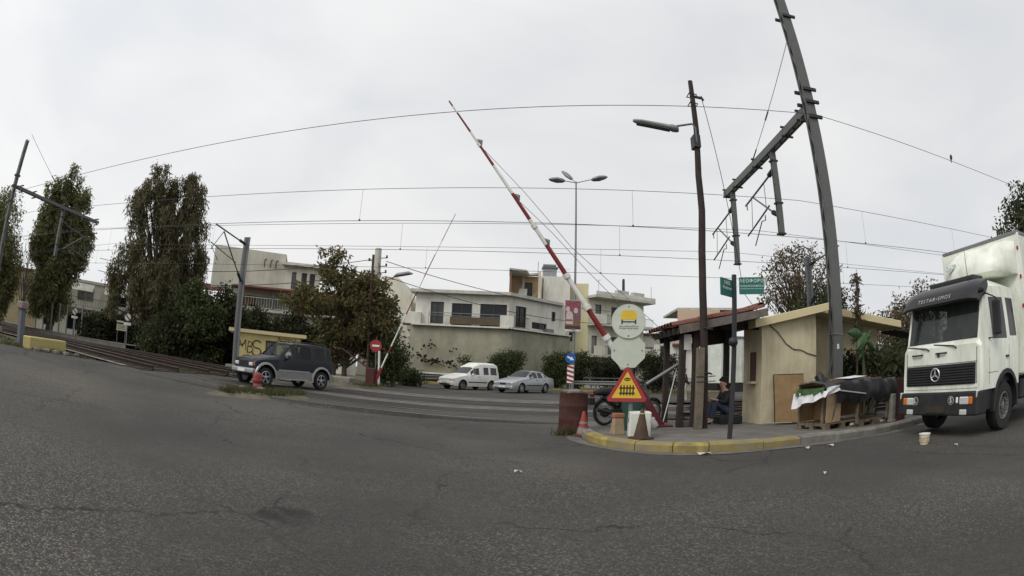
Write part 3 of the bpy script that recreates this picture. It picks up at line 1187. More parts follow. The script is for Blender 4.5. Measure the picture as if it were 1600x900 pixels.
# ---- small white van
def van():
    root = thing('small_van', 'white high-roofed small van standing beyond the tracks', 'van', (-4.0, 33.6, 0), R(48))
    S = [(.00, (.34, .58), (.52, .64), (.66, .62), (.70, .52), .71),
         (.12, (.26, .74), (.55, .79), (.74, .76), (.80, .62), .81),
         (.50, (.24, .78), (.58, .835), (.84, .80), (.90, .66), .92),
         (1.12, (.24, .78), (.58, .84), (.94, .81), (1.02, .70), 1.05),
         (1.22, (.24, .78), (.58, .84), (.96, .81), (1.06, .70), 1.08),
         (1.80, (.24, .78), (.58, .84), (.97, .82), (1.46, .62), 1.50),
         (1.92, (.24, .78), (.58, .84), (.97, .82), (1.56, .63), 1.64),
         (2.30, (.24, .78), (.58, .84), (.97, .82), (1.66, .68), 1.80),
         (2.45, (.24, .78), (.58, .84), (.97, .825), (1.70, .69), 1.82),
         (2.60, (.24, .78), (.58, .84), (.97, .825), (1.71, .69), 1.83),
         (3.15, (.24, .78), (.58, .84), (.97, .825), (1.72, .69), 1.84),
         (3.25, (.24, .78), (.58, .84), (.97, .825), (1.72, .69), 1.84),
         (3.95, (.26, .78), (.58, .84), (.97, .82), (1.70, .67), 1.82),
         (4.10, (.30, .76), (.58, .82), (.97, .79), (1.62, .62), 1.72),
         (4.18, (.34, .72), (.58, .77), (.97, .74), (1.52, .56), 1.60)]
    W = {(4, j): ('windscreen', 0, 0) for j in (3, 4, 5)}
    for sg in (2, 6):
        v = lambda a, b: (a, b) if sg == 2 else (b, a)
        W[(4, sg)] = ('side_window', (.45, .02), v(.08, .2))
        W[(5, sg)] = ('side_window', (.02, .02), v(.07, .15))
        W[(6, sg)] = ('side_window', (.02, .15), v(.07, .26))
        W[(9, sg)] = ('side_window', .07, v(.08, .26))
        W[(11, sg)] = ('side_window', .07, v(.08, .26))
    loft_body(root, S, W, whitep, cglass_d, [(.80, .32, .37, .84, .32), (3.40, .32, .37, .84, .32)])
    for x in (.80, 3.40):
        for sg in (-1, 1):
            wheel(root, x, sg * .72, .30, .30, .18, sg, hubm, 0)
    for sg in (-1, 1):
        panel(root, 'side_moulding', S, black, 1.26, 2.95, .49, .55, sg, .018)
        panel(root, 'door_handle', S, black, 2.14, 2.26, .86, .89, sg, .025)
        for x in (1.2, 2.33):
            seam(root, S, x, .3, .95, sg, galv_dk)
        m = MB().box((1.55, sg * .92, 1.02), (.1, .18, .13)).build('door_mirror', whitep, root, bev=.03)
        MB().box((1.606, sg * .92, 1.02), (.01, .14, .09)).build('mirror_glass', lampglass, m)
        MB().box((.06, sg * .56, .64), (.12, .28, .12)).build('headlight', lampglass, root, bev=.03)
        MB().box((.12, sg * .72, .64), (.12, .06, .11)).build('indicator', amber, root, bev=.012)
        MB().box((4.17, sg * .66, .95), (.06, .12, .3)).build('tail_light', redlens, root, bev=.015)
    MB().bx(-.08, .1, -.74, .74, .28, .5).build('front_bumper', whitep, root, bev=.05, seg=2)
    MB().bx(-.09, 0, -.5, .5, .3, .38).build('bumper_intake', black, root)
    MB().bx(-.092, -.078, -.26, .26, .40, .5).build('number_plate', plate_m, root)
    MB().bx(4.14, 4.26, -.76, .76, .3, .5).build('rear_bumper', black, root, bev=.03)
    MB().tube([(1.2, .66, 1.1), (1.0, .67, 1.5)], .006, 5).build('aerial', black, root)
    mb = MB()
    for k in range(9):
        a = k / 8
        mb.v += [(2.36, -.70 + 1.4 * a, 1.69 + .115 * math.sin(math.pi * a) ** .5), (2.385, -.70 + 1.4 * a, 1.69 + .117 * math.sin(math.pi * a) ** .5)]
    for k in range(8):
        mb.f.append((2 * k, 2 * k + 1, 2 * k + 3, 2 * k + 2))
    mb.build('roof_seam', black, root)
    MB().bx(1.2, 4.0, -.7, .7, .3, .5).build('cabin_floor', black, root)
    MB().bx(2.3, 2.36, -.7, .7, .5, 1.5).build('bulkhead', seatm, root)
    for y in (-.36, .36):
        MB().bx(1.7, 2.2, y - .24, y + .24, .5, .72).bx(2.1, 2.25, y - .24, y + .24, .7, 1.3).build('seat', seatm, root, bev=.05)
    MB().bx(1.15, 1.45, -.68, .68, .7, .98).build('dashboard', black, root, bev=.04)


van()


# ---- silver saloon
def saloon():
    root = thing('saloon_car', 'silver four-door saloon car standing behind the white van', 'car', (-.32, 31.9, 0), R(52))
    sil = mat('car_paint_silver_blue', (.36, .385, .40), .3, .45, var=.05, dirt=(.27, .27, .26), dscale=3, damt=.25)
    S = [(.00, (.32, .60), (.46, .66), (.58, .64), (.63, .54), .64),
         (.14, (.22, .76), (.48, .81), (.66, .78), (.73, .62), .74),
         (.55, (.20, .79), (.52, .85), (.78, .80), (.84, .64), .86),
         (1.25, (.20, .79), (.52, .86), (.88, .81), (.95, .68), .97),
         (1.38, (.20, .79), (.52, .86), (.90, .81), (.98, .68), 1.0),
         (2.02, (.20, .79), (.52, .86), (.91, .82), (1.34, .58), 1.37),
         (2.20, (.20, .79), (.52, .86), (.91, .82), (1.37, .585), 1.41),
         (2.46, (.20, .79), (.52, .86), (.92, .82), (1.38, .59), 1.42),
         (2.54, (.20, .79), (.52, .86), (.92, .82), (1.38, .59), 1.42),
         (3.10, (.22, .79), (.53, .86), (.93, .81), (1.35, .575), 1.39),
         (3.30, (.22, .79), (.53, .86), (.94, .81), (1.30, .56), 1.34),
         (3.85, (.24, .78), (.54, .85), (.96, .79), (1.02, .64), 1.04),
         (4.00, (.26, .77), (.54, .84), (.96, .78), (1.01, .64), 1.02),
         (4.38, (.30, .74), (.54, .80), (.92, .74), (.97, .62), .98),
         (4.48, (.36, .66), (.54, .70), (.86, .66), (.90, .56), .91)]
    W = {(4, j): ('windscreen', 0, 0) for j in (3, 4, 5)}
    W.update({(10, j): ('rear_window', 0, 0) for j in (3, 4, 5)})
    for sg in (2, 6):
        v = lambda a, b: (a, b) if sg == 2 else (b, a)
        W[(4, sg)] = ('side_window', (.45, .02), v(.08, .16))
        W[(5, sg)] = ('side_window', .02, v(.07, .13))
        W[(6, sg)] = ('side_window', (.02, .05), v(.07, .13))
        W[(8, sg)] = ('side_window', .05, v(.07, .14))
        W[(10, sg)] = ('side_window', (.04, .5), v(.08, .2))
    loft_body(root, S, W, sil, cglass, [(.85, .31, .36, .86, .30), (3.40, .31, .36, .86, .30)])
    for x in (.85, 3.40):
        for sg in (-1, 1):
            wheel(root, x, sg * .74, .30, .30, .19, sg, alloy, 6)
    for sg in (-1, 1):
        panel(root, 'side_moulding', S, black, 1.28, 2.98, .47, .52, sg, .02)
        for x in (2.36, 3.2):
            panel(root, 'door_handle', S, black, x - .06, x + .06, .80, .83, sg, .03)
        for x in (1.32, 2.5):
            seam(root, S, x, .26, .9, sg, galv_dk)
        m = MB().box((1.72, sg * .92, .98), (.1, .18, .11)).build('door_mirror', sil, root, bev=.03)
        MB().box((1.776, sg * .92, .98), (.01, .14, .08)).build('mirror_glass', lampglass, m)
        MB().box((.07, sg * .56, .60), (.14, .3, .12)).build('headlight', lampglass, root, bev=.03)
        MB().box((.13, sg * .735, .60), (.12, .06, .11)).build('indicator', amber, root, bev=.012)
        MB().box((4.46, sg * .56, .78), (.06, .2, .18)).build('tail_light', redlens, root, bev=.02)
    MB().bx(-.08, .1, -.76, .76, .24, .46).build('front_bumper', sil, root, bev=.05, seg=2)
    MB().bx(-.088, 0, -.55, .55, .25, .32).build('bumper_intake', black, root)
    MB().bx(-.02, .03, -.22, .22, .52, .62).build('grille', black, root, bev=.01)
    MB().bx(-.1, -.08, -.26, .26, .35, .45).build('number_plate', plate_m, root)
    MB().bx(4.38, 4.54, -.72, .72, .32, .54).build('rear_bumper', sil, root, bev=.05, seg=2)
    MB().bx(1.3, 3.8, -.72, .72, .25, .42).build('cabin_floor', black, root)
    for x in (2.2, 3.1):
        for y in (-.36, .36):
            s = MB().bx(x - .45, x + .05, y - .24, y + .24, .42, .6).bx(x, x + .14, y - .24, y + .24, .6, 1.08).build('seat', seatm, root, bev=.05)
            MB().bx(x + .03, x + .12, y - .12, y + .12, 1.08, 1.24).build('headrest', seatm, s, bev=.03)
    MB().bx(1.32, 1.65, -.68, .68, .68, .92).build('dashboard', black, root, bev=.04)


saloon()


# ---- box lorry parked at the kerb
def lorry():
    O = (7.44, 6.44, ter(7.8) + .005)
    root = thing('box_lorry', 'white box lorry with black sun visor parked by the kerb', 'lorry', O, R(5))
    vis = mat('visor_black', (.013, .013, .015), .3, 0, var=.2, scale=3)
    tg = glassmat('lorry_glass', (.04, .045, .045), .38)
    hw = 1.06
    S = [(.00, (.78, hw - .06), (1.02, hw - .05), (1.50, hw - .07), (1.56, hw - .14), 1.565),
         (.055, (.78, hw - .01), (1.02, hw), (1.53, hw - .03), (1.62, hw - .10), 1.625),
         (.24, (.78, hw), (1.05, hw), (1.55, hw - .01), (2.34, hw - .10), 2.36),
         (.34, (.78, hw), (1.05, hw), (1.55, hw), (2.46, hw - .12), 2.52),
         (.50, (.78, hw), (1.05, hw), (1.55, hw), (2.52, hw - .13), 2.66),
         (1.20, (.78, hw), (1.05, hw), (1.55, hw), (2.55, hw - .13), 2.74),
         (1.28, (.78, hw), (1.05, hw), (1.55, hw), (2.55, hw - .13), 2.74),
         (1.72, (.78, hw), (1.05, hw), (1.55, hw), (2.54, hw - .13), 2.72),
         (1.80, (.78, hw - .02), (1.05, hw - .02), (1.55, hw - .02), (2.50, hw - .16), 2.66)]
    W = {(1, j): ('windscreen', (.03, .03), (0, 0)) for j in (4,)}
    W[(1, 3)] = ('windscreen', (.03, .03), (.12, 0))
    W[(1, 5)] = ('windscreen', (.03, .03), (0, .12))
    for sg in (2, 6):
        v = lambda a, b: (a, b) if sg == 2 else (b, a)
        W[(4, sg)] = ('door_window', (-.05, .06), v(.06, .2))
        W[(6, sg)] = ('quarter_window', (.08, .1), v(.1, .2))
    loft_body(root, S, W, truckw, tg, [(1.10, .45, .56, hw, .5)], smooth=28)
    # visor: curved peak over the windscreen
    mb = MB()
    prof = [(.20, 2.38), (-.13, 2.27), (-.15, 2.31), (-.05, 2.47), (.10, 2.59), (.34, 2.66), (.36, 2.54)]
    nY = 12
    for k in range(nY + 1):
        y = -1.0 + 2.0 * k / nY
        e = 1 - abs(2 * k / nY - 1) ** 6
        for x, z in prof:
            mb.v.append((x + (1 - e) * .12, y, z - (1 - e) * .03))
    L = len(prof)
    for k in range(nY):
        for j in range(L):
            mb.f.append((k * L + j, k * L + (j + 1) % L, (k + 1) * L + (j + 1) % L, (k + 1) * L + j))
    mb.f += [tuple(reversed(range(L))), tuple(nY * L + j for j in range(L))]
    v = mb.build('sun_visor', vis, root, smooth=40)
    letter = mat('lettering_white', (.75, .75, .73), .6, var=.05)
    text_mesh('TESTAR\u2022SMOS', .112, 'lettering', mat('visor_letters', (.38, .38, .37), .7, var=.2, scale=12), frame((-.108, .05, 2.395), (0, -1, 0), (-.85, 0, .53)), v, spacing=1.3)
    # grille of slats in a white surround
    g = MB().bx(-.03, .02, -.90, .90, .90, 1.25).build('grille', black, root, bev=.01)
    for k in range(7):
        MB().bx(-.052, -.026, -.885, .885, .925 + k * .045, .947 + k * .045).build('slat', steel_dk, g, bev=.004)
    em = Matrix.Translation((-.06, .1, 1.085)) @ Matrix.Rotation(R(-90), 4, 'Y')
    st = MB().lathe([(.112, -.008), (.125, 0), (.112, .012), (.1, 0), (.112, -.008)], 28, em, caps=False)
    for k in range(3):
        a = math.pi * 2 * k / 3
        M2 = em @ Matrix.Rotation(a, 4, 'Z')
        st.prism([(-.006, -.02), (.108, -.004), (.108, .004), (-.006, .02)], -.004, .012, M2)
    st.build('star_emblem', mat('emblem_silver', (.5, .51, .52), .35, .4, var=.05), g, smooth=30)
    MB().lathe([(.035, 0), (.035, .012), (.0, .016)], 16, Matrix.Translation((-.004, .05, 1.42)) @ Matrix.Rotation(R(-90), 4, 'Y')).build('bonnet_badge', galv_dk, root)
    for y in (-.925, .925):
        MB().bx(-.006, .012, y - .006, y + .006, .9, 1.5).build('panel_gap', steel_dk, root)
    MB().bx(-.006, .012, -.92, .92, 1.262, 1.27).build('panel_gap', steel_dk, root)
    MB().bx(-.012, .01, -.95, .95, .825, .885).build('lower_panel', truckw, root, bev=.006)
    # bumper and lamps
    b = MB().prism([(-.14, .0), (-.10, .40), (.25, .40), (.25, 0)], -hw + .01, hw - .01, Matrix.Translation((0, 0, .38)) @ Matrix.Rotation(R(90), 4, 'X')).build('bumper', mat('bumper_dark', (.014, .0145, .0155), .6, var=.25, dirt=(.032, .03, .027), dscale=4), root, bev=.03, seg=2)
    for sg in (-1, 1):
        MB().box((-.11, sg * .70, .63), (.05, .22, .13)).build('headlight', lampglass, b, bev=.015)
        MB().box((-.108, sg * .86, .63), (.05, .1, .13)).build('indicator', amber, b, bev=.015)
        MB().box((-.13, sg * .70, .44), (.04, .17, .09)).build('fog_lamp', lampglass, b, bev=.01)
        MB().box((-.05, sg * 1.0, .72), (.12, .05, .14)).build('corner_lamp', lampglass, root, bev=.012)
    for y, ch in ((.56, 'L'), (-.38, 'S')):
        md = Matrix.Translation((-.122, y, .64)) @ Matrix.Rotation(R(-90), 4, 'Y')
        d = MB().lathe([(.075, 0), (.075, .008), (.066, .009)], 20, md).build('round_plate', mat('badge_grey', (.3, .31, .3), .5), b)
        MB().lathe([(.062, .0), (.062, .0105)], 20, md).build('plate_field', mat('badge_dark', (.05, .06, .055), .5), d)
        text_mesh(ch, .12, 'letter', letter, frame((-.1345, y, .64), (0, -1, 0), (-1, 0, 0)), d)
    MB().bx(-.152, -.135, -.26, .26, .43, .54).build('number_plate', mat('plate_dim', (.035, .03, .018), .7), b)
    MB().box((-.12, -.53, .64), (.03, .05, .1)).build('shield_sticker', letter, b, bev=.01)
    # handles, wipers, mirrors, door details
    for y in (.62, -.02):
        MB().tube([(.0, y - .14, 1.46), (-.04, y - .12, 1.455), (-.04, y + .12, 1.455), (.0, y + .14, 1.46)], .016, 6).build('grab_handle', black, root)
    for y in (.30, -.42):
        MB().tube([(-.005, y, 1.52), (-.03, y + .06, 1.56), (.03, y + .62, 1.62)], [.016, .012, .008], 6).build('windscreen_wiper', black, root)
    for sg in (-1, 1):
        if sg < 0:
            m = MB().box((.42, sg * (hw + .14), 1.95), (.1, .2, .58)).build('door_mirror', black, root, bev=.03)
            MB().box((.475, sg * (hw + .14), 1.95), (.008, .16, .5)).build('mirror_glass', lampglass, m)
            MB().tube([(.30, sg * (hw - .02), 1.62), (.38, sg * (hw + .12), 1.62), (.42, sg * (hw + .14), 2.28), (.3, sg * (hw - .06), 2.38)], .016, 6).build('mirror_arm', black, root)
        panel(root, 'door_handle', S, black, 1.06, 1.2, 1.28, 1.315, sg, .03)
        for x in (.30, 1.24):
            seam(root, S, x, .86 if x < 1 else 1.02, 1.6, sg, galv_dk)
        panel(root, 'body_crease', S, galv_dk, .26, 1.76, 1.045, 1.055, sg, .003, 0)
        # mudguard
        mb = MB()
        for k in range(13):
            a = R(-8 + 196 * k / 12)
            for r, y in ((.53, hw - .3), (.60, hw - .3), (.615, hw + .03), (.535, hw + .03)):
                mb.v.append((1.10 + r * math.cos(a), sg * y, .47 + r * math.sin(a)))
        for k in range(12):
            for j in range(4):
                mb.f.append((4 * k + j, 4 * k + (j + 1) % 4, 4 * k + 4 + (j + 1) % 4, 4 * k + 4 + j))
        mb.build('mudguard', black, root, smooth=40)
        MB().bx(.22, .56, sg * (hw - .14) - .1, sg * (hw - .14) + .1, .42, .80).build('step', black, root, bev=.02)
        wheel(root, 1.10, sg * (hw - .16), .43, .43, .27, sg, hubm, 0, rim_r=.58)
        for k in range(8):
            a = 2 * math.pi * k / 8
            MB().tube([(1.10 + .13 * math.cos(a), sg * (hw - .07), .43 + .13 * math.sin(a)), (1.10 + .13 * math.cos(a), sg * (hw + .0), .43 + .13 * math.sin(a))], .018, 6).build('wheel_nut', galv_dk, root)
    # chassis and rear axle
    for y in (-.4, .4):
        MB().bx(.5, 6.6, y - .05, y + .05, .55, .80).build('chassis_rail', black, root)
    for sg in (-1, 1):
        wheel(root, 4.9, sg * (hw - .2), .43, .43, .42, sg, hubm, 0, rim_r=.58)
    MB().bx(2.1, 3.2, -1.0, -.55, .45, .85).build('fuel_tank', steel_dk, root, bev=.05, seg=2)
    # interior
    MB().bx(.2, 1.7, -.98, .98, .85, 1.1).build('cab_floor', black, root)
    MB().bx(.12, .5, -.95, .95, 1.3, 1.5).build('dashboard', seatm, root, bev=.04)
    for y in (-.55, .55):
        s = MB().bx(.75, 1.25, y - .26, y + .26, 1.1, 1.32).bx(1.2, 1.36, y - .26, y + .26, 1.3, 1.95).build('seat', seatm, root, bev=.05, seg=2)
        MB().bx(1.22, 1.34, y - .13, y + .13, 1.96, 2.14).build('headrest', seatm, s, bev=.03)
    ms = Matrix.Translation((.6, -.55, 1.55)) @ Matrix.Rotation(R(40), 4, 'Y')
    MB().lathe([(.21, -.014), (.23, 0), (.21, .014), (.195, 0), (.21, -.014)], 20, ms, caps=False).build('steering_wheel', black, root)
    for y, z in ((.3, 1.52), (.02, 1.51), (-.3, 1.51)):
        MB().box((.2, y, z), (.12, .16, .012)).build('paper', letter, root)
    # cargo box with rounded nose over the cab
    x0, x1, bw, z0, z1 = 1.98, 6.9, 1.16, .92, 3.62
    box = MB().bx(x0, x1, -bw, bw, z0, z1).build('cargo_box', truckw, root, bev=.05, seg=3)
    for sg in (-1, 1):
        MB().bx(x0 - .012, x0 + .07, sg * bw - .035, sg * bw + .035, z0, z1 - .02).build('corner_post', whitep, box, bev=.012)
    MB().bx(x0 - .015, x1, -bw - .012, bw + .012, z1 - .05, z1 + .025).build('roof_cap', galv, box, bev=.012)
    MB().bx(x0 + .3, x1, -bw - .006, -bw + .01, 1.15, 1.75).build('side_stripe', mat('stripe_blue', (.02, .03, .11), .4), box)
    mb = MB()
    pf = [(x0, 2.80), (x0 - .55, 2.82), (x0 - .72, 2.90), (x0 - .74, 3.02), (x0 - .58, 3.28), (x0 - .3, 3.46), (x0, 3.54)]
    nY = 14
    for k in range(nY + 1):
        t = 2 * k / nY - 1
        e = (1 - abs(t) ** 3.2)
        for x, z in pf:
            mb.v.append((x0 - (x0 - x) * (.10 + .90 * e) - .0, t * (bw - .1), z - (1 - e) * .12 * (z - 2.8)))
    L = len(pf)
    for k in range(nY):
        for j in range(L):
            mb.f.append((k * L + j, k * L + (j + 1) % L, (k + 1) * L + (j + 1) % L, (k + 1) * L + j))
    mb.f += [tuple(reversed(range(L))), tuple(nY * L + j for j in range(L))]
    fa = mb.build('roof_fairing', truckw, root, smooth=45)
    lg = mat('logo_grey', (.3, .34, .34), .6, var=.1)
    FM = frame((x0 - .66, .52, 3.16), (.1, -1, 0), (-.85, 0, .52))
    MB().prism([(-.16, .05), (.15, .07), (.15, .0), (.02, -.14), (-.03, -.14), (-.16, -.02)], 0, .004, FM).build('logo_shield', lg, fa)
    text_mesh('CMC', .14, 'logo_letters', letter, FM @ Matrix.Translation((0, 0, .006)), fa, ext=.001)
    MB().bx(.52, .95, -.62, .62, 2.70, 2.78).build('roof_hatch', steel_dk, root, bev=.02)
    MB().tube([(.55, -.45, 2.7), (.5, -.46, 3.25)], [.008, .004], 5).build('aerial', black, root)
    for z in (3.3, 2.75, 2.2, 1.4):
        MB().box((x0 - .01, -bw + .02, z), (.05, .05, .07)).build('marker_lamp', redlens if z != 1.4 else amber, box, bev=.01)
    for sg in (-1, 1):
        MB().lathe([(.05, 0), (.06, .05), (.03, .1)], 12, Matrix.Translation((.15, sg * (hw - .02), 2.42)) @ Matrix.Rotation(R(-90), 4, 'Y')).build('side_lamp', black, root)


lorry()


# ---- motorcycle behind the warning sign
def motorcycle():
    O = (2.06, 11.05, pz(2.1, 11))
    root = thing('motorcycle', 'black motorcycle parked on the pavement corner behind the warning triangle', 'motorcycle', O, R(22))
    # x forward along the bike: rear wheel at 0, front wheel at 1.25
    for x, nm in ((0, 'rear'), (1.24, 'front')):
        Mx = Matrix.Translation((x, 0, .29)) @ Matrix.Rotation(R(90), 4, 'X')
        w = MB().lathe([(.235, -.035), (.28, -.03), (.29, 0), (.28, .03), (.235, .035), (.23, 0), (.235, -.035)], 28, Mx, caps=False).build('wheel', rubber, root, smooth=40)
        r = MB().lathe([(.21, -.02), (.236, -.025), (.236, .025), (.21, .02), (.21, -.02)], 28, Mx, caps=False)
        r.lathe([(.05, -.06), (.05, .06)], 12, Mx)
        for k in range(18):
            a = 2 * math.pi * k / 18
            s = (-1) ** k * .03
            r.tube([(x + .05 * math.cos(a + .6), s, .29 + .05 * math.sin(a + .6)), (x + .215 * math.cos(a), 0, .29 + .215 * math.sin(a))], .004, 4)
        r.build('rim', galv, w, smooth=40)
        mb = MB()
        for k in range(11):
            a = R((20 if x == 0 else 30) + 130 * k / 10)
            for rr, y in ((.31, -.055), (.33, 0), (.31, .055)):
                mb.v.append((x + rr * math.cos(a), y, .29 + rr * math.sin(a)))
        for k in range(10):
            for j in range(2):
                mb.f.append((3 * k + j, 3 * k + j + 1, 3 * k + 4 + j, 3 * k + 3 + j))
        mb.build('mudguard', black, root, smooth=50)
    fr = MB()
    fr.tube([(-.02, 0, .58), (.4, 0, .62), (.95, 0, .78)], .03).tube([(.95, 0, .78), (.62, 0, .30), (.4, 0, .3), (.3, 0, .6)], .025)
    fr.tube([(0, -.09, .29), (.42, -.09, .32)], .022).tube([(0, .09, .29), (.42, .09, .32)], .022)
    fr.build('frame', black, root, smooth=50)
    MB().tube([(-.28, 0, .70), (-.1, 0, .735), (.2, 0, .72), (.48, 0, .73)], [.05, .1, .105, .07], 10).build('saddle', mat('saddle_vinyl', (.014, .014, .018), .5), root, smooth=50)
    MB().tube([(.44, 0, .72), (.6, 0, .79), (.85, 0, .80), (.95, 0, .76)], [.06, .12, .12, .06], 12).build('fuel_tank', mat('bike_paint', (.012, .012, .014), .2), root, smooth=50)
    MB().bx(.34, .72, -.11, .11, .24, .5).bx(.55, .7, -.07, .07, .5, .62).build('engine', steel_dk, root, bev=.03)
    MB().tube([(.62, -.1, .36), (.5, -.14, .22), (.2, -.15, .26), (-.3, -.16, .36)], [.022, .024, .04, .045], 10).build('exhaust', steel_dk, root, smooth=50)
    MB().tube([(.14, -.12, .58), (.24, -.12, .44)], .03, 8).build('shock_absorber', mat('chrome', (.55, .56, .57), .15, 1.), root)
    for y in (-.08, .08):
        MB().tube([(1.24, y, .29), (.98, y, .88)], .022, 8).build('fork_leg', galv, root)
    MB().tube([(.9, -.34, .95), (.98, -.18, .98), (1.0, 0, .93), (.98, .18, .98), (.9, .34, .95)], .014, 6).build('handlebar', black, root)
    MB().lathe([(.02, -.06), (.08, -.02), (.085, .04)], 16, Matrix.Translation((1.08, 0, .86)) @ Matrix.Rotation(R(90), 4, 'Y')).build('headlight', black, root, smooth=40)
    MB().box((-.33, 0, .66), (.06, .12, .08)).build('tail_light', mat('dark_red_lens', (.09, .01, .01), .4), root, bev=.015)
    MB().prism([(-.1, .60), (.02, .66), (.42, .68), (.46, .48), (.2, .40)], -.13, .13, Matrix.Rotation(R(90), 4, 'X')).build('side_cover', black, root, bev=.03)
    MB().prism([(-.05, .26), (.4, .27), (.4, .36), (.0, .35)], .09, .12, Matrix.Rotation(R(90), 4, 'X')).build('chain_case', black, root, bev=.01)
    MB().lathe([(.1, -.05), (.11, 0), (.1, .05)], 18, Matrix.Translation((0, 0, .29)) @ Matrix.Rotation(R(90), 4, 'X')).build('hub', steel_dk, root, smooth=40)
    MB().tube([(.36, -.1, .3), (.36, -.3, .3)], .018, 6).build('foot_peg', black, root)
    MB().prism([(.3, .2), (.75, .22), (.8, .45), (.55, .62), (.35, .55)], -.12, .12, Matrix.Rotation(R(90), 4, 'X')).build('crankcase', steel_dk, root, bev=.03)
    MB().bx(-.42, -.3, -.08, .08, .45, .6).build('number_plate', black, root)
    MB().tube([(.4, -.1, .28), (.44, -.28, .01)], .012, 6).build('side_stand', steel_dk, root)


motorcycle()

# ------------------------------------------------------------------ railway masts, wires
def laced(mb, a, b, w, d, th, pitch, ux, uy, flat=.05):
    """box column a->b: two plates (normals +-uy, width w along ux) and zigzag flats on the other two sides"""
    a, b, ux, uy = V(a), V(b), V(ux), V(uy)
    ax = (b - a)
    L = ax.length
    ax.normalize()
    for s in (-1, 1):
        c0 = a + uy * (s * d / 2)
        c1 = b + uy * (s * d / 2)
        T_ = Matrix(((ux.x, uy.x, ax.x, c0.x), (ux.y, uy.y, ax.y, c0.y), (ux.z, uy.z, ax.z, c0.z), (0, 0, 0, 1)))
        mb.bx(-w / 2, w / 2, -th / 2, th / 2, 0, L, T_)
        for e in (-1, 1):
            mb.bx(e * w / 2 - th / 2, e * w / 2 + th / 2, (0 if s < 0 else -d * .2) + (th / 2 if s < 0 else -th / 2), (d * .2 if s < 0 else 0) + (th / 2 if s < 0 else -th / 2), 0, L, T_)
    n = max(2, int(L / pitch))
    for e in (-1, 1):
        for k in range(n):
            p = a + ax * (L * k / n) + ux * (e * (w / 2 - th * 1.2))
            q = a + ax * (L * (k + 1) / n) + ux * (e * (w / 2 - th * 1.2))
            s = 1 if k % 2 else -1
            mb.beam(p + uy * (-s * d * .42), q + uy * (s * d * .42), flat, th * .9, up=tuple(ux))
    return mb


def cantilever(parent, base, d, reach, dz):
    """registration arm hung from a drop post: top tube, strut, steady arm, hangers, insulators"""
    def P(z, t):
        return V((base[0], base[1], z + dz)) + V(d) * t
    for nm, pts, r in (('top_tube', [P(7.36, .4), P(7.05, reach)], .034), ('strut', [P(6.12, .45), P(7.1, reach * .72)], .03), ('registration_tube', [P(6.42, .7), P(5.95, reach)], .03),
                       ('steady_arm', [P(6.22, 1.1), P(6.05, 1.1), P(6.1, 1.4), P(5.45, 2.1)], .02), ('hanger', [P(7.3, .95), P(6.38, .95)], .012), ('hanger', [P(7.12, 2.1), P(6.12, 2.25)], .012), ('hook', [P(7.08, reach - .12), P(6.85, reach - .12)], .022)):
        MB().tube(pts, r, 7).build(nm, galv_dk, parent, W=True, smooth=50)
    for p0, p1 in ((P(7.42, .08), P(7.35, .5)), (P(5.92, .08), P(6.14, .5))):
        ins = MB().tube([p0, p1], .045)
        for k in range(5):
            q, r = p0.lerp(p1, .1 + k * .18), p0.lerp(p1, .17 + k * .18)
            ins.tube([q, r], .085, 10)
        ins.build('insulator', steel_dk, parent, W=True, smooth=40)


NX = V((math.cos(A0), -math.sin(A0), 0))
NY = V((math.sin(A0), math.cos(A0), 0))


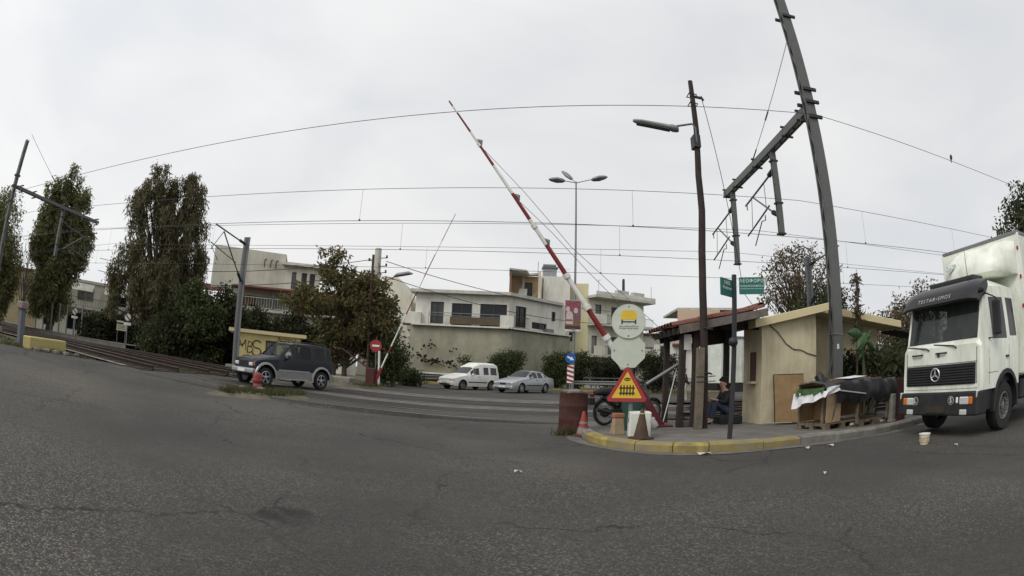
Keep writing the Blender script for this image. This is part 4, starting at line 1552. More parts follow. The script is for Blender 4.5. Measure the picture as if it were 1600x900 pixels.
def big_mast(label, foot, height, arm_z, arm_len, drops, w, dep, stay=True, pegs=(), arm_dir=None, dropbot=5.3):
    foot = V(foot)
    AD = V(arm_dir).normalized() if arm_dir else NY
    root = thing('catenary_mast', label, 'mast', tuple(foot))
    laced(MB(), foot, foot + V((0, 0, height)), w, dep, .016, .62, NX, NY, flat=.07).build('column', steel, root, W=True)
    # concrete footing
    MB().box((foot.x, foot.y, foot.z + .1), (.9, .9, .3)).build('footing', kerb_grey, root, W=True, bev=.03)
    a = foot + V((0, 0, arm_z - foot.z)) + AD * .16
    e = a + AD * arm_len
    arm = MB()
    hs_ = .24 if arm_len > 7 else .13
    side = AD.cross(V((0, 0, 1)))
    for s in (-1, 1):
        arm.beam(a + side * s * .11, e + side * s * .11, .02, hs_)
        arm.beam(a + side * s * .085 + V((0, 0, hs_ / 2)), e + side * s * .085 + V((0, 0, hs_ / 2)), .07, .014)
        arm.beam(a + side * s * .085 - V((0, 0, hs_ / 2)), e + side * s * .085 - V((0, 0, hs_ / 2)), .07, .014)
    nb = int(arm_len / .5)
    for k in range(nb + 1):
        q = a.lerp(e, k / nb)
        arm.beam(q - side * .11, q + side * .11, .05, hs_ * .65)
    arm.build('arm', steel, root, W=True)
    for t in (0.05, .2, .55, .82, .98):
        q = a.lerp(e, t)
        MB().beam(q - side * .2 + V((0, 0, .15)), q + side * .2 + V((0, 0, .15)), .06, .05).beam(q - side * .2 - V((0, 0, .15)), q + side * .2 - V((0, 0, .15)), .06, .05).build('clamp', steel_dk, root, W=True)
    for k, t in enumerate(drops):
        q = a + AD * t
        top = q + V((0, 0, -.1))
        bot = V((q.x, q.y, dropbot - (.1 if k else 0)))
        laced(MB(), bot, top, .17, .15, .012, .36, NX, NY).build('drop_post', steel, root, W=True)
        for zz in (bot.z, top.z - .35, top.z - 1.75):
            MB().box((bot.x, bot.y, zz), (.26, .2, .05)).build('end_plate', steel_dk, root, W=True)
        cantilever(root, (q.x, q.y, 0), NY, 2.7, arm_z - 8.12)
    for z in pegs:
        p = foot + V((0, 0, z - foot.z))
        MB().beam(p - NX * (w / 2 + .02) - NY * (dep / 2 + .04), p + NX * (w / 2 + .14) - NY * (dep / 2 + .04), .07, .09).beam(p - NX * (w / 2 + .14) + NY * (dep / 2 + .04), p + NX * (w / 2 + .02) + NY * (dep / 2 + .04), .07, .09).build('bracket', steel_dk, root, W=True)
    if stay:
        p0 = foot + V((0, 0, arm_z - foot.z + 2.6)) + NY * .16
        p1 = a.lerp(e, .62) + V((0, 0, .14))
        mid = p0.lerp(p1, .55)
        MB().tube([p0, p1], .011, 5).tube([mid, p0.lerp(p1, .62)], .03, 6).tube([p0.lerp(p1, .86), p1], .026, 6).build('stay_rod', galv_dk, root, W=True)
    return root


mastR = big_mast('tall grey lattice mast with long arm beside the yellow hut', (7.83, 10.62, pz(7.8, 10.6) - .05), 15.2, 8.12, 7.3, (2.7, 6.6), .28, .25, pegs=(7.78, 8.25, 8.66, 11.35))
MB().box((7.80, 10.478, 1.75), (.06, .012, .12)).build('number_tag', mat('tag_white', (.6, .6, .57), .6), mastR, W=True)
MB().tube([(7.67, 10.48, 2.05), (7.99, 10.48, 2.03), (7.99, 10.77, 2.03), (7.67, 10.77, 2.05), (7.67, 10.48, 2.05)], .012, 6).build('wire_band', galv, mastR, W=True)
mastL = big_mast('lattice mast with arm at the left edge, before the tall trees', (-22.6, 12.9, ter(-22.6)), 8.8, 7.0, 6.6, (3.7,), .19, .16, stay=True, pegs=(7.0, 7.5, 6.3), dropbot=4.55)


def single_mast(label, foot, h, d=-1):
    foot = V(foot)
    root = thing('catenary_pole', label, 'mast', tuple(foot))
    m = MB()
    t = foot + V((0, 0, h))
    for s in (-1, 1):
        m.beam(foot + NX * s * .10, t + NX * s * .10, .02, .2, up=tuple(NX))
    m.beam(foot, t, .18, .02, up=tuple(NY))
    m.build('column', galv_dk, root, W=True)
    MB().box((foot.x, foot.y, foot.z + .05), (.8, .8, .4)).build('footing', kerb_grey, root, W=True, bev=.03)
    b = t + V((0, 0, -.4))
    D = NY * d
    e1 = b + D * 3.1 + V((0, 0, .25))
    MB().tube([b + D * .15, e1], .04).tube([t + V((0, 0, -2.3)) + D * .1, b + D * 2.3 + V((0, 0, .1))], .035).tube([b + D * 2.3 + V((0, 0, .1)), t + V((0, 0, -1.35)) + D * 3.2], .02).tube([t + V((0, 0, -1.5)) + D * .8, t + V((0, 0, -1.05)) + D * 3.3], .025).tube([t + V((0, 0, -1.2)) + D * 3.2, t + V((0, 0, -1.75)) + D * 2.5], .016).build('registration_arm', galv_dk, root, W=True, smooth=50)
    for p0, p1 in ((b + D * .15, b + D * .7 + V((0, 0, .06))), (t + V((0, 0, -2.3)) + D * .1, t + V((0, 0, -1.95)) + D * .5)):
        MB().tube([p0, p1], .075, 10).build('insulator', steel_dk, root, W=True, smooth=40)
    return root


single_mast('grey steel catenary pole beside the graffitied yellow hut', (-13.6, 23.4, ter(-13.6)), 6.75)
single_mast('grey catenary pole standing in front of the autumn tree', (14.5, 21.9, ter(14.5)), 7.0)


def sag(p0, p1, s, n=14):
    p0, p1 = V(p0), V(p1)
    return [p0.lerp(p1, k / n) - V((0, 0, 4 * s * (k / n) * (1 - k / n))) for k in range(n + 1)]


# overhead lines: messenger and contact wire of each track, with droppers
sup = (-56, -23.4, 7.9, 40, 75)
for ti, (p, cz, mz) in enumerate(zip(TR, (5.15, 5.13, 5.17), (6.33, 6.30, 6.28))):
    nm = ('nearest', 'middle', 'farthest')[ti]
    root = thing('overhead_line', 'contact wire and messenger wire strung above the %s track' % nm, 'wires', tuple(tp(0, p, 0)), group=None)
    c = MB()
    c.tube([tp(-80, p, cz), tp(0, p, cz), tp(70, p, cz)], .0085, 5)
    c.build('contact_wire', wirem, root, W=True)
    msg = []
    for s0, s1 in zip(sup, sup[1:]):
        seg = sag(tp(s0, p, mz), tp(s1, p, mz), .24 if s1 > 0 and s0 < 0 else .32)
        msg += seg if not msg else seg[1:]
    MB().tube(msg, .008, 5).build('messenger_wire', wirem, root, W=True)
    for s in ((-19.5, -13, -5.1, 2.5, 10.5, 15.5, 21), (-20, -12.9, -4.75, 2.65, 12, 18.5, 25), (-25, -15, -4.55, 2.4, 14, 22))[ti]:
        best = min(msg, key=lambda q: abs(q.dot(T) - s))
        k = msg.index(best)
        k2 = min(k + 1, len(msg) - 1) if best.dot(T) < s else max(k - 1, 0)
        o2 = msg[k2]
        t_ = (s - best.dot(T)) / ((o2.dot(T) - best.dot(T)) or 1)
        z = best.z + (o2.z - best.z) * t_
        MB().tube([tp(s, p, z), tp(s, p, cz)], .004, 4).box(tuple(tp(s, p, cz + .02)), (.05, .03, .05)).build('dropper', wirem, root, W=True)
# earth wire from mast to mast
ew = MB()
A = V((7.83, 10.62, 7.82)) - NY * .2
ew.tube(sag(A, V((-22.6, 12.7, 6.6)), .35, 24), .0085, 5)
ew.tube(sag(A, V((34, 9.2, 7.5)), .5, 16), .0085, 5)
ew.tube(sag(V((-22.6, 12.7, 6.6)), V((-55, 15, 6.9)), .3, 10), .0085, 5)
tag(ew.build('earth_wire', wirem), 'single earth wire running across the sky past the tall lattice mast', 'wire')
# bird on it
bird = thing('bird', 'small dark bird perched on the earth wire right of the tall mast', 'bird', (13.62, 10.08, 7.38))
MB().tube([(-.02, 0, .02), (-.01, 0, .07), (.01, 0, .13), (.02, 0, .18), (.03, 0, .21)], [.025, .05, .055, .04, .02], 8).tube([(-.03, 0, .05), (-.06, 0, -.08)], [.03, .015], 6).build('body', black, bird, smooth=60)
MB().tube([(.04, 0, .2), (.085, 0, .19)], [.012, .002], 5).build('beak', black, bird)

# ------------------------------------------------------------------ barrier by the camera
def boom(label, foot, top, bands, r0, r1, beam_col, back=1):
    foot, top = V(foot), V(top)
    root = thing('level_crossing_barrier', label, 'barrier', tuple(foot))
    d = (top - foot)
    L = d.length
    d.normalize()
    MB().box((foot.x, foot.y, foot.z + .02), (.42, .34, .04)).build('base_plate', beam_col, root, W=True, bev=.008)
    prev = 0
    for f1, col in bands:
        a, b = foot + d * (L * prev), foot + d * (L * f1)
        ra = r0 + (r1 - r0) * prev
        rb = r0 + (r1 - r0) * f1
        if prev == 0:
            MB().beam(a, b, .15, .13, up=(0, 1, 0)).build('lower_beam', beam_col, root, W=True, bev=.012)
        else:
            MB().tube([a, b], [ra, rb], 12).build('boom_section', {'r': redp, 'w': boomw}[col], root, W=True, smooth=50)
        prev = f1
    return root, foot, d, L


bands = [(.165, 'r'), (.195, 'w'), (.255, 'w'), (.345, 'r'), (.43, 'w'), (.525, 'r'), (.60, 'w'), (.68, 'r'), (.77, 'w'), (.84, 'r'), (.885, 'w'), (.955, 'r'), (.98, 'w'), (1.0, 'r')]
bR, bf, bd, bL = boom('raised red and white barrier boom beside the warning triangle', (3.24, 10.7, pz(3.2, 10.7)), (-1.63, 10.7, 7.21), bands, .075, .018, mat('barrier_beam_red', (.085, .012, .014), .65, 0, var=.25, scale=5))
for f, r in ((.26, .09), (.345, .085), (.435, .075), (.58, .06), (.84, .04), (.18, .1)):
    q = bf + bd * (bL * f)
    MB().tube([q - bd * .05, q + bd * .05], r, 12).build('clamp_ring', boomw, bR, W=True, smooth=40)
for f in (.53, .665, .845):
    q = bf + bd * (bL * f) + V((.0, -.02, 0))
    MB().tube([q - bd * .09 + V((.03, 0, .02)), q + V((.055, 0, .04)), q + bd * .09 + V((.03, 0, .02))], [.012, .05, .012], 10).build('boom_reflector', galv, bR, W=True, smooth=60)  # small reflector discs along the boom
for f0, f1 in ((.84, .20), (.67, .22)):
    p0 = bf + bd * (bL * f0)
    p1 = bf + bd * (bL * f1)
    n_ = V((.83, 0, .56))
    mid = p0.lerp(p1, .55) + n_ * .42
    MB().tube([p0, p0.lerp(mid, .5) + n_ * .03, mid, V((3.5, 10.9, 1.9)) if f0 > .8 else V((3.3, 10.9, 1.7))], .006, 4).build('tension_wire', galv, bR, W=True)
MB().tube([(2.86, 10.7, .97), (3.55, 10.72, 1.38)], .035, 10).build('counterweight_arm', galv, bR, W=True, smooth=50)
MB().tube([(3.55, 10.75, 1.3), (3.3, 10.8, .15)], .012, 6).build('prop_rod', boomw, bR, W=True)

bands2 = [(.12, 'r'), (.2, 'w'), (.24, 'r'), (.34, 'w'), (.42, 'w'), (.55, 'r'), (.63, 'w'), (.76, 'r'), (.84, 'w'), (1.0, 'r')]
b2, f2, d2, L2 = boom('thin raised barrier boom across the tracks, beside the no-entry sign', (-6.45, 24.5, ter(-6.4)), (-2.88, 24.5, 8.72), bands2, .042, .013, redp)
dkred = mat('barrier_dark_red', (.06, .013, .012), .7, var=.3)
MB().bx(-6.75, -6.3, 24.3, 24.7, ter(-6.5), 1.05).build('drive_housing', dkred, b2, W=True, bev=.03)
MB().tube([(-6.6, 24.5, 1.0), (-8.1, 24.5, 1.9)], .035, 8).build('counterweight_arm', dkred, b2, W=True)

# ------------------------------------------------------------------ timber pole with street lamp
pl = thing('lamp_pole', 'crooked dark timber pole carrying a long street lamp', 'street lamp', (3.95, 10.05, pz(3.95, 10.05)))
pts = [(3.97, 10.08, .0), (3.92, 10.06, 1.4), (3.89, 10.06, 2.9), (3.90, 10.06, 3.7), (3.95, 10.06, 4.6), (3.93, 10.06, 5.4), (3.98, 10.04, 6.5), (3.98, 10.04, 7.15), (3.98, 10.04, 7.85)]
MB().tube(pts, [.09, .085, .08, .08, .076, .072, .066, .062, .056], 12).build('pole', timber, pl, W=True, smooth=60)
MB().tube([(3.93, 9.96, 6.15), (3.92, 9.93, 6.5), (3.86, 9.96, 6.62), (3.55, 10.16, 6.62)], .025, 8).build('bracket', galv_dk, pl, W=True, smooth=50)
lh = MB()
a, b = V((3.60, 10.18, 6.55)), V((2.60, 10.5, 6.82))
dd = (b - a).normalized()
sd_ = dd.cross(V((0, 0, 1))).normalized()
for f, w, h in ((0, .05, .05), (.04, .1, .08), (.14, .12, .09), (.2, .105, .07), (.8, .1, .065), (.95, .075, .05), (1., .03, .03)):
    q = a.lerp(b, f)
    for k in range(10):
        an = 2 * math.pi * k / 10
        lh.v.append(tuple(q + sd_ * w * math.cos(an) + V((0, 0, 1)) * h * math.sin(an)))
for j in range(6):
    for k in range(10):
        lh.f.append((10 * j + k, 10 * j + (k + 1) % 10, 10 * j + 10 + (k + 1) % 10, 10 * j + 10 + k))
lh.f += [tuple(reversed(range(10))), tuple(60 + k for k in range(10))]
hd = lh.build('lamp_head', mat('lamp_grey', (.22, .225, .225), .5, .2, var=.1), pl, W=True, smooth=50)
MB().beam(a.lerp(b, .2) - V((0, 0, .07)), a.lerp(b, .93) - V((0, 0, .062)), .16, .03).build('lamp_lens', mat('lamp_lens_dark', (.05, .052, .055), .3), hd, W=True, bev=.01)
MB().bx(3.86, 4.02, 9.94, 10.18, 6.05, 6.35).build('bracket_plate', steel_dk, pl, W=True)
for z in (7.45, 7.2, 1.2, 2.1):
    MB().tube([(3.88, 9.94, z), (4.06, 9.94, z - .03), (4.08, 10.14, z), (3.88, 10.16, z), (3.88, 9.94, z)], .014, 5).build('pole_band', steel_dk, pl, W=True)
MB().beam((3.98, 10.04, 7.42), (4.2, 10.0, 7.38), .05, .05).tube([(4.18, 10, 7.42), (4.24, 10, 7.32)], .03, 8).build('insulator', steel_dk, pl, W=True)
MB().tube(sag((4.2, 10, 7.38), (5.75, 11.9, 3.2), .05, 8), .008, 5).tube(sag((5.75, 11.9, 3.2), (5.9, 10.78, 2.3), .05, 6), .008, 5).build('service_cable', cablem, pl, W=True)
prop_ = thing('timber_prop', 'pale weathered timber strapped against the foot of the dark lamp pole', 'timber', (3.76, 9.86, pz(3.76, 9.8)))
MB().bx(-.085, .085, -.05, .05, 0, 1.62).build('plank', timber_l, prop_, bev=.012)
for z in (.95, 1.05):
    MB().tube([(-.1, -.06, z), (.32, -.07, z + .01), (.34, .3, z)], .008, 5).build('strap', steel_dk, prop_)

# ------------------------------------------------------------------ tiled canopy
cn = thing('tiled_canopy', 'timber canopy with red tiles leaning against the yellow hut', 'canopy', (3.6, 10.4, pz(3.6, 10.4)))
zl, zh, xl_, xh_, y0_, y1_ = 2.10, 2.52, 3.42, 5.5, 10.22, 12.0
sl_ = math.atan2(zh - zl, xh_ - xl_)
for nm, x, y, lean in (('post', 3.55, 10.45, .03), ('post', 3.86, 10.42, 0), ('post', 3.62, 11.75, 0), ('post', 5.2, 11.8, 0)):
    z = pz(x, y)
    MB().beam((x, y, z), (x + lean, y, interp([(xl_, zl), (xh_, zh)], x) + .02), .13, .13, up=(0, 1, 0)).build(nm, timber, cn, W=True, bev=.01)
MB().beam((3.56, 10.5, 1.45), (3.78, 10.5, 2.1), .07, .09, up=(0, 1, 0)).build('brace', timber, cn, W=True, bev=.008)
MB().bx(3.58, 3.74, 10.36, 10.38, 1.68, 2.0).build('white_notice', mat('notice_white', (.5, .49, .45), .7), cn, W=True)
MB().beam((xl_, y0_, zl - .02), (xh_ + .05, y0_, zh - .02), .04, .17).build('front_fascia', mat('fascia_grey', (.14, .115, .1), .85, var=.25, scale=6), cn, W=True, bev=.006)
MB().beam((xl_ - .02, y0_, zl - .05), (xl_ - .02, y1_, zl - .05), .04, .12).build('eaves_board', timber, cn, W=True, bev=.006)
for k in range(6):
    y = y0_ + .1 + (y1_ - y0_ - .2) * k / 5
    MB().beam((xl_ - .12, y, zl - .04), (xh_, y, zh - .04), .06, .09).build('rafter', timber, cn, W=True)
MB().add([(xl_ - .1, y0_ + .03, zl + .03), (xh_, y0_ + .03, zh + .045), (xh_, y1_, zh + .045), (xl_ - .1, y1_, zl + .03)], [(0, 1, 2, 3), (3, 2, 1, 0)]).build('boarding', timber, cn, W=True)
MB().beam((4.35, 11.9, 2.08), (5.5, 11.9, 2.22), .05, .5).build('rear_board', timber, cn, W=True)
MB().beam((3.5, 11.95, 2.0), (5.5, 11.95, 2.4), .06, .2).build('rear_beam', timber, cn, W=True)
MB().bx(4.7, 5.75, 11.0, 11.04, 2.18, 2.62).build('sky_gap_filler', timber, cn, W=True)  # added dark board, blocks bright sky between canopy and hut roof
tile = None
cols, rows = 9, 7
for j in range(cols):
    y = y0_ - .02 + .21 * j
    for k in range(rows):
        f = k * .31
        x = xl_ - .16 + f * math.cos(sl_)
        z = zl + .05 + f * math.sin(sl_)
        if tile is None:
            mb = MB()
            for e, (xx, rr) in enumerate(((0, .105), (.40, .085))):
                for a_ in range(7):
                    an = math.pi * a_ / 6
                    mb.v.append((xx, rr * math.cos(an), .085 * math.sin(an) - (.012 * e)))
                for a_ in range(7):
                    an = math.pi * a_ / 6
                    mb.v.append((xx, (rr - .014) * math.cos(an), .07 * math.sin(an) - (.012 * e)))
            for a_ in range(6):
                mb.f += [(a_, a_ + 1, 14 + a_ + 1, 14 + a_), (7 + a_ + 1, 7 + a_, 21 + a_, 21 + a_ + 1), (a_, 7 + a_, 7 + a_ + 1, a_ + 1)]
            tile = mb.build('roof_tile', tilem, cn, smooth=50)
            o = tile
        else:
            o = link('roof_tile', tile.data, None, cn)
        o.location = V((x, y + .1, z)) - cn.location + V((0, 0, random.uniform(0, .012)))
        o.rotation_euler = (random.uniform(-.03, .03), -sl_ - random.uniform(0, .03), random.uniform(-.03, .03))
for k in range(5):
    o = link('ridge_tile', tile.data, None, cn)
    o.location = V((xh_ - .1 + 0, y0_ + .02 + k * .36, zh + .11)) - cn.location
    o.rotation_euler = (0, -.05, R(90))

# ------------------------------------------------------------------ yellow hut
hut = thing('crossing_hut', 'small yellow rendered crossing keeper hut behind the lattice mast', 'hut', (5.72, 10.85, pz(5.72, 10.85)))
hz = -.06


def roofz(x):
    return interp([(5.5, 2.22), (7.62, 2.66), (11.0, 2.26)], x)


mb = MB()
# front block x 5.72..7.34 at y 10.85, back block x 7.34..10.3 at y 11.7
poly = [(5.72, 10.85), (7.34, 10.85), (7.34, 11.7), (10.3, 11.7), (10.3, 12.35), (6.3, 12.35), (5.72, 11.86)]
for k in range(len(poly)):
    a, b = poly[k], poly[(k + 1) % len(poly)]
    n = 4
    if k == 6:
        continue
    for j in range(n):
        xa, ya = a[0] + (b[0] - a[0]) * j / n, a[1] + (b[1] - a[1]) * j / n
        xb, yb = a[0] + (b[0] - a[0]) * (j + 1) / n, a[1] + (b[1] - a[1]) * (j + 1) / n
        q = len(mb.v)
        mb.v += [(xa, ya, hz), (xb, yb, hz), (xb, yb, roofz(xb)), (xa, ya, roofz(xa))]
        mb.f.append((q, q + 1, q + 2, q + 3))
# left wall with an opening for the ticket window
for y0, y1, z0, z1 in ((10.85, 11.14, hz, roofz(5.72)), (11.14, 11.47, hz, 1.0), (11.14, 11.47, 1.68, roofz(5.72)), (11.47, 11.86, hz, roofz(5.72))):
    q = len(mb.v)
    mb.v += [(5.72, y1, z0), (5.72, y0, z0), (5.72, y0, z1), (5.72, y1, z1)]
    mb.f.append((q, q + 1, q + 2, q + 3))
mb.build('wall', hutm, hut, W=True)
w = MB().bx(5.73, 5.80, 11.14, 11.47, 1.0, 1.68).build('window', mat('shutter_brown', (.09, .035, .025), .7), hut, W=True)
MB().bx(5.58, 5.715, 11.10, 11.51, .94, .985).build('sill', hutm, w, W=True)
rf = MB()
fy = {0: 10.55, 1: 11.1}
for xa, xb, y0 in ((5.42, 7.62, 10.6), (7.624, 10.75, 11.0)):
    za, zb = roofz(xa) - .03, roofz(xb) - .03
    vs = [(xa, y0, za), (xb, y0, zb), (xb, 12.5, zb), (xa, 12.5, za)]
    rf.add(vs + [(x, y, z + .19) for x, y, z in vs], [(3, 2, 1, 0), (4, 5, 6, 7), (0, 1, 5, 4), (1, 2, 6, 5), (2, 3, 7, 6), (3, 0, 4, 7)])
r_ = rf.build('roof', hut_trim, hut, W=True, bev=.01)
MB().beam((10.6, 11.4, 2.2), (12.4, 11.4, 1.95), .9, .05).beam((10.3, 11.4, 1.6), (12.2, 11.4, 1.93), .06, .06).build('side_awning', timber, hut, W=True)
MB().bx(8.6, 10.28, 11.66, 11.698, 1.72, 1.80).build('wall_ledge', hut_trim, hut, W=True)
MB().tube([(5.9, 10.83, 2.3), (6.15, 10.82, 2.12), (6.4, 10.83, 1.85), (6.62, 10.83, 1.72), (6.85, 10.83, 1.70), (7.05, 10.83, 1.62), (7.34, 10.83, 1.55)], .011, 5).build('loose_cable', cablem, hut, W=True)

ply = thing('plywood_sheet', 'tan plywood sheet with dark edge leaning on the yellow hut wall', 'board', (6.2, 10.62, pz(6.2, 10.6)))
Mp = frame((6.0, 10.58, .02), (1, -.03, 0), (0, -1, .16))
MB().bx(0, .86, 0, 1.12, 0, .014, Mp).build('sheet', plym, ply, W=True)
for bxs in ((0, .86, 1.12, 1.135), (-.016, 0, 0, 1.135)):
    MB().bx(bxs[0], bxs[1], bxs[2], bxs[3], -.004, .02, Mp).build('edge_strip', steel_dk, ply, W=True)
cb = MB().tube([(5.75, 10.72, .03), (5.95, 10.55, .04), (6.05, 10.5, .04), (6.4, 10.45, .03)], .012, 5)
tag(cb.build('loose_hose', mat('hose_pale', (.3, .28, .22), .6)), 'thin pale hose lying at the foot of the yellow hut', 'hose')

# ------------------------------------------------------------------ makeshift shelter on pallets
KO = V((5.86, 8.22, 0))
KR = R(15)


def K(x, y, z):
    return V((KO.x + x * math.cos(KR) - y * math.sin(KR), KO.y + x * math.sin(KR) + y * math.cos(KR), z))


kz = .06
for i, (x0, lab) in enumerate(((.0, 'worn wooden pallet under the plywood box, at the kerb'), (1.24, 'worn wooden pallet under the black sheeting, nearest the lorry'))):
    o = K(x0, 0, pz(*K(x0 + .6, .4, 0)[:2]))
    p = thing('pallet', lab, 'pallet', tuple(o), KR)
    for k in range(7):
        MB().bx(0, 1.2, k * .118, k * .118 + .09, .118, .14).build('deck_board', pallet_m, p, rnd=.003)
    for x in (0, .53, 1.06):
        MB().bx(x, x + .14, 0, .8, .094, .116).build('cross_board', pallet_m, p, rnd=.002)
        for y in (0, .35, .70):
            MB().bx(x, x + .14, y, y + .1, .022, .092).build('block', pallet_m, p)
    for y in (0, .35, .7):
        MB().bx(0, 1.2, y, y + .1, 0, .02).build('bottom_board', pallet_m, p, rnd=.002)
    MB().box((.9, -.004, .06), (.14, .006, .05)).build('stencil_plate', mat('stencil', (.5, .49, .45), .8), p)
sh = thing('makeshift_shelter', 'low makeshift shelter under black plastic sheeting on the pallets', 'shelter', tuple(K(0, 0, .2)), KR)
zb = .16


def kb(n, m, x0, x1, y0, y1, z0, z1, **kw):
    return MB().bx(x0, x1, y0, y1, z0 - .2, z1 - .2).build(n, m, sh, **kw)


kb('plywood_front', mat('plywood_pale', (.36, .26, .15), .8, var=.2, scale=5, dirt=(.22, .15, .09), dscale=4), .02, .50, .02, .035, .18, .72)
kb('plywood_side', plym, .485, .50, .04, .75, .18, .72)
kb('plywood_back', plym, .03, 2.4, .76, .775, .18, .95)
for x in (1.02, 2.3):
    kb('stake', timber_l, x, x + .06, -.05, .0, -.02 + .1, .72)
for x, y in ((.0, .1), (0, .75), (2.35, .75)):
    kb('stake', timber_l, x, x + .05, y, y + .05, .1, .95)
MB().beam((.3, -.02, .58), (1.2, -.05, .47), .22, .025).build('pale_board', mat('board_pale', (.42, .38, .38), .8, var=.15, scale=5), sh, bev=.004)
kb('roof_board', plym, -.05, 2.5, .0, .8, .90, .915)
kb('roof_batten', timber_l, -.1, 2.6, .35, .42, .935, .975)
kb('roof_batten', mat('pink_batten', (.3, .17, .15), .8), .9, 2.5, .62, .70, .96, .99)
wb_ = MB().add([(.95, .15, .79), (1.75, .22, .82), (1.95, .75, .84), (1.1, .72, .80)], [(0, 1, 2, 3), (3, 2, 1, 0)]).build('white_sheet', mat('sheet_white', (.72, .73, .74), .5), sh)


def cloth(name, m, parent, x0, x1, prof, nxx, amp, seed, M=None, th=.0):
    rnd_ = random.Random(seed)
    ph = [rnd_.uniform(0, 6.28) for _ in range(6)]
    mb = MB()
    for k in range(nxx + 1):
        f = k / nxx
        x = x0 + (x1 - x0) * f
        for j, (y, z, a) in enumerate(prof):
            wv = (math.sin(f * 9 + ph[0]) * .5 + math.sin(f * 21 + ph[1] + j * .7) * .3 + math.sin(f * 37 + ph[2] + j) * .2) * amp * a
            wz = (math.sin(f * 7 + ph[3] + j * .4) + .5 * math.sin(f * 23 + ph[4])) * amp * .6
            mb.v.append((x + .3 * wv, y + wv, z + wz * (1 if a else .35) + (a > .9) * .055 * (math.sin(f * 14 + ph[5]) + .6 * math.sin(f * 31 + ph[1])) * (j / len(prof))))
    n = len(prof)
    for k in range(nxx):
        for j in range(n - 1):
            mb.f.append((k * n + j, (k + 1) * n + j, (k + 1) * n + j + 1, k * n + j + 1))
    return mb.build(name, m, parent, smooth=60)


tarp = mat('black_sheeting', (.014, .014, .017), .38, 0, var=.3, scale=8, bump=.4, bscale=14)
cloth('black_sheeting', tarp, sh, .25, 2.62, [(.85, .70, 0), (.5, .735, .2), (.15, .755, .2), (-.04, .75, .25), (-.085, .66, .6), (-.11, .52, 1), (-.11, .42, 1.2), (-.10, .33, 1.5)], 70, .038, 3)
cloth('grey_sheeting', mat('grey_sheeting', (.04, .036, .034), .6, var=.3), sh, -.14, .34, [(.8, .70, 0), (.3, .755, .3), (-.02, .72, .4), (-.08, .63, .8)], 14, .03, 5)
wc = mat('white_cloth', (.66, .65, .68), .85, 0, var=.08, scale=8)
for nm, m_, xo, z0, z1, d0, d1, ya, yb in (('green_cloth', mat('green_cloth', (.03, .08, .022), .85, var=.25, scale=10), -.15, .66, .62, .10, .12, -.06, .70), ('white_cloth', wc, -.17, .60, .54, .12, .30, -.18, .78)):
    mb = MB()
    nu, nv = 20, 7
    for i in range(nu + 1):
        f = i / nu
        for j in range(nv + 1):
            g = j / nv
            fold = .03 * math.sin(f * 19 + g * 2) * g + .015 * math.sin(f * 41) * g
            mb.v.append((xo - fold - .06 * g, ya + (yb - ya) * f + .02 * math.sin(f * 9 + g), z0 + (z1 - z0) * f - (d0 + (d1 - d0) * f ** 1.3) * g + .02 * math.sin(f * 13) * g))
    for i in range(nu):
        for j in range(nv):
            q = i * (nv + 1) + j
            mb.f.append((q, q + 1, q + nv + 2, q + nv + 1))
    mb.build(nm, m_, sh, smooth=60)
mb = MB()
for i in range(9):
    f = i / 8
    for j in range(5):
        g = j / 4
        mb.v.append((-.17 + .40 * g, -.14 + .02 * math.sin(f * 7 + g * 5), .66 - .16 * f * (1 - .4 * g) + .03 * g))
for i in range(8):
    for j in range(4):
        q = i * 5 + j
        mb.f.append((q, q + 1, q + 6, q + 5))
mb.build('white_cloth_corner', wc, sh, smooth=60)
for k in range(2):
    MB().tube([(.35 - .1 * k, -.1, .55), (.22 - .05 * k, -.09, .3), (.1, -.07, .02)], .007, 5).build('cord', cablem, sh)
MB().tube([(.22, .35, .72), (.2, .4, .86), (.26, .42, .93)], [.1, .11, .04], 8).build('dark_bag', black, sh, smooth=60)
# dark red metal panel beside the lorry bumper
rp_ = thing('metal_panel', 'dark red metal panel standing between the shelter and the lorry', 'panel', tuple(K(2.62, -.05, pz(8.4, 8.8))), KR)
MB().bx(0, .55, 0, .04, 0, .95).build('sheet', mat('dark_red_metal', (.06, .015, .015), .6, var=.2), rp_, bev=.006)
for x in (0, .51):
    MB().bx(x, x + .045, -.02, .0, 0, .97).build('edge_angle', mat('dark_red_metal', (.1, .022, .022)), rp_)
pc = thing('concrete_post', 'short grey concrete post at the lorry end of the shelter', 'post', tuple(K(2.42, -.12, pz(8.2, 8.7))), KR)
MB().bx(-.07, .07, -.06, .06, 0, .62).bx(-.09, .09, -.08, .08, 0, .06).build('shaft', kerb_grey, pc, bev=.012)

# ------------------------------------------------------------------ signs on the corner
tpz = pz(2.04, 8.5)
sg = thing('warning_sign', 'level crossing warning triangle below a round and an octagonal plate on one post', 'traffic sign', (2.04, 8.5, tpz))
MB().tube([(0, 0, 0), (-.1, .0, 2.1)], .04, 12).build('post', greenpost, sg, smooth=50)
FX, FN = V((.973, .23, 0)), V((.23, -.973, 0)) * 1.0
FX = V((.975, -.22, 0))
FN = V((-.22, -.975, 0))


def rounded_poly(pts, r, n=4):
    outp = []
    m = len(pts)
    for k in range(m):
        p0, p, p1 = V((*pts[k - 1], 0)), V((*pts[k], 0)), V((*pts[(k + 1) % m], 0))
        a, b = (p0 - p).normalized(), (p1 - p).normalized()
        d = r / math.tan(a.angle(b) / 2)
        s, e = p + a * d, p + b * d
        for j in range(n + 1):
            t = j / n
            q = s.lerp(p, t).lerp(p.lerp(e, t), t)
            outp.append((q.x, q.y))
    return outp


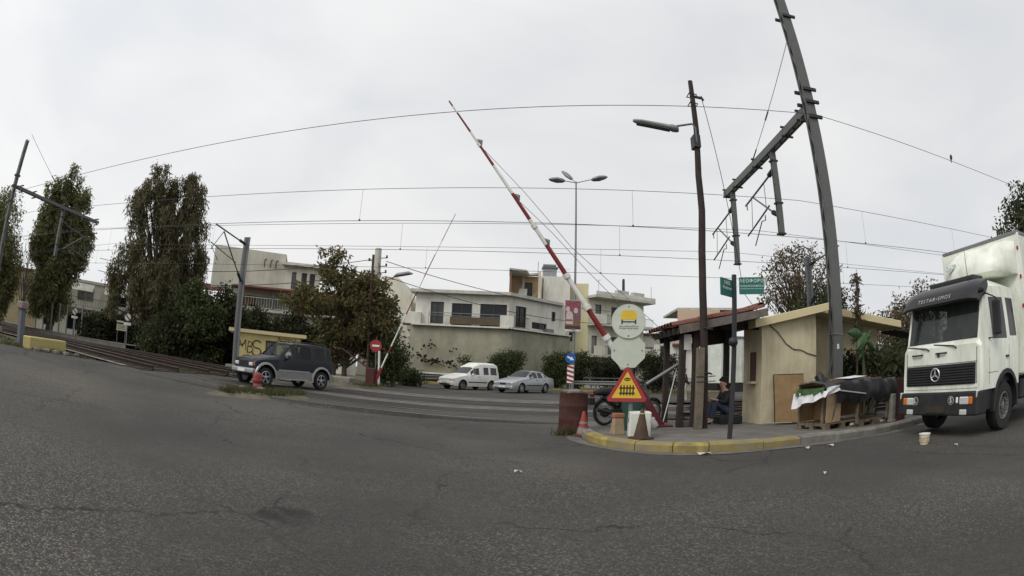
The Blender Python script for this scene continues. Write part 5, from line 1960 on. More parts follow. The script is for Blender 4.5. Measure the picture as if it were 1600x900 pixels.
yel = mat('sign_yellow', (.62, .42, .03), .5, 0, var=.08, scale=6, dirt=(.45, .32, .08), dscale=5, damt=.35)
sred = mat('sign_red', (.30, .028, .032), .5, 0, var=.1, scale=5, dirt=(.26, .05, .05), dscale=6, damt=.35)
sblk = mat('sign_black', (.015, .015, .015), .6)


def on_sign(z, off=0.):
    return frame((FN.x * (.05 + off) - .095, FN.y * (.05 + off), z), FX, FN)


s_ = .71
h_ = s_ * .8660
# triangle centroid height: base at .50, apex at 1.07
MT = on_sign(.79)
MB().prism(rounded_poly([(-s_ / 2, -h_ / 3), (s_ / 2, -h_ / 3), (0, h_ * 2 / 3)], .052), 0, .012, MT).build('triangle_border', sred, sg)
MB().prism(rounded_poly([(-s_ * .355, -h_ * .235), (s_ * .355, -h_ * .235), (0, h_ * .475)], .012), .0125, .0145, MT).build('triangle_field', yel, sg)
pf_ = MB()
for k in range(5):
    x = -.10 + k * .05
    pf_.prism([(x - .011, -.10), (x + .011, -.10), (x + .011, .06), (x, .078), (x - .011, .06)], .015, .0165, MT)
for z in (-.075, .01):
    pf_.prism([(-.13, z), (.13, z), (.13, z + .022), (-.13, z + .022)], .0166, .018, MT)
pf_.build('fence_symbol', sblk, sg)
pf_ = MB()
pf_.prism([(.055 * math.cos(a * .3927), .165 + .028 * math.sin(a * .3927)) for a in range(16)], .015, .0165, MT)
pf_.build('oval_sticker', sblk, sg)
MB().prism([(-.042, .161), (.042, .161), (.042, .169), (-.042, .169)], .0167, .018, MT).build('oval_bar', yel, sg)
MO = on_sign(1.425)
r8 = .28 / math.cos(R(22.5))
MB().prism(rounded_poly([(r8 * math.cos(R(22.5 + 45 * k)), r8 * math.sin(R(22.5 + 45 * k))) for k in range(8)], .02), 0, .01, MO).build('octagon_plate', signback, sg)
for x, y in ((-.23, 0), (.23, 0), (0, -.23), (0, .23)):
    MB().lathe([(.012, 0.0), (.012, .004)], 8, MO @ Matrix.Translation((x, y, .0102))).build('bolt', steel_dk, sg)
MC = on_sign(1.905, .02)
MB().lathe([(.285, 0), (.285, .012)], 40, MC).build('round_plate', mat('sign_round_pale', (.50, .54, .46), .5, 0, var=.06, scale=5, dirt=(.38, .40, .33), dscale=3, damt=.35), sg, smooth=30)
MB().lathe([(.285, 0.0125), (.275, .0145), (.27, .0125)], 40, MC, caps=False).build('round_rim', signback, sg)
MB().prism([(-.13, .035), (-.13, .13), (-.10, .17), (-.06, .18), (.06, .18), (.10, .17), (.13, .13), (.13, .035), (.10, .025), (-.10, .025)], .0125, .0145, MC).build('tank_symbol', yel, sg)
pf_ = MB().prism([(-.115, -.02), (.115, -.02), (.115, 0), (-.115, 0)], .0125, .0145, MC)
for x in (-.112, .112):
    pf_.prism([(x - .011, -.045), (x + .011, -.045), (x + .011, .025), (x - .011, .025)], .0146, .0160, MC)
pf_.prism([(.014 * math.cos(a * .785), -.01 + .014 * math.sin(a * .785)) for a in range(8)], .0146, .0162, MC)
pf_.build('axle_symbol', sblk, sg)
for zz in (-.085, -.118):
    up_, dn_ = [], []
    for k in range(17):
        x = -.16 + .32 * k / 16
        y = zz + .009 * math.sin(k * 1.2)
        up_.append((x, y + .0055))
        dn_.append((x, y - .0055))
    wv = MB()
    for k in range(16):
        wv.prism([dn_[k], dn_[k + 1], up_[k + 1], up_[k]], .0125, .0145, MC)
    wv.build('wave_symbol', mat('wave_blue_grey', (.06, .09, .12), .6), sg)
for y in (-.24, .24):
    MB().lathe([(.012, 0), (.012, .0165)], 8, MC @ Matrix.Translation((0, y, 0))).build('bolt', steel_dk, sg)

spz = pz(3.46, 7.59)
st = thing('street_name_post', 'black post with two green street name plates on the yellow kerb', 'street sign', (3.46, 7.59, spz))
top_ = (.04, .0, 2.58)
MB().beam((0, 0, 0), top_, .065, .065, up=(0, 1, 0)).build('post', steel_dk, st, bev=.006)
grn = mat('plate_green', (.012, .12, .105), .45, 0, var=.08, scale=5)
slet = mat('plate_letters', (.62, .68, .62), .5)
# right plate
MR = frame((.31, -.1, 2.395), (.95, -.31, 0), (-.31, -.95, 0))
pr_ = MB().prism(rounded_poly([(-.21, -.135), (.21, -.135), (.21, .135), (-.21, .135)], .02), 0, .02, MR).build('name_plate', grn, st)
text_mesh('\u039b\u0395\u03a9\u03a6\u039f\u03a1\u039f\u03a3', .075, 'lettering', slet, MR @ Matrix.Translation((.03, .075, .0215)), pr_, spacing=1.15)
text_mesh('\u039a\u03c9\u03bd\u03c3\u03c4\u03b1\u03bd\u03c4\u03b9\u03bd\u03bf\u03c5\u03c0\u03cc\u03bb\u03b5\u03c9\u03c2', .05, 'lettering', slet, MR @ Matrix.Translation((0, -.005, .0215)), pr_)
MB().bx(-.19, .19, -.052, -.047, .02, .0215, MR).build('rule_line', slet, pr_)
# left plate, seen at a slant
ML = frame((-.155, -.13, 2.345), (.78, .62, 0), (.62, -.78, 0))
pl_ = MB().prism(rounded_poly([(-.21, -.135), (.21, -.135), (.21, .135), (-.21, .135)], .02), -.01, .01, ML).build('name_plate', grn, st)
text_mesh('\u039f\u0394\u039f\u03a3', .075, 'lettering', slet, ML @ Matrix.Translation((0, .07, .0115)), pl_)
text_mesh('\u0395\u03bb\u03b1\u03b9\u03ce\u03bd\u03c9\u03bd', .06, 'lettering', slet, ML @ Matrix.Translation((0, -.01, .0115)), pl_)
MB().tube([(.04, -.02, 1.47), (-.02, -.1, 1.5), (-.1, -.14, 1.5)], .025, 8).lathe([(.03, 0), (.075, .04), (.075, .1), (.05, .13)], 14, Matrix.Translation((-.06, -.12, 1.5)) @ Matrix.Rotation(R(70), 4, 'Y') @ Matrix.Translation((0, 0, -.06))).build('black_lamp', black, st, smooth=50)

# ------------------------------------------------------------------ small things on the corner
cab = thing('white_cabinet', 'scuffed white metal cabinet standing behind the dark brown cone', 'cabinet', (2.15, 8.36, pz(2.15, 8.3)), R(-8))
cwm = mat('cabinet_white', (.62, .63, .56), .5, 0, var=.06, scale=4, dirt=(.35, .34, .27), dscale=4, damt=.5)
MB().bx(-.18, .18, -.12, .2, 0, .42).build('case', cwm, cab, bev=.012)
MB().bx(-.165, .165, -.132, -.122, .02, .40).build('door', cwm, cab, bev=.006)
MB().box((-.185, -.02, .28), (.01, .03, .07)).build('hinge', galv_dk, cab)
MB().box((.185, .02, .22), (.01, .04, .09)).build('latch', steel_dk, cab)
MB().bx(.19, .215, -.1, -.06, .0, .5).build('side_pipe', boomw, cab) if False else None


def cone(label, loc, r, h, body, foot, stripes, lean=0.):
    c = thing('traffic_cone', label, 'traffic cone', loc, random.uniform(0, 3))
    c.rotation_euler = (lean, lean * .5, .4)
    MB().prism(rounded_poly([(-r * 1.25, -r * 1.25), (r * 1.25, -r * 1.25), (r * 1.25, r * 1.25), (-r * 1.25, r * 1.25)], r * .3), 0, .035, None).build('base', foot, c, bev=.006)
    MB().lathe([(r, .035), (r * .93, .06), (r * .22, h - .01), (r * .16, h), (r * .1, h - .01)], 24).build('cone_body', body, c, smooth=40)
    for z0, z1, m in stripes:
        f = lambda z: r * .95 + (r * .22 - r * .95) * (z - .05) / (h - .05) + .003
        MB().lathe([(f(z0), z0), (f(z1), z1)], 24, caps=False).build('band', m, c, smooth=40)
    return c


brn = mat('cone_brown', (.06, .035, .022), .8, 0, var=.3, scale=8)
cone('faded brown traffic cone in front of the white cabinet', (2.10, 8.02, pz(2.1, 8.02)), .125, .48, brn, brn, [(.40, .415, mat('tape', (.4, .36, .25), .7))])
orng = mat('cone_red', (.22, .028, .02), .65, 0, var=.2, scale=8, dirt=(.15, .035, .025), dscale=7)
wst = mat('cone_white', (.19, .165, .15), .7, 0, var=.2, scale=9)
cone('red traffic cone with pale lower half standing before the red drum', (1.40, 9.58, ter(1.4) + .004), .125, .47, orng, brn, [(.06, .17, wst), (.24, .28, wst)])

dr = thing('steel_drum', 'rusty red steel drum with a stone on its lid', 'drum', (1.27, 10.12, ter(1.2) + .005))
drm = mat('drum_red_rust', (.052, .013, .011), .8, .1, var=.5, scale=6, bump=.5, bscale=9, dirt=(.06, .034, .022), dscale=6, damt=1.1, stretch=(1, 1, .22))
dp = [(.275, .0), (.295, .01), (.295, .03), (.285, .05), (.282, .15), (.28, .26), (.286, .28), (.28, .30), (.276, .42), (.274, .52), (.28, .54), (.273, .56), (.268, .66), (.266, .74), (.275, .77), (.275, .79), (.258, .78), (.252, .765)]
mbd = MB().lathe(dp, 36)
for k, (x, y, z) in enumerate(mbd.v):
    an = math.atan2(y, x)
    d_ = 1 - .05 * math.exp(-((an + 1.9) ** 2) / .05) * math.exp(-((z - .35) ** 2) / .03) - .04 * math.exp(-((an + 1.1) ** 2) / .08) * math.exp(-((z - .6) ** 2) / .02)
    d_ *= 1 + .012 * math.sin(an * 5 + z * 7) + .01 * math.sin(an * 11 - z * 13) + .02 * math.sin(an * 2 + 1) * (z > .6)
    mbd.v[k] = (x * d_, y * d_, z + .012 * math.sin(an * 3) * (z > .7))
mbd.build('shell', drm, dr, smooth=35)
MB().lathe([(.25, .745), (.25, .757), (.05, .765)], 28).build('lid', mat('lid_rust', (.08, .05, .035), .8, 0, var=.35, scale=8), dr, smooth=35)
stn = thing('stone_block', 'grey stone lying on top of the red drum', 'stone', (1.27, 10.1, .762 + ter(1.2)))
MB().box((0, 0, .05), (.24, .2, .1)).build('stone', kerb_grey, stn, bev=.03, rnd=.01)
pt = thing('plant_pot', 'square sandstone planter behind the grey sign post', 'planter', (1.92, 9.0, pz(1.9, 9)), .1)
pt.scale = (.82, .82, .86)
stm = mat('sandstone', (.3, .225, .14), .9, 0, var=.2, scale=6, bump=.3)
MB().add([(-.13, -.13, 0), (.13, -.13, 0), (.13, .13, 0), (-.13, .13, 0), (-.10, -.10, .34), (.10, -.10, .34), (.10, .10, .34), (-.10, .10, .34)], [(3, 2, 1, 0), (4, 5, 6, 7), (0, 1, 5, 4), (1, 2, 6, 5), (2, 3, 7, 6), (3, 0, 4, 7)]).build('tub', stm, pt, bev=.012)
MB().box((.0, 0, .39), (.24, .22, .09)).build('terracotta_rim', mat('terracotta', (.27, .12, .06), .85, var=.2), pt, bev=.015)
bu = thing('plastic_tub', 'dark green plastic tub behind the warning triangle', 'tub', (2.42, 9.95, pz(2.4, 9.9)))
MB().lathe([(.17, .0), (.24, .58), (.265, .6), (.265, .63), (.235, .63), (.225, .58)], 24).build('shell', mat('tub_green', (.025, .065, .055), .5), bu, smooth=40)
MB().lathe([(.0, .6), (.23, .6)], 20, caps=False).build('soil', bark, bu)
sk = thing('plastic_bag', 'small pale bag lying at the foot of the red barrier beam', 'bag', (2.92, 10.35, pz(2.9, 10.4)))
MB().tube([(0, 0, .0), (.01, 0, .06), (0, .01, .14), (.02, 0, .2), (.03, 0, .23)], [.1, .14, .12, .05, .02], 10).build('bag', mat('bag_pale', (.5, .49, .46), .5, var=.15, bump=.3), sk, smooth=60, rnd=.008)
bl = thing('concrete_block', 'small grey concrete block between the canopy posts', 'block', (3.72, 10.55, pz(3.7, 10.5)), .3)
MB().bx(-.1, .1, -.07, .07, 0, .13).build('block', kerb_grey, bl, bev=.012, rnd=.004)

# seated man on a black box under the canopy
se = thing('black_crate', 'low black crate serving as a seat beneath the tiled canopy', 'crate', (5.02, 11.2, pz(5, 11.2)), .1)
MB().bx(-.3, .3, -.22, .22, .0, .19).build('case', black, se, bev=.02)
MB().bx(-.28, .28, -.2, .2, .19, .22).build('lid', steel_dk, se, bev=.01)
mn = thing('person', 'person in a black jacket and blue jeans seated beneath the tiled canopy', 'person', (4.95, 11.2, pz(5, 11.2)))
jk = mat('jacket_black', (.012, .012, .014), .8)
jn = mat('jeans_blue', (.03, .042, .07), .9, var=.2)
person(mn, dict(hip=(.08, 0, .32), chest=(.0, 0, .64), neck=(-.05, 0, .81), head=(-.08, 0, .92),
                lsh=(.0, -.2, .72), lel=(-.12, -.26, .50), lwr=(-.30, -.16, .56), rsh=(.0, .2, .72), rel=(-.12, .26, .50), rwr=(-.30, .16, .56),
                lhp=(.04, -.11, .30), lkn=(-.34, -.16, .50), lan=(-.40, -.16, .09), ltoe=(-.54, -.17, .04),
                rhp=(.04, .11, .30), rkn=(-.32, .15, .49), ran=(-.34, .15, .09), rtoe=(-.48, .16, .04)), jk, jn, face=(-.8, -.6, 0))
# walker beyond the tracks
wk = thing('person', 'walker in a dark top and wide white trousers across the tracks', 'person', (8.52, 24.6, ter(8.5)), R(190))
person(wk, dict(hip=(0, 0, .93), chest=(-.01, 0, 1.27), neck=(-.02, 0, 1.45), head=(-.03, 0, 1.57),
                lsh=(0, -.19, 1.38), lel=(.05, -.24, 1.1), lwr=(-.05, -.25, .87), rsh=(0, .19, 1.38), rel=(-.05, .24, 1.1), rwr=(-.2, .22, .92),
                lhp=(0, -.1, .88), lkn=(-.16, -.1, .5), lan=(-.22, -.1, .09), ltoe=(-.36, -.1, .04),
                rhp=(0, .1, .88), rkn=(.06, .1, .48), ran=(.22, .1, .12), rtoe=(.1, .1, .04)), mat('top_dark', (.03, .025, .025), .9), mat('trousers_white', (.6, .57, .52), .85))

# ------------------------------------------------------------------ buildings
pane_m = glassmat('window_pane', (.012, .014, .016), .0, .12)
pane_m.node_tree.nodes['Principled BSDF'].inputs['Specular IOR Level'].default_value = .3
PANES = [pane_m, pane_m, pane_m, mat('pane_curtain', (.2, .19, .17), .35, 0, var=.3, scale=3, spec=.4), mat('pane_dim', (.05, .052, .055), .2, 0, var=.4, scale=1.5, spec=.4), mat('pane_blind', (.11, .12, .13), .3, 0, var=.2, scale=2, spec=.4)]
framew = mat('window_frame_white', (.5, .5, .47), .5)
framed = mat('window_frame_dark', (.05, .045, .04), .5)
cream = mat('render_cream', (.62, .60, .50), .9, 0, var=.06, scale=.8, bump=.1, dirt=(.42, .40, .32), dscale=1.1, damt=.65, stretch=(1, 1, .3))
offw = mat('render_offwhite', (.64, .63, .57), .9, 0, var=.06, scale=.8, bump=.1, dirt=(.42, .40, .34), dscale=1.1, damt=.7, stretch=(1, 1, .3))
yello = mat('render_pale_yellow', (.60, .55, .33), .9, 0, var=.05, scale=.8, dirt=(.46, .42, .28), dscale=.7, damt=.4)
slabm = mat('concrete_slab', (.48, .47, .42), .9, 0, var=.12, scale=1.5, dirt=(.28, .27, .23), dscale=1.2, damt=.5)
pinkm = mat('render_pinkish', (.5, .37, .27), .9, 0, var=.08, scale=1)
brownw = mat('inner_wall_brown', (.15, .085, .055), .9, 0, var=.2, scale=1.5)
tanw = mat('inner_wall_tan', (.42, .30, .17), .9, 0, var=.15, scale=1.2, dirt=(.3, .2, .12))


def wall(parent, p0, p1, z0, z1, opens, m, frame_m=None, depth=.14, name='wall', bars=1):
    """wall seen from its right-hand side (going p0 -> p1) with real openings, reveals, frames and panes"""
    p0, p1 = V((*p0, 0)), V((*p1, 0))
    d = (p1 - p0)
    L = d.length
    d.normalize()
    nrm = V((d.y, -d.x, 0))
    us = sorted({0., L, *[o[0] for o in opens], *[o[1] for o in opens]})
    zs = sorted({z0, z1, *[o[2] for o in opens], *[o[3] for o in opens]})
    P = lambda u, z, dp=0.: tuple(p0 + d * u - nrm * dp + V((0, 0, z)))
    mb = MB()
    for a, b in zip(us, us[1:]):
        for c, e in zip(zs, zs[1:]):
            mu, mz = (a + b) / 2, (c + e) / 2
            if any(o[0] < mu < o[1] and o[2] < mz < o[3] for o in opens):
                continue
            mb.add([P(a, c), P(b, c), P(b, e), P(a, e)], [(0, 1, 2, 3)])
    for o in opens:
        a, b, c, e = o[:4]
        for q in (((a, c), (b, c)), ((b, c), (b, e)), ((b, e), (a, e)), ((a, e), (a, c))):
            mb.add([P(*q[0]), P(*q[1]), P(*q[1], depth + .02), P(*q[0], depth + .02)], [(0, 1, 2, 3)])
    w = mb.build(name, m, parent, W=True)
    for o in opens:
        a, b, c, e = o[:4]
        fm = o[4] if len(o) > 4 else (frame_m or framew)
        f = MB()
        t = .06
        vert = [a, b - t] + ([(a + b) / 2 - t / 2] if bars and b - a > .9 else [])
        for u in vert:
            f.add([P(u, c, depth), P(u + t, c, depth), P(u + t, e, depth), P(u, e, depth), P(u, c, depth - .05), P(u + t, c, depth - .05), P(u + t, e, depth - .05), P(u, e, depth - .05)],
                  [(4, 5, 6, 7), (0, 4, 7, 3), (1, 2, 6, 5)])
        for z in (c, e - t):
            f.add([P(a + t, z, depth - .045), P(b - t, z, depth - .045), P(b - t, z + t, depth - .045), P(a + t, z + t, depth - .045)], [(0, 1, 2, 3)])
        wo = f.build('window', fm, parent, W=True)
        MB().add([P(a, c, depth + .015), P(b, c, depth + .015), P(b, e, depth + .015), P(a, e, depth + .015)], [(0, 1, 2, 3)]).build('pane', random.choice(PANES), wo, W=True)
    return w


def slab(parent, poly, z0, z1, m, name='roof'):
    return MB().prism(poly, z0, z1).build(name, m, parent, W=True)


def railing(parent, pts, z0, z1, step=.14, m=None, name='railing'):
    m = m or galv_dk
    mb = MB()
    for a, b in zip(pts, pts[1:]):
        a, b = V((*a, 0)), V((*b, 0))
        mb.beam(a + V((0, 0, z1)), b + V((0, 0, z1)), .05, .05).beam(a + V((0, 0, z0)), b + V((0, 0, z0)), .04, .04)
        n = int((b - a).length / step)
        for k in range(n + 1):
            q = a.lerp(b, k / n)
            mb.beam(q + V((0, 0, z0)), q + V((0, 0, z1)), .02, .02)
    return mb.build(name, m, parent, W=True)


# ---- white two-storey building facing the crossing
bA = thing('white_building', 'white two-storey building with netting round its ground floor', 'building', (-4, 45, 0))
c_ = (-.2, 45.0)
e_ = (5.4, 51.0)
wall(bA, (-8.3, 45), c_, 5.1, 7.85, [(1.35, 2.5, 5.25, 7.12, framed), (3.2, 4.95, 5.15, 7.06, framed), (5.65, 7.95, 5.15, 7.1, framed)], offw, framed)
dl = math.hypot(e_[0] - c_[0], e_[1] - c_[1])
wall(bA, c_, e_, 5.1, 7.85, [(.9, 2.3, 5.3, 7.15, framed), (3.1, 5.2, 5.35, 5.95, framed), (5.9, 6.5, 6.3, 7.2, framed)], offw, framed)
wall(bA, (-8.3, 52), (-8.3, 45), 5.1, 7.85, [], offw)
slab(bA, [(-8.75, 44.45), (-.05, 44.45), (5.0, 49.9), (4.6, 56), (-8.75, 56)], 7.85, 8.12, slabm)
# netting round the ground floor, sagging between its ties
net = mat('netting', (.30, .29, .22), .9, 0, var=.15, scale=.9, bump=.25, bscale=3, dirt=(.19, .18, .13), dscale=.9, damt=.8, stretch=(1, 1, .4))
mb = MB()
path = [(-8.6, 44.7), (-.1, 44.6), (5.8, 50.9)]
cols_ = []
for a, b in zip(path, path[1:]):
    for k in range(16):
        cols_.append((a[0] + (b[0] - a[0]) * k / 16, a[1] + (b[1] - a[1]) * k / 16))
cols_.append(path[-1])
for i, (x, y) in enumerate(cols_):
    for j in range(5):
        z = .95 + 4.05 * j / 4
        bulge = .05 * math.sin(i * 1.9 + j) - .12 * math.sin(math.pi * j / 4)
        mb.v.append((x, y + bulge * .6, z + (.05 * math.sin(i * .8) if j == 0 else 0)))
for i in range(len(cols_) - 1):
    for j in range(4):
        mb.f.append((5 * i + j, 5 * i + 5 + j, 5 * i + 6 + j, 5 * i + 1 + j))
mb.build('netting', net, bA, W=True, smooth=60)
MB().beam((-8.9, 44.5, .93), (-.1, 44.4, .93), .12, .14).beam((-.1, 44.4, .93), (5.9, 50.8, .93), .12, .14).build('lower_ledge', offw, bA, W=True)
MB().beam((-8.5, 44.6, 5.05), (-.1, 44.5, 5.05), .5, .12).beam((-.1, 44.5, 5.05), (5.7, 50.8, 5.05), .5, .12).build('upper_ledge', offw, bA, W=True)
MB().beam((-.1, 44.4, 4.98), (5.7, 50.6, 4.98), .1, .1).build('dark_ledge_line', steel_dk, bA, W=True)  # dark line along the right wing's ledge
wall(bA, (-8.3, 45.6), (-.3, 45.6), 0, 5, [], brownw, name='ground_floor_wall')
wall(bA, (-.3, 45.6), (5.2, 51.4), 0, 5, [], brownw, name='ground_floor_wall')
for x in (-8, -5.3, -2.7, -.3):
    MB().bx(x - .15, x + .15, 44.9, 45.2, 0, 5).build('column', slabm, bA, W=True)
MB().bx(-9.6, -7.7, 44.6, 47, 5.1, 6.12).build('terrace_parapet', offw, bA, W=True, bev=.02)
fab = mat('balcony_fabric', (.10, .075, .05), .9, 0, var=.15, scale=1.2)
MB().beam((-5.15, 44.42, 5.52), (-.45, 44.42, 5.52), .04, .62).build('balcony_screen', fab, bA, W=True)
railing(bA, [(-7.0, 44.42), (-.3, 44.40)], 5.9, 6.12, 1.2, galv)
railing(bA, [(-7.0, 44.5), (-5.8, 44.5)], 5.2, 5.9, .3, framed)
railing(bA, [(.1, 44.75), (1.6, 46.3)], 5.2, 6.1, .16, framed)
MB().bx(-.9, .25, 44.35, 44.6, 5.1, 6.1).build('corner_parapet', offw, bA, W=True)
MB().beam((3.2, 48.1, 5.2), (3.9, 48.85, 5.2), .4, .5).build('air_conditioner', galv, bA, W=True)
# stains of climbing plant on the netting
gr = MB()
rg = random.Random(3)
for cx, cz, n in ((-6.8, 3.2, 10), (-7.6, 2.5, 14), (-7.0, 2.0, 12), (-6.2, 1.9, 26), (-5.0, 1.8, 22), (-4.6, 3.0, 6)):
    for _ in range(n):
        x = cx + rg.gauss(0, .28)
        z = cz + rg.gauss(0, .16)
        s = rg.uniform(.06, .16)
        gr.add([(x - s, 44.32, z), (x, 44.30, z - s * .7), (x + s, 44.33, z), (x, 44.28, z + s * .8)], [(0, 1, 2, 3)])
gr.tube([(-7.7, 44.32, 2.7), (-7.4, 44.3, 2.2), (-6.4, 44.3, 1.9), (-5.4, 44.3, 1.6)], .03, 5)
gr.build('climbing_plant', leafmat('dry_creeper', (.02, .02, .012), (.05, .035, .025)), bA, W=True)

# half-demolished room on the flat roof
ru = thing('ruined_room', 'half-demolished room with open brown interior above the white building', 'ruin', (1, 48, 8.12))
MB().bx(-.25, -.05, 46.9, 50.2, 8.125, 10.55).build('side_wall', brownw, ru, W=True)
wall(ru, (-.05, 50), (2.6, 50), 8.125, 10.6, [(1.15, 2.0, 8.13, 10.0, framed)], tanw, name='back_wall', bars=0)
MB().add([(-.3, 46.7, 10.55), (1.3, 47.6, 10.62), (1.6, 48.9, 10.5), (2.6, 49.1, 10.7), (2.6, 50.2, 10.7), (-.3, 50.2, 10.55), (-.3, 46.7, 10.7), (1.3, 47.6, 10.75), (1.6, 48.9, 10.68), (2.6, 49.1, 10.85), (2.6, 50.2, 10.85), (-.3, 50.2, 10.7)],
         [(5, 4, 3, 2, 1, 0), (6, 7, 8, 9, 10, 11), (0, 1, 7, 6), (1, 2, 8, 7), (2, 3, 9, 8), (5, 0, 6, 11)]).build('broken_roof', slabm, ru, W=True)
MB().bx(2.42, 2.66, 48.2, 48.45, 8.125, 10.75).build('standing_post', cream, ru, W=True)
MB().add([(.45, 48.4, 8.13), (1.35, 48.3, 8.13), (1.45, 48.9, 9.2), (.7, 49.0, 9.2), (.45, 48.5, 8.13), (1.35, 48.4, 8.13), (1.45, 49.0, 9.2), (.7, 49.1, 9.2)], [(0, 1, 2, 3), (7, 6, 5, 4), (0, 3, 7, 4), (1, 5, 6, 2), (3, 2, 6, 7)]).build('fallen_slab', offw, ru, W=True)
MB().add([(.85, 49.6, 9.2), (1.15, 49.5, 9.0), (1.2, 49.9, 10.4), (.95, 49.9, 10.5)], [(0, 1, 2, 3), (3, 2, 1, 0)]).build('torn_panel', slabm, ru, W=True)
MB().beam((1.9, 48.6, 8.13), (2.3, 48.9, 8.9), .2, .12).build('rubble_beam', tanw, ru, W=True)

bW = thing('white_block', 'plain white stair block with a water heater behind the ruined room', 'building', (4, 51.5, 0))
wall(bW, (2.75, 51), (5.7, 51), 0, 10.75, [], offw)
wall(bW, (2.75, 55), (2.75, 51), 0, 10.75, [], offw)
slab(bW, [(2.75, 51), (5.7, 51), (5.7, 55), (2.75, 55)], 10.75, 10.9, offw)
MB().bx(3.0, 4.35, 51.1, 52.2, 10.9, 11.75).build('tank_stand', mat('tank_grey', (.3, .3, .31), .6), bW, W=True, bev=.04)
MB().bx(2.9, 4.5, 50.95, 52.2, 11.75, 11.85).tube([(3.0, 51.3, 12.0), (4.3, 51.3, 12.0)], .16, 12).build('water_heater', galv, bW, W=True)
MB().tube([(2.5, 51, 10.8), (2.5, 51, 12.3)], .03, 6).tube([(4.9, 51.1, 10.9), (4.9, 51.1, 12.0)], .02, 5).beam((4.5, 51.1, 11.6), (5.7, 51.1, 11.7), .02, .02).build('antenna', galv_dk, bW, W=True)
MB().beam((3.0, 50.97, 8.2), (3.0, 50.97, 10.7), .1, .06).build('dark_seam', brownw, bW, W=True)

# ---- pale yellow block of flats with balconies
bB = thing('apartment_block', 'pale yellow block of flats with projecting balconies behind the round sign', 'building', (9, 54, 0))
wall(bB, (5.3, 52.5), (7.7, 52.0), 0, 10.35, [(.5, 1.0, 4.6, 5.6)], yello)
F0, F1 = V((7.7, 52.0, 0)), V((14.4, 55.6, 0))
fd = (F1 - F0).normalized()
fn = V((fd.y, -fd.x, 0))
fl = lambda u, o=0.: tuple((F0 + fd * u + fn * o)[:2])
LL = (F1 - F0).length
wall(bB, fl(0), fl(LL), 0, 9.0, [(.9, 1.7, 6.6, 8.5, framed), (3.0, 4.7, 6.7, 8.4, framed), (.5, 1.2, 3.5, 5.3, framed), (2.6, 4.2, 3.5, 5.3, framed), (5.3, 6.4, 3.6, 5.2, framed), (5.4, 6.6, 6.7, 8.4, framed), (.6, 3.2, .3, 2.4, framed), (4.2, 6.6, .3, 2.4, framed)], cream, framed)
wall(bB, fl(LL), (11.5, 62), 0, 9, [], cream)
slab(bB, [(5.3, 52.5), (7.7, 52), (7.9, 57), (5.3, 58)], 10.35, 10.5, yello)
for z0, z1, o in ((9.0, 9.25, 1.5), (6.25, 6.45, 1.3), (3.1, 3.3, 1.3)):
    slab(bB, [fl(-.15, .02), fl(-.15, o), fl(LL + .4, o), fl(LL + .4, .02)], z0, z1, slabm, 'balcony_slab')
slab(bB, [fl(-.15, .0), fl(LL + .4, .0), (11.5, 62), (7, 60)], 9.0, 9.2, slabm)
MB().beam((*fl(-.1, 1.45), 9.42), (*fl(LL + .4, 1.45), 9.42), .1, .35).build('parapet', offw, bB, W=True)
MB().beam((*fl(-.05, 1.22), 3.75), (*fl(1.2, 1.22), 3.75), .1, .9).build('balcony_front', cream, bB, W=True)
MB().beam((*fl(5.0, 1.22), 3.75), (*fl(LL + .3, 1.22), 3.75), .1, .9).build('balcony_front', cream, bB, W=True)
MB().beam((*fl(-.05, 1.22), 6.9), (*fl(1.4, 1.22), 6.9), .1, .9).build('balcony_front', offw, bB, W=True)
railing(bB, [fl(1.2, 1.22), fl(5.0, 1.22)], 3.35, 4.2, .16)
railing(bB, [fl(1.4, 1.22), fl(LL + .3, 1.22)], 6.5, 7.3, .16)
for u in (2.6, 4.8):
    MB().beam((*fl(u, 1.2), 9.75), (*fl(u + 1.6, 1.2), 9.75), .5, .45).build('roof_planter', slabm, bB, W=True, bev=.03)
MB().tube([(*fl(4.3, .4), 9.2), (*fl(4.3, .4), 11.3), (*fl(4.32, .4), 11.45)], [.16, .14, .1], 10).build('chimney', steel_dk, bB, W=True)
MB().tube([(*fl(LL + .2, 1.0), 9.2), (*fl(LL + .2, 1.0), 10.9)], .025, 5).tube([(*fl(.9, .5), 9.3), (*fl(.9, .5), 11.0)], .02, 5).beam((*fl(.6, .5), 10.7), (*fl(1.3, .5), 11.0), .02, .02).build('antenna', galv_dk, bB, W=True)
# ---- houses behind the canopy
bC = thing('pink_house', 'pinkish house with a tiled ledge seen between the canopy posts', 'house', (15, 43, 0))
wall(bC, (12.4, 44), (19.5, 42.5), 0, 4.0, [(.5, 1.1, 2.9, 3.9), (4.3, 5.2, 1.2, 2.6)], offw)
wall(bC, (14.4, 43.57), (19.5, 42.49), 4.0, 7.0, [(1.2, 2.0, 4.6, 6.2, framed), (3.2, 4.1, 4.6, 6.2)], pinkm)
MB().beam((13.9, 43.4, 3.95), (19.6, 42.2, 3.95), .6, .18).build('tiled_ledge', tilem, bC, W=True)
slab(bC, [(14.4, 43.57), (19.5, 42.49), (20, 50), (15, 50)], 7.0, 7.2, slabm)
bD = thing('white_house', 'white house with small windows behind the grey counterweight arm', 'house', (12, 58, 0))
wall(bD, (12.6, 58), (21, 58), 0, 5.9, [(.8, 1.8, 2.8, 4.4), (2.6, 3.6, 3.0, 4.6), (5, 6, 3, 4.5), (1.0, 2.2, 4.9, 5.6)], offw)
wall(bD, (12.6, 64), (12.6, 58), 0, 5.9, [], offw)
slab(bD, [(12.2, 57.6), (21, 57.6), (21, 66), (12.2, 66)], 5.9, 6.15, tilem)
railing(bD, [(12.8, 57.5), (16, 57.5)], 2.6, 3.4, .2)
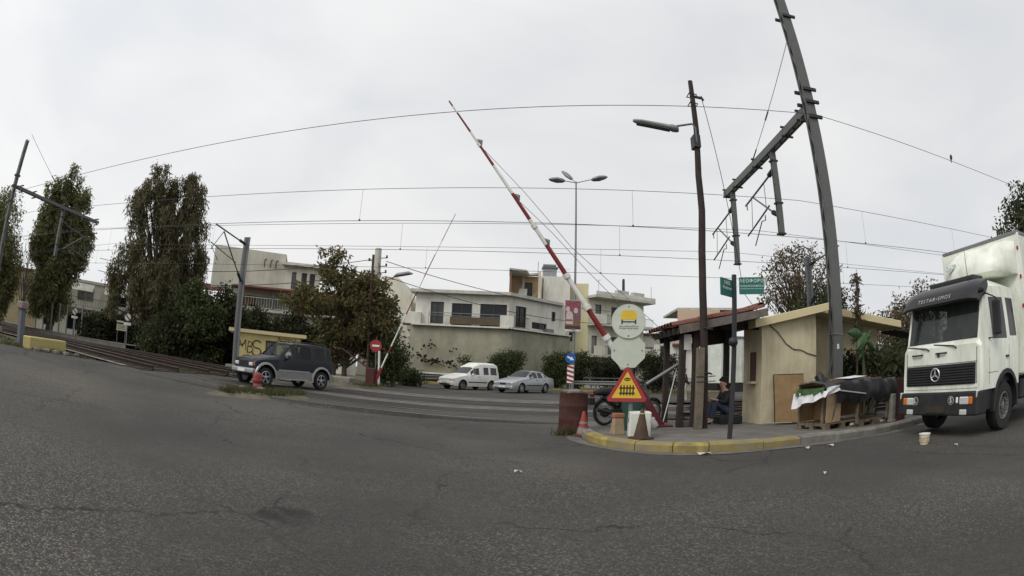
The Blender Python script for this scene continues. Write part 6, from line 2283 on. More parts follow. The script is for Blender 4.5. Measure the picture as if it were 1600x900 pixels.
MB().bx(12.8, 16, 57.4, 57.98, 2.4, 2.6).build('balcony_slab', slabm, bD, W=True)

# ---- left house with terrace and red awning
bE = thing('terrace_house', 'cream house with red awning and balustrade behind the leafy tree', 'house', (-19, 42, 0))
wall(bE, (-25.8, 38.6), (-20.0, 42.2), 6.3, 10.15, [], cream)
wall(bE, (-20.0, 42.2), (-16.9, 43.4), 6.3, 9.3, [(.7, 1.1, 7.3, 8.8, framed), (1.6, 2.1, 7.0, 8.8, framed), (2.35, 2.85, 6.9, 8.8, framed)], cream, framed, bars=0)
slab(bE, [(-20.1, 41.5), (-16.0, 43.1), (-16.5, 48), (-20.5, 47)], 9.3, 9.55, offw)
slab(bE, [(-25.8, 38.6), (-20.0, 42.2), (-22, 47), (-27, 44)], 10.15, 10.3, cream)
for k, x in enumerate((-21.6, -21.1, -20.7)):
    MB().tube([(x, 41.0 + k * .3, 8.9), (x, 41 + k * .3, 9.5), (x + .12, 41 + k * .3, 9.62), (x + .2, 41 + k * .3, 9.5)], .06, 8).build('vent_pipe', brownw, bE, W=True, smooth=50)
wall(bE, (-25.5, 39.2), (-13.2, 44.2), 0, 4.95, [(3.0, 5.2, .2, 3.4, framed), (8.4, 9.6, .4, 3.0, framed)], offw, framed)
wall(bE, (-24.5, 40.6), (-13.5, 45.2), 5.0, 7.0, [(2.2, 6.0, 5.1, 6.8, framed), (7.0, 9.5, 5.2, 6.7, framed)], brownw, framed)
MB().beam((-25.6, 38.7, 5.0), (-13.0, 43.9, 5.0), 1.4, .22).build('terrace_slab', slabm, bE, W=True)
railing(bE, [(-25.5, 38.2), (-18.5, 41.0)], 5.2, 6.05, .24, offw, 'balustrade')
awr = mat('awning_red', (.085, .025, .02), .8, 0, var=.15, scale=2)
MB().add([(-23.5, 38.6, 6.85), (-12.9, 43.2, 6.85), (-13.6, 45.4, 7.35), (-24.4, 40.8, 7.35), (-23.5, 38.6, 6.6), (-12.9, 43.2, 6.6)], [(0, 1, 2, 3), (3, 2, 1, 0), (4, 5, 1, 0), (0, 1, 5, 4)]).build('awning', awr, bE, W=True)
MB().add([(-26.5, 37.6, 6.2), (-24.6, 38.4, 6.2), (-24.9, 39.5, 6.9), (-26.9, 38.6, 6.9)], [(0, 1, 2, 3), (3, 2, 1, 0)]).build('awning', awr, bE, W=True)
for u in (0, .33, .66, 1.0):
    q = V((-23.4, 38.8, 0)).lerp(V((-13.0, 43.3, 0)), u)
    MB().tube([(q.x, q.y, 5.1), (q.x, q.y, 6.85)], .05, 8).build('awning_post', galv_dk, bE, W=True)
for u in (.5, .9):
    q = V((-25.5, 38.8, 0)).lerp(V((-13.2, 43.9, 0)), u)
    MB().bx(q.x - .25, q.x + .25, q.y - .25, q.y + .25, 0, 4.9).build('column', cream, bE, W=True)
bF = thing('gabled_house', 'pale gabled house between the leafy tree and the white building', 'house', (-11, 49, 0))
mb = MB()
gp = [(-14.5, 0), (-8.9, 0), (-8.9, 6.2), (-9.5, 6.25), (-9.5, 7.7), (-10.9, 9.8), (-12.4, 9.9), (-12.4, 9.3), (-14.5, 9.2)]
mb.prism(gp, -6, 0, Matrix.Translation((0, 49, 0)) @ Matrix.Rotation(R(90), 4, 'X'))
mb.build('wall', cream, bF, W=True)
for z in (4.2, 5.0, 5.8):
    MB().bx(-9.6, -8.7, 48.75, 48.98, z, z + .08).build('shutter_slat', offw, bF, W=True)
MB().bx(-9.7, -9.3, 48.7, 48.98, 4.9, 6.6).build('chimney', slabm, bF, W=True)
MB().tube([(-9.6, 48.9, 7.8), (-9.4, 48.9, 8.9)], .02, 5).beam((-9.8, 48.9, 8.7), (-8.8, 48.9, 8.7), .03, .03).build('antenna', galv_dk, bF, W=True)
bG = thing('far_house', 'house with white awnings seen between the two tall left trees', 'house', (-41, 37, 0))
wall(bG, (-46, 32.5), (-36, 42.5), 0, 6.0, [(1, 2.5, 1.2, 2.8), (4.0, 6.0, 1.2, 3.0), (8, 10, 1.2, 2.8), (1.5, 3.0, 4.2, 5.6), (5, 7, 4.2, 5.6), (9, 11, 4.2, 5.6)], cream)
MB().beam((-46.5, 31.8, 3.5), (-36, 42.2, 3.5), 1.4, .2).build('balcony_slab', slabm, bG, W=True)
railing(bG, [(-46.6, 31.5), (-36.2, 41.6)], 3.7, 4.5, .3)
slab(bG, [(-46.6, 31.8), (-35.6, 42.4), (-40, 48), (-51, 38)], 6.0, 6.25, slabm)
for u in (.35, .62):
    q = V((-46.3, 31.9, 0)).lerp(V((-36, 42, 0)), u)
    MB().add([(q.x, q.y, 5.9), (q.x + 1.8, q.y + 1.8, 5.9), (q.x + 2.6, q.y + .9, 5.1), (q.x + .8, q.y - .9, 5.1)], [(0, 1, 2, 3), (3, 2, 1, 0)]).build('awning', offw, bG, W=True)
bH = thing('ochre_house', 'ochre yellow house behind the platform posts at far left', 'house', (-54, 34, 0))
wall(bH, (-60, 28), (-48, 36), 0, 6.5, [(1, 2.2, 1.4, 3.2), (4, 5.2, 1.4, 3.2), (7, 8.2, 1.4, 3.2), (10, 11.2, 1.4, 3.2), (2, 3.2, 4.2, 5.6), (6, 7.2, 4.2, 5.6), (10, 11.2, 4.2, 5.6)], mat('render_ochre', (.36, .30, .18), .9))
slab(bH, [(-60.4, 27.4), (-47.6, 35.8), (-52, 42), (-64, 34)], 6.5, 6.75, tilem)

# ---- yellow graffitied hut by the track
bI = thing('relay_hut', 'low yellow trackside hut with black graffiti behind the off-road car', 'hut', (-12.8, 25.5, ter(-12.8)))
z_ = ter(-12.8) - .05
hw_ = mat('relay_hut_render', (.55, .46, .2), .9, 0, var=.08, scale=1.5, dirt=(.35, .3, .16), dscale=1.2)
P0, P1 = (-14.4, 24.6), (-11.1, 26.3)
wall(bI, P0, P1, z_, 2.3, [(1.75, 2.4, 1.15, 2.0, framed)], hw_, framed, bars=0)
wall(bI, (-15.9, 27.4), P0, z_, 2.3, [], hw_)
wall(bI, P1, (-12.6, 29.1), z_, 2.3, [], hw_)
slab(bI, [(-14.65, 24.25), (-10.75, 26.25), (-12.5, 29.6), (-16.4, 27.6)], 2.3, 2.48, hut_trim)
hd_ = V((P1[0] - P0[0], P1[1] - P0[1], 0)).normalized()
hn = V((hd_.y, -hd_.x, 0))
q = V((*P0, 0)) + hd_ * .85 + hn * .012
spray = mat('spray_black', (.03, .028, .02), .8)
r0_ = root_loc(bI)
GM = Matrix.Translation(-r0_) @ frame((q.x, q.y, 1.5), tuple(hd_), tuple(hn))


def stroke(pts, w=.045):
    mb = MB()
    for (x0, y0), (x1, y1) in zip(pts, pts[1:]):
        d = V((x1 - x0, y1 - y0, 0))
        L_ = d.length
        d.normalize()
        n_ = V((-d.y, d.x, 0)) * w / 2
        a, b = V((x0, y0, 0)) - d * w * .3, V((x1, y1, 0)) + d * w * .3
        mb.add([tuple(GM @ p) for p in (a - n_, b - n_, b + n_, a + n_)], [(0, 1, 2, 3)])
    mb.build('graffiti', spray, bI)


def arc(cx, cy, rx, ry, a0, a1, n=10):
    return [(cx + rx * math.cos(R(a0 + (a1 - a0) * k / n)), cy + ry * math.sin(R(a0 + (a1 - a0) * k / n))) for k in range(n + 1)]


stroke([(-.62, -.28), (-.58, .38), (-.42, .05), (-.24, .42), (-.2, -.12)])
stroke([(-.66, .12), (-.3, .2)])
stroke([(-.12, -.25), (-.08, .36)])
stroke(arc(-.06, .22, .2, .13, 90, -90) + arc(-.04, -.06, .24, .16, 90, -100))
stroke(arc(.42, .24, .24, .2, 30, 270) + arc(.40, -.14, .26, .2, 90, -170), .06)
stroke([(-.35, -.42), (-.02, -.36), (-.28, -.62), (.14, -.52)])
stroke([(1.55, .55), (1.66, .72), (1.72, .5), (1.8, .7)], .035)
stroke(arc(1.95, .6, .09, .1, 0, 340) + [(2.15, .72), (2.2, .52), (2.32, .7), (2.45, .55), (2.6, .7)], .035)
MB().bx(-13.9, -13.0, 24.0, 24.6, z_, .7).build('step_block', slabm, bI, W=True) if False else None

# ------------------------------------------------------------------ white lorry beyond the tracks
tk = thing('distant_lorry', 'white lorry body beyond the tracks, seen behind the seated person', 'lorry', (10.4, 24.3, ter(10.4)), R(12))
bxm = mat('lorry_body_white', (.62, .66, .6), .5, 0, var=.06, scale=2, dirt=(.4, .4, .34), dscale=1.5)
o = MB().bx(0, 5.2, 0, 2.3, .95, 3.25).build('body', bxm, tk, bev=.04)
for x in (0.02, .62, 1.3, 2.1, 3.2):
    MB().bx(x, x + .1, -.03, .0, .98, 3.2).build('rib', bxm, tk)
MB().bx(-.02, 5.25, -.04, 2.34, 3.2, 3.32).build('roof_edge', galv, tk)
for x in (.5, 3.9):
    wheel(tk, x, .1, .42, .42, .3, -1, hubm, 0)
MB().bx(.0, 5.2, .3, 1.9, .6, .95).build('chassis', black, tk)
MB().bx(.9, 3.2, .02, .1, .5, .9).build('side_guard', steel_dk, tk)

# ------------------------------------------------------------------ lamp post with three heads and its signs
lp = thing('street_light', 'tall grey three-headed street light standing beyond the tracks', 'street light', (3.98, 32.8, 0))
MB().tube([(0, 0, 0), (0, 0, 5), (0, 0, 13.9)], [.11, .085, .05], 10).build('column', galv, lp, smooth=50)
MB().bx(-.5, .5, -.5, .5, 0, .28).build('footing', kerb_grey, lp, bev=.04)
for dx, dy, dz in ((-1.25, -.2, .0), (-.5, .75, .75), (1.5, -.2, .3)):
    L_ = math.hypot(dx, dy)
    u = V((dx, dy, dz)) / L_
    e = V((dx, dy, 13.85 + dz))
    MB().tube([(0, 0, 13.8), tuple(V((0, 0, 13.85)).lerp(e, .5) + V((0, 0, .0))), tuple(e - u * .45)], .03, 8).build('arm', galv, lp)
    h = MB()
    for f, w, hh in ((0, .07, .06), (.15, .2, .15), (.5, .26, .2), (.85, .18, .13), (1, .06, .05)):
        q = e - u * .5 + u * (1.1 * f)
        s = u.cross(V((0, 0, 1))).normalized()
        for k in range(8):
            an = 2 * math.pi * k / 8
            h.v.append(tuple(q + s * w * math.cos(an) + V((0, 0, hh * math.sin(an)))))
    for j in range(4):
        for k in range(8):
            h.f.append((8 * j + k, 8 * j + (k + 1) % 8, 8 * j + 8 + (k + 1) % 8, 8 * j + 8 + k))
    h.f += [tuple(reversed(range(8))), tuple(32 + k for k in range(8))]
    h.build('lamp_head', galv, lp, smooth=50)
ad = thing('advert_banner', 'pink and brown advertising banner hung on the street light', 'banner', (3.9, 32.62, 3.95))
MB().bx(-.55, .48, -.02, .02, 0, 1.95).build('panel', mat('banner_white', (.55, .53, .5), .6), ad)
pk, bn, dk, lt = mat('print_pink', (.24, .06, .08), .6, var=.3, scale=6), mat('print_brown', (.16, .09, .06), .6, var=.3, scale=6), mat('print_dark', (.06, .03, .03), .6, var=.3, scale=7), mat('print_pale', (.5, .4, .37), .6, var=.2, scale=5)
for n_, m_, x0, x1, z0, z1, y in (('print_dark', dk, -.53, .46, .12, .34, -.022), ('print_brown', bn, -.53, .46, .34, .75, -.022), ('print_mauve', mat('print_mauve', (.16, .08, .11), .6, var=.3, scale=5), -.53, .46, .75, 1.93, -.022)):
    MB().bx(x0, x1, y - .002, y, z0, z1).build(n_, m_, ad)
FA = frame((-.04, -.027, 0), (1, 0, 0), (0, -1, 0))
MB().prism(rounded_poly([(-.42, 1.45), (.36, 1.4), (.42, 1.85), (-.1, 1.93), (-.45, 1.85)], .08), 0, .002, FA).build('print_pink', pk, ad)
MB().prism(rounded_poly([(-.45, .45), (.02, .42), (.0, 1.05), (-.12, 1.25), (-.4, 1.2)], .06), .0022, .004, FA).build('print_pale', lt, ad)
MB().prism([(.18 + .14 * math.cos(a * .5236), 1.3 + .18 * math.sin(a * .5236)) for a in range(12)], .0022, .004, FA).build('print_pale', lt, ad)
MB().prism([(-.32 + .13 * math.cos(a * .5236), 1.38 + .17 * math.sin(a * .5236)) for a in range(12)], .0042, .006, FA).build('print_pale', lt, ad)
MB().prism(rounded_poly([(-.42, .62), (-.02, .62), (-.02, .74), (-.42, .74)], .03), .0042, .006, FA).build('print_brown', bn, ad)
MB().bx(-.12, .12, -.06, .14, .1, .16).bx(-.12, .12, -.06, .14, 1.8, 1.86).build('bracket', galv, ad)
ks = thing('arrow_sign', 'round blue arrow sign over a red and white striped board', 'traffic sign', (3.75, 32.3, 0))
MB().tube([(0, 0, 0), (0, 0, 2.6)], .035, 8).build('post', galv, ks)
FK = frame((0, -.045, 2.25), (1, 0, 0), (0, -1, 0))
MB().lathe([(.33, 0), (.33, .01)], 28, FK).build('blue_disc', mat('sign_blue', (.01, .09, .32), .45, var=.08), ks, smooth=30)
ar = FK @ Matrix.Rotation(R(-25), 4, 'Z')
MB().prism([(-.22, -.05), (.02, -.05), (.02, -.13), (.24, 0), (.02, .13), (.02, .05), (-.22, .05)], .0105, .0125, ar).build('white_arrow', letterw if False else mat('lettering_white', (.75, .75, .73)), ks)
FB = frame((.02, -.045, 1.28), (1, 0, 0), (0, -1, 0))
MB().bx(-.2, .2, -.55, .55, 0, .012, FB).build('striped_board', mat('lettering_white', (.75, .75, .73)), ks)
for k in range(4):
    zc = -.42 + k * .28
    MB().prism([(-.2, zc - .0), (.2, zc - .12), (.2, zc + .02), (-.2, zc + .14)], .0125, .0145, FB).build('red_stripe', sred, ks)

# ------------------------------------------------------------------ guard rail along the far road
gr_ = thing('guard_rail', 'long steel guard rail along the far road behind the cars', 'guard rail', (0, 43, 0))
gp_ = catmull([(-7.6, 31.6), (-6.9, 34.5), (-5.6, 38.5), (-3.4, 41.6), (0, 43.0), (6, 43.2), (14, 42.8), (30, 42.2)], 1.)
mb = MB()
prof = [(.0, .42), (.05, .47), (.0, .53), (-.03, .58), (.0, .63), (.05, .69), (.0, .75)]
for k, p in enumerate(gp_):
    d = (gp_[min(k + 1, len(gp_) - 1)] - gp_[max(k - 1, 0)]).normalized()
    nn = V((d.y, -d.x, 0))
    drop = .42 * max(0, 1 - k / 4)
    for o_, z in prof:
        q = p + nn * o_
        mb.v.append((q.x, q.y, z - drop * (z / .75) + .05))
L = len(prof)
for k in range(len(gp_) - 1):
    for j in range(L - 1):
        mb.f.append((k * L + j, (k + 1) * L + j, (k + 1) * L + j + 1, k * L + j + 1))
mb.build('beam', galv, gr_, W=True, smooth=50)
for k in range(3, len(gp_), 2):
    p = gp_[k]
    MB().bx(p.x - .05, p.x + .05, p.y + .03, p.y + .13, 0, .72).build('post', galv_dk, gr_, W=True)
railing(gr_, [(6.2, 43.6), (14, 43.2), (24, 42.8)], .75, 1.05, 1.5, galv)

# ------------------------------------------------------------------ far side of the crossing
ne = thing('no_entry_sign', 'red round no-entry sign on a white post beside the leafy tree', 'traffic sign', (-6.42, 25.4, ter(-6.4)))
MB().tube([(0.08, 0, 0), (0.03, 0, 1.85)], .055, 10).build('post', boomw, ne, smooth=50)
MB().tube([(-.12, .06, 0), (-.17, .06, 2.1)], .03, 8).build('sign_pole', galv_dk, ne, smooth=50)
FE = frame((-.17, .0, 2.1), (.97, .25, 0), (.25, -.97, 0))
MB().lathe([(.30, 0), (.30, .012)], 32, FE).build('red_disc', sred, ne, smooth=30)
MB().bx(-.18, .18, -.045, .045, .0125, .0145, FE).build('white_bar', mat('lettering_white', (.75, .75, .73)), ne)
rpz = thing('rusty_pole', 'thin rusty steel pole rising out of the leafy tree', 'pole', (-7.75, 28.4, ter(-7.7)))
MB().tube([(0, 0, 0), (-.15, 0, 7.3)], [.09, .07], 10).build('shaft', mat('rusty_steel', (.07, .04, .03), .85, var=.3), rpz, smooth=50)
up = thing('power_pole', 'grey concrete power pole with insulators behind the leafy tree', 'pole', (-7.9, 30.3, ter(-7.9)))
MB().tube([(0, 0, 0), (-.25, 0, 8.1)], [.26, .20], 10).build('shaft', slabm, up, smooth=50)
for s, z in ((-1, 7.3), (1, 7.5), (1, 6.6), (-1, 6.5), (1, 7.0)):
    MB().tube([(-.22, 0, z), (-.22 + s * .55, 0, z + .05)], .025, 6).lathe([(.05, -.08), (.07, -.02), (.04, .02), (.07, .06), (.04, .1)], 10, Matrix.Translation((-.22 + s * .55, 0, z + .1))).build('insulator', steel_dk, up)
MB().tube([(-.2, 0, 5.9), (.5, -.1, 6.2), (1.1, -.15, 6.45)], .035, 8).build('lamp_arm', galv_dk, up, smooth=50)
MB().tube([(.9, -.13, 6.40), (1.1, -.15, 6.5), (1.8, -.2, 6.62), (2.05, -.2, 6.6)], [.05, .13, .12, .04], 8).build('lamp_head', galv, up, smooth=50)
MB().tube([(-.1, -.2, 7.2), (.2, -.2, 6.0), (.0, -.1, 5.0)], .02, 5).build('service_cable', cablem, up)
pw = MB()
for z, zz, ss_ in ((7.45, 4.6, .5), (6.55, 3.5, .6)):
    pw.tube(sag((-7.6, 30.3, z), (8.5, 44.5, zz + 2.2), ss_, 16), .022, 5)
    pw.tube(sag((-8.4, 30.3, z + .1), (-30, 27.5, z - .8), .9, 16), .022, 5)
tag(pw.build('power_cables', cablem), 'pair of thick black cables sagging from the concrete power pole', 'cables')
mound = MB()
for k in range(13):
    an = 2 * math.pi * k / 12
for i in range(9):
    for j in range(7):
        x = -10.6 + 4.2 * i / 8
        y = 22.9 + 2.4 * j / 6
        e = max(0, 1 - ((i / 4 - 1) ** 2)) * max(0, 1 - ((j / 3 - 1) ** 2))
        mound.v.append((x + .8 * j / 6, y + .35 * i / 8, ter(x) - .04 + .38 * e ** .6))
for i in range(8):
    for j in range(6):
        q = i * 7 + j
        mound.f.append((q, q + 7, q + 8, q + 1))
tag(mound.build('verge', dirtmat, smooth=60), kind='structure')
cbk = thing('concrete_slab_block', 'low grey concrete slab behind the rear of the off-road car', 'block', (-8.2, 24.2, ter(-8.2)), R(-18))
MB().bx(-1.2, 1.0, -.3, .3, 0, .42).build('slab', kerb_grey, cbk, bev=.08, seg=2)

# ------------------------------------------------------------------ left side
gp0 = thing('grey_bollard', 'grey steel post with a pinkish cap beside the yellow concrete block', 'bollard', (-15.4, 10.2, ter(-15.4)))
MB().bx(-.11, .11, -.11, .11, 0, 1.12).bx(-.2, -.12, -.06, .06, .1, 1.15).build('shaft', mat('steel_blue_grey', (.11, .12, .14), .6, .2, var=.12), gp0, bev=.01)
MB().bx(-.2, .2, -.17, .17, 1.12, 1.36).build('cap', mat('cap_pinkish', (.19, .15, .15), .7), gp0, bev=.04, seg=2)
yb = thing('yellow_block', 'long yellow painted concrete block at the left roadside', 'block', (-14.45, 10.8, ter(-14.4) - .03), R(106))
MB().bx(-1.2, 1.2, -.2, .2, 0, .40).build('block', mat('yellow_block_paint', (.42, .37, .14), .8, 0, var=.12, scale=3, bump=.2, dirt=(.3, .25, .12), dscale=3, damt=.5), yb, bev=.04, seg=2)
for k in range(5):
    d_ = thing('rubble_stone', ('largest', 'second largest', 'middle-sized', 'second smallest', 'smallest')[k] + ' of the pale broken stones along the yellow block', 'stone', (-13.9 + .12 * k, 9.9 + .42 * k, ter(-13.9)), k, 'stones by the yellow block')
    MB().box((0, 0, .04), (.35 - .04 * k, .2, .1)).build('stone', kerb_grey, d_, bev=.02, rnd=.015)
pp = None
for k, px in enumerate((-30.9, -32.0, -33.1, -34.3, -35.6, -37.0, -38.4)):
    q = tp(px, 24.3)
    z = ter(q.x) + .35
    if pp is None:
        pp = thing('platform_post', 'grey steel platform post, first in the row, nearest the dark bushes', 'post', (q.x, q.y, z), 0, 'posts along the platform')
        MB().bx(-.05, .05, -.04, .04, 0, 2.15).build('shaft', galv, pp)
        MB().bx(-.12, .12, -.1, .1, 0, .02).build('foot_plate', galv_dk, pp)
    else:
        c = copy_tree(pp)
        c['label'] = 'grey steel platform post, %s counting away from the dark bushes' % ('second', 'third', 'fourth', 'fifth', 'sixth', 'last')[k - 1]
        c.location = (q.x, q.y, z)


def rail_sign(label, loc, rz, square=False):
    s = thing('railway_sign', label, 'sign', loc, rz)
    MB().tube([(0, 0, 0), (0, 0, 1.75)], .035, 8).build('post', galv, s, smooth=50)
    M_ = frame((0, -.045, 1.68), (1, 0, 0), (0, -1, 0))
    MB().lathe([(.27, 0), (.27, .01)], 24, M_).build('disc', mat('sign_white', (.62, .62, .58), .5), s, smooth=30)
    MB().lathe([(.27, .0105), (.22, .0125)], 24, M_, caps=False).build('ring', sblk, s)
    MB().bx(-.24, .24, -.04, .04, .0125, .0145, M_ @ Matrix.Rotation(R(-45), 4, 'Z')).build('diagonal_bar', sblk, s)
    MB().bx(-.27, .27, -.5, -.33, 0, .01, M_).build('sub_plate', mat('sign_white', (.62, .62, .58)), s)
    return s


q = tp(-24.6, 23.6)
rail_sign('round white railway sign with a black diagonal before the dark bushes', (q.x, q.y, ter(q.x) + .35), R(38))
q = tp(-31.6, 24.0)
rail_sign('round white railway sign among the platform posts', (q.x, q.y, ter(q.x) + .36), R(48))
q = tp(-25.6, 24.0)
ib = thing('notice_board', 'small yellowish notice board on two legs by the dark bushes', 'notice board', (q.x, q.y, ter(q.x) + .36), R(38))
for x in (-.3, .3):
    MB().tube([(x, 0, 0), (x, 0, 1.35)], .03, 6).build('leg', galv_dk, ib)
MB().bx(-.38, .38, -.05, -.02, .8, 1.2).build('board', mat('board_yellowish', (.45, .43, .28), .7), ib)
MB().bx(-.4, .1, -.03, .3, 1.3, 1.42).build('roof', slabm, ib)
for k in range(3):
    MB().bx(-.3, .25, -.0535, -.0505, .9 + .09 * k, .93 + .09 * k).build('text_line', sblk, ib)

# traffic island with dead grass, red bollard stump
isl = MB()
nA, nB = 24, 5
for i in range(nB + 1):
    f = i / nB
    for k in range(nA):
        an = 2 * math.pi * k / nA
        r = f * (1 + .08 * math.sin(3 * an + 1))
        lx, ly = .72 * r * math.cos(an), 2.05 * r * math.sin(an)
        x, y = -6.35 + lx * .97 + ly * .24, 12.7 - lx * .24 + ly * .97
        isl.v.append((x, y, ter(x) + .11 * (1 - f ** 6) + .003 * math.sin(k * 5 + i)))
for i in range(nB):
    for k in range(nA):
        isl.f.append((i * nA + k, i * nA + (k + 1) % nA, (i + 1) * nA + (k + 1) % nA, (i + 1) * nA + k))
tag(isl.build('traffic_island', mat('island_dirt', (.13, .115, .085), .95, 0, var=.3, scale=3, bump=.5, bscale=18, dirt=(.075, .08, .035), dscale=1.6, damt=.8), smooth=60), kind='structure')


def tufts(name, label, spots, m, hmin, hmax, w=.012, kind='stuff'):
    vs, fs = [], []
    rg = random.Random(11)
    for x, y, z, n, sp in spots:
        for _ in range(n):
            px, py = x + rg.gauss(0, sp), y + rg.gauss(0, sp)
            h = rg.uniform(hmin, hmax)
            an = rg.uniform(0, 6.28)
            lx, ly = rg.gauss(0, .5) * h, rg.gauss(0, .5) * h
            b = len(vs)
            vs += [(px - w * math.cos(an), py - w * math.sin(an), z - .02), (px + w * math.cos(an), py + w * math.sin(an), z - .02), (px + lx, py + ly, z + h)]
            fs.append((b, b + 1, b + 2))
    me = bpy.data.meshes.new(name)
    me.from_pydata(vs, [], fs)
    o = link(name, me, m)
    return tag(o, label, 'grass', kind=kind)


rg = random.Random(5)
drygrass = leafmat('dry_grass', (.06, .06, .025), (.14, .115, .05), (.05, .075, .025), .3)
sp = []
for _ in range(170):
    an, r = rg.uniform(0, 6.28), math.sqrt(rg.random()) * .9
    lx, ly = .6 * r * math.cos(an), 1.9 * r * math.sin(an)
    x, y = -6.35 + lx * .97 + ly * .24, 12.7 - lx * .24 + ly * .97
    sp.append((x, y, ter(x) + .1, 12, .06))
for k in range(260):
    y = rg.uniform(8, 17.5)
    x = interp(XL, y) - abs(rg.gauss(.05, .5))
    if 12.0 < y < 23 and x < -12.2 and rg.random() < .8:
        continue
    sp.append((x, y, ter(x) - .03, 14, .1))
for k in range(200):
    x, y = rg.uniform(-10.4, -6), rg.uniform(23.4, 25.6)
    sp.append((x, y, ter(x) + .15, 14, .12))
for k in range(160):
    x, y = rg.uniform(-22, -15), rg.uniform(8, 11.6)
    sp.append((x, y, ter(x) - .04, 12, .12))
for k in range(24):
    sp.append((1.05 + rg.uniform(-.1, .35), 9.8 + rg.uniform(-.12, .05), 0, 8, .05))
for k in range(120):
    x = rg.uniform(-8, 28)
    sp.append((x, 43.6 + rg.uniform(-.4, .5), .1, 12, .2))
tufts('dry_grass', 'dry grass growing on the island, verges and road edges', sp, drygrass, .05, .2)
hy = thing('red_bollard', 'stubby red bollard on the small traffic island in front of the off-road car', 'bollard', (-6.75, 12.95, ter(-6.75) + .07))
rdp = mat('bollard_red', (.20, .025, .025), .55, 0, var=.2, scale=6, dirt=(.2, .04, .04), dscale=5, damt=.5)
MB().lathe([(.17, 0), (.17, .05), (.13, .09), (.125, .26), (.165, .28), (.165, .33), (.14, .35), (.135, .46), (.11, .5), (.05, .52)], 18).build('shaft', rdp, hy, smooth=40)
MB().lathe([(.128, .13), (.131, .14), (.131, .2), (.128, .21)], 18, caps=False).build('collar_band', mat('bollard_band', (.3, .1, .09), .6), hy)
for k, (x, y, s) in enumerate(((-6.5, 12.7, .2), (-7.0, 12.55, .15))):
    d_ = thing('loose_stone', ('pale stone lying right beside the red bollard', 'small pale stone at the near side of the red bollard', 'small pale stone in the grass behind the red bollard')[k], 'stone', (x, y, ter(x) + .1), k, 'stones on the island')
    MB().box((0, 0, s * .3), (s * 1.3, s, s * .7)).build('stone', kerb_grey, d_, bev=s * .2, rnd=s * .08)

# ------------------------------------------------------------------ litter and bucket
bk = thing('bucket', 'small white plastic bucket lying on the road before the lorry', 'bucket', (6.36, 5.82, ter(6.4) + .005))
MB().lathe([(.075, .0), (.1, .15), (.11, .155), (.11, .17), (.095, .17), (.07, .02), (.0, .02)], 20).build('shell', mat('bucket_white', (.62, .6, .56), .5, 0, var=.1), bk, smooth=35)
MB().box((-.075, -.075, .075), (.05, .05, .09)).build('label', mat('bucket_label', (.35, .22, .08), .6), bk) if False else None
MB().lathe([(.0935, .035), (.101, .12)], 20, caps=False).build('label_band', mat('bucket_label', (.42, .33, .2), .6, var=.4, scale=20), bk)
paper = mat('litter_paper', (.42, .4, .37), .7, var=.15)
for k, (x, y, lx, ly, r) in enumerate(((2.80, 6.98, .22, .09, .1), (4.52, 6.80, .13, .06, .6), (5.02, 6.85, .08, .09, 1.), (3.44, 4.75, .06, .03, .4), (.15, 5.8, .09, .025, 0), (6.5, 5.15, .12, .04, .9))):
    l = thing('paper_scrap', ('long white paper scrap in the gutter below the yellow kerb', 'flat white scrap in the gutter by the grey kerb', 'upright white scrap in the gutter below the shelter', 'pale scrap on the asphalt below the street name post', 'pale strip of litter on the asphalt before the red drum', 'flattened pale wrapper on the asphalt near the bucket', 'small pale scrap under the lorry bumper', 'tiny pale scrap on the bare asphalt before the kerb corner', 'tiny pale scrap on the bare asphalt in the foreground')[k], 'litter', (x, y, ter(x) + .007), r, ('litter in the gutter', 'litter on the asphalt')[0 if k < 3 else 1])
    MB().add([(-lx / 2, -ly / 2, .0), (0, -ly * .6, .03), (lx / 2, -ly * .4, .0), (lx * .45, ly / 2, .02), (0, ly * .4, .005), (-lx * .5, ly / 2, .03)], [(0, 1, 4, 5), (1, 2, 3, 4), (5, 4, 1, 0), (4, 3, 2, 1)]).build('scrap', paper, l)

# ------------------------------------------------------------------ trees and shrubs
def leaves(name, m, parent, clumps, per, L, W_, droop, sg, seed, org):
    """crown: many small leaf faces gathered in clumps"""
    rs = np.random.default_rng(seed)
    C = np.array([c[:3] for c in clumps]) - np.array(org)
    S = np.array([c[3] for c in clumps])
    n = len(C) * per
    ci = np.repeat(np.arange(len(C)), per)
    off = np.tanh(rs.normal(size=(n, 3)) * .62) / .62 * S[ci][:, None] * np.array(sg)
    p = C[ci] + off
    a = rs.normal(size=(n, 3))
    a[:, 2] -= droop
    a /= np.linalg.norm(a, axis=1)[:, None]
    b = np.cross(a, rs.normal(size=(n, 3)))
    b /= np.linalg.norm(b, axis=1)[:, None] + 1e-9
    ln = (L * rs.uniform(.45, 1.5, n))[:, None]
    w = (W_ * rs.uniform(.7, 1.2, n))[:, None]
    vs = np.empty((n, 4, 3))
    vs[:, 0] = p
    vs[:, 1] = p + a * ln * .5 + b * w * .5
    vs[:, 2] = p + a * ln
    vs[:, 3] = p + a * ln * .5 - b * w * .5
    me = bpy.data.meshes.new(name)
    me.vertices.add(n * 4)
    me.vertices.foreach_set('co', vs.reshape(-1))
    me.loops.add(n * 4)
    me.loops.foreach_set('vertex_index', np.arange(n * 4, dtype=np.int32))
    me.polygons.add(n)
    me.polygons.foreach_set('loop_start', np.arange(0, n * 4, 4, dtype=np.int32))
    me.update(calc_edges=True)
    return link(name, me, m, parent)


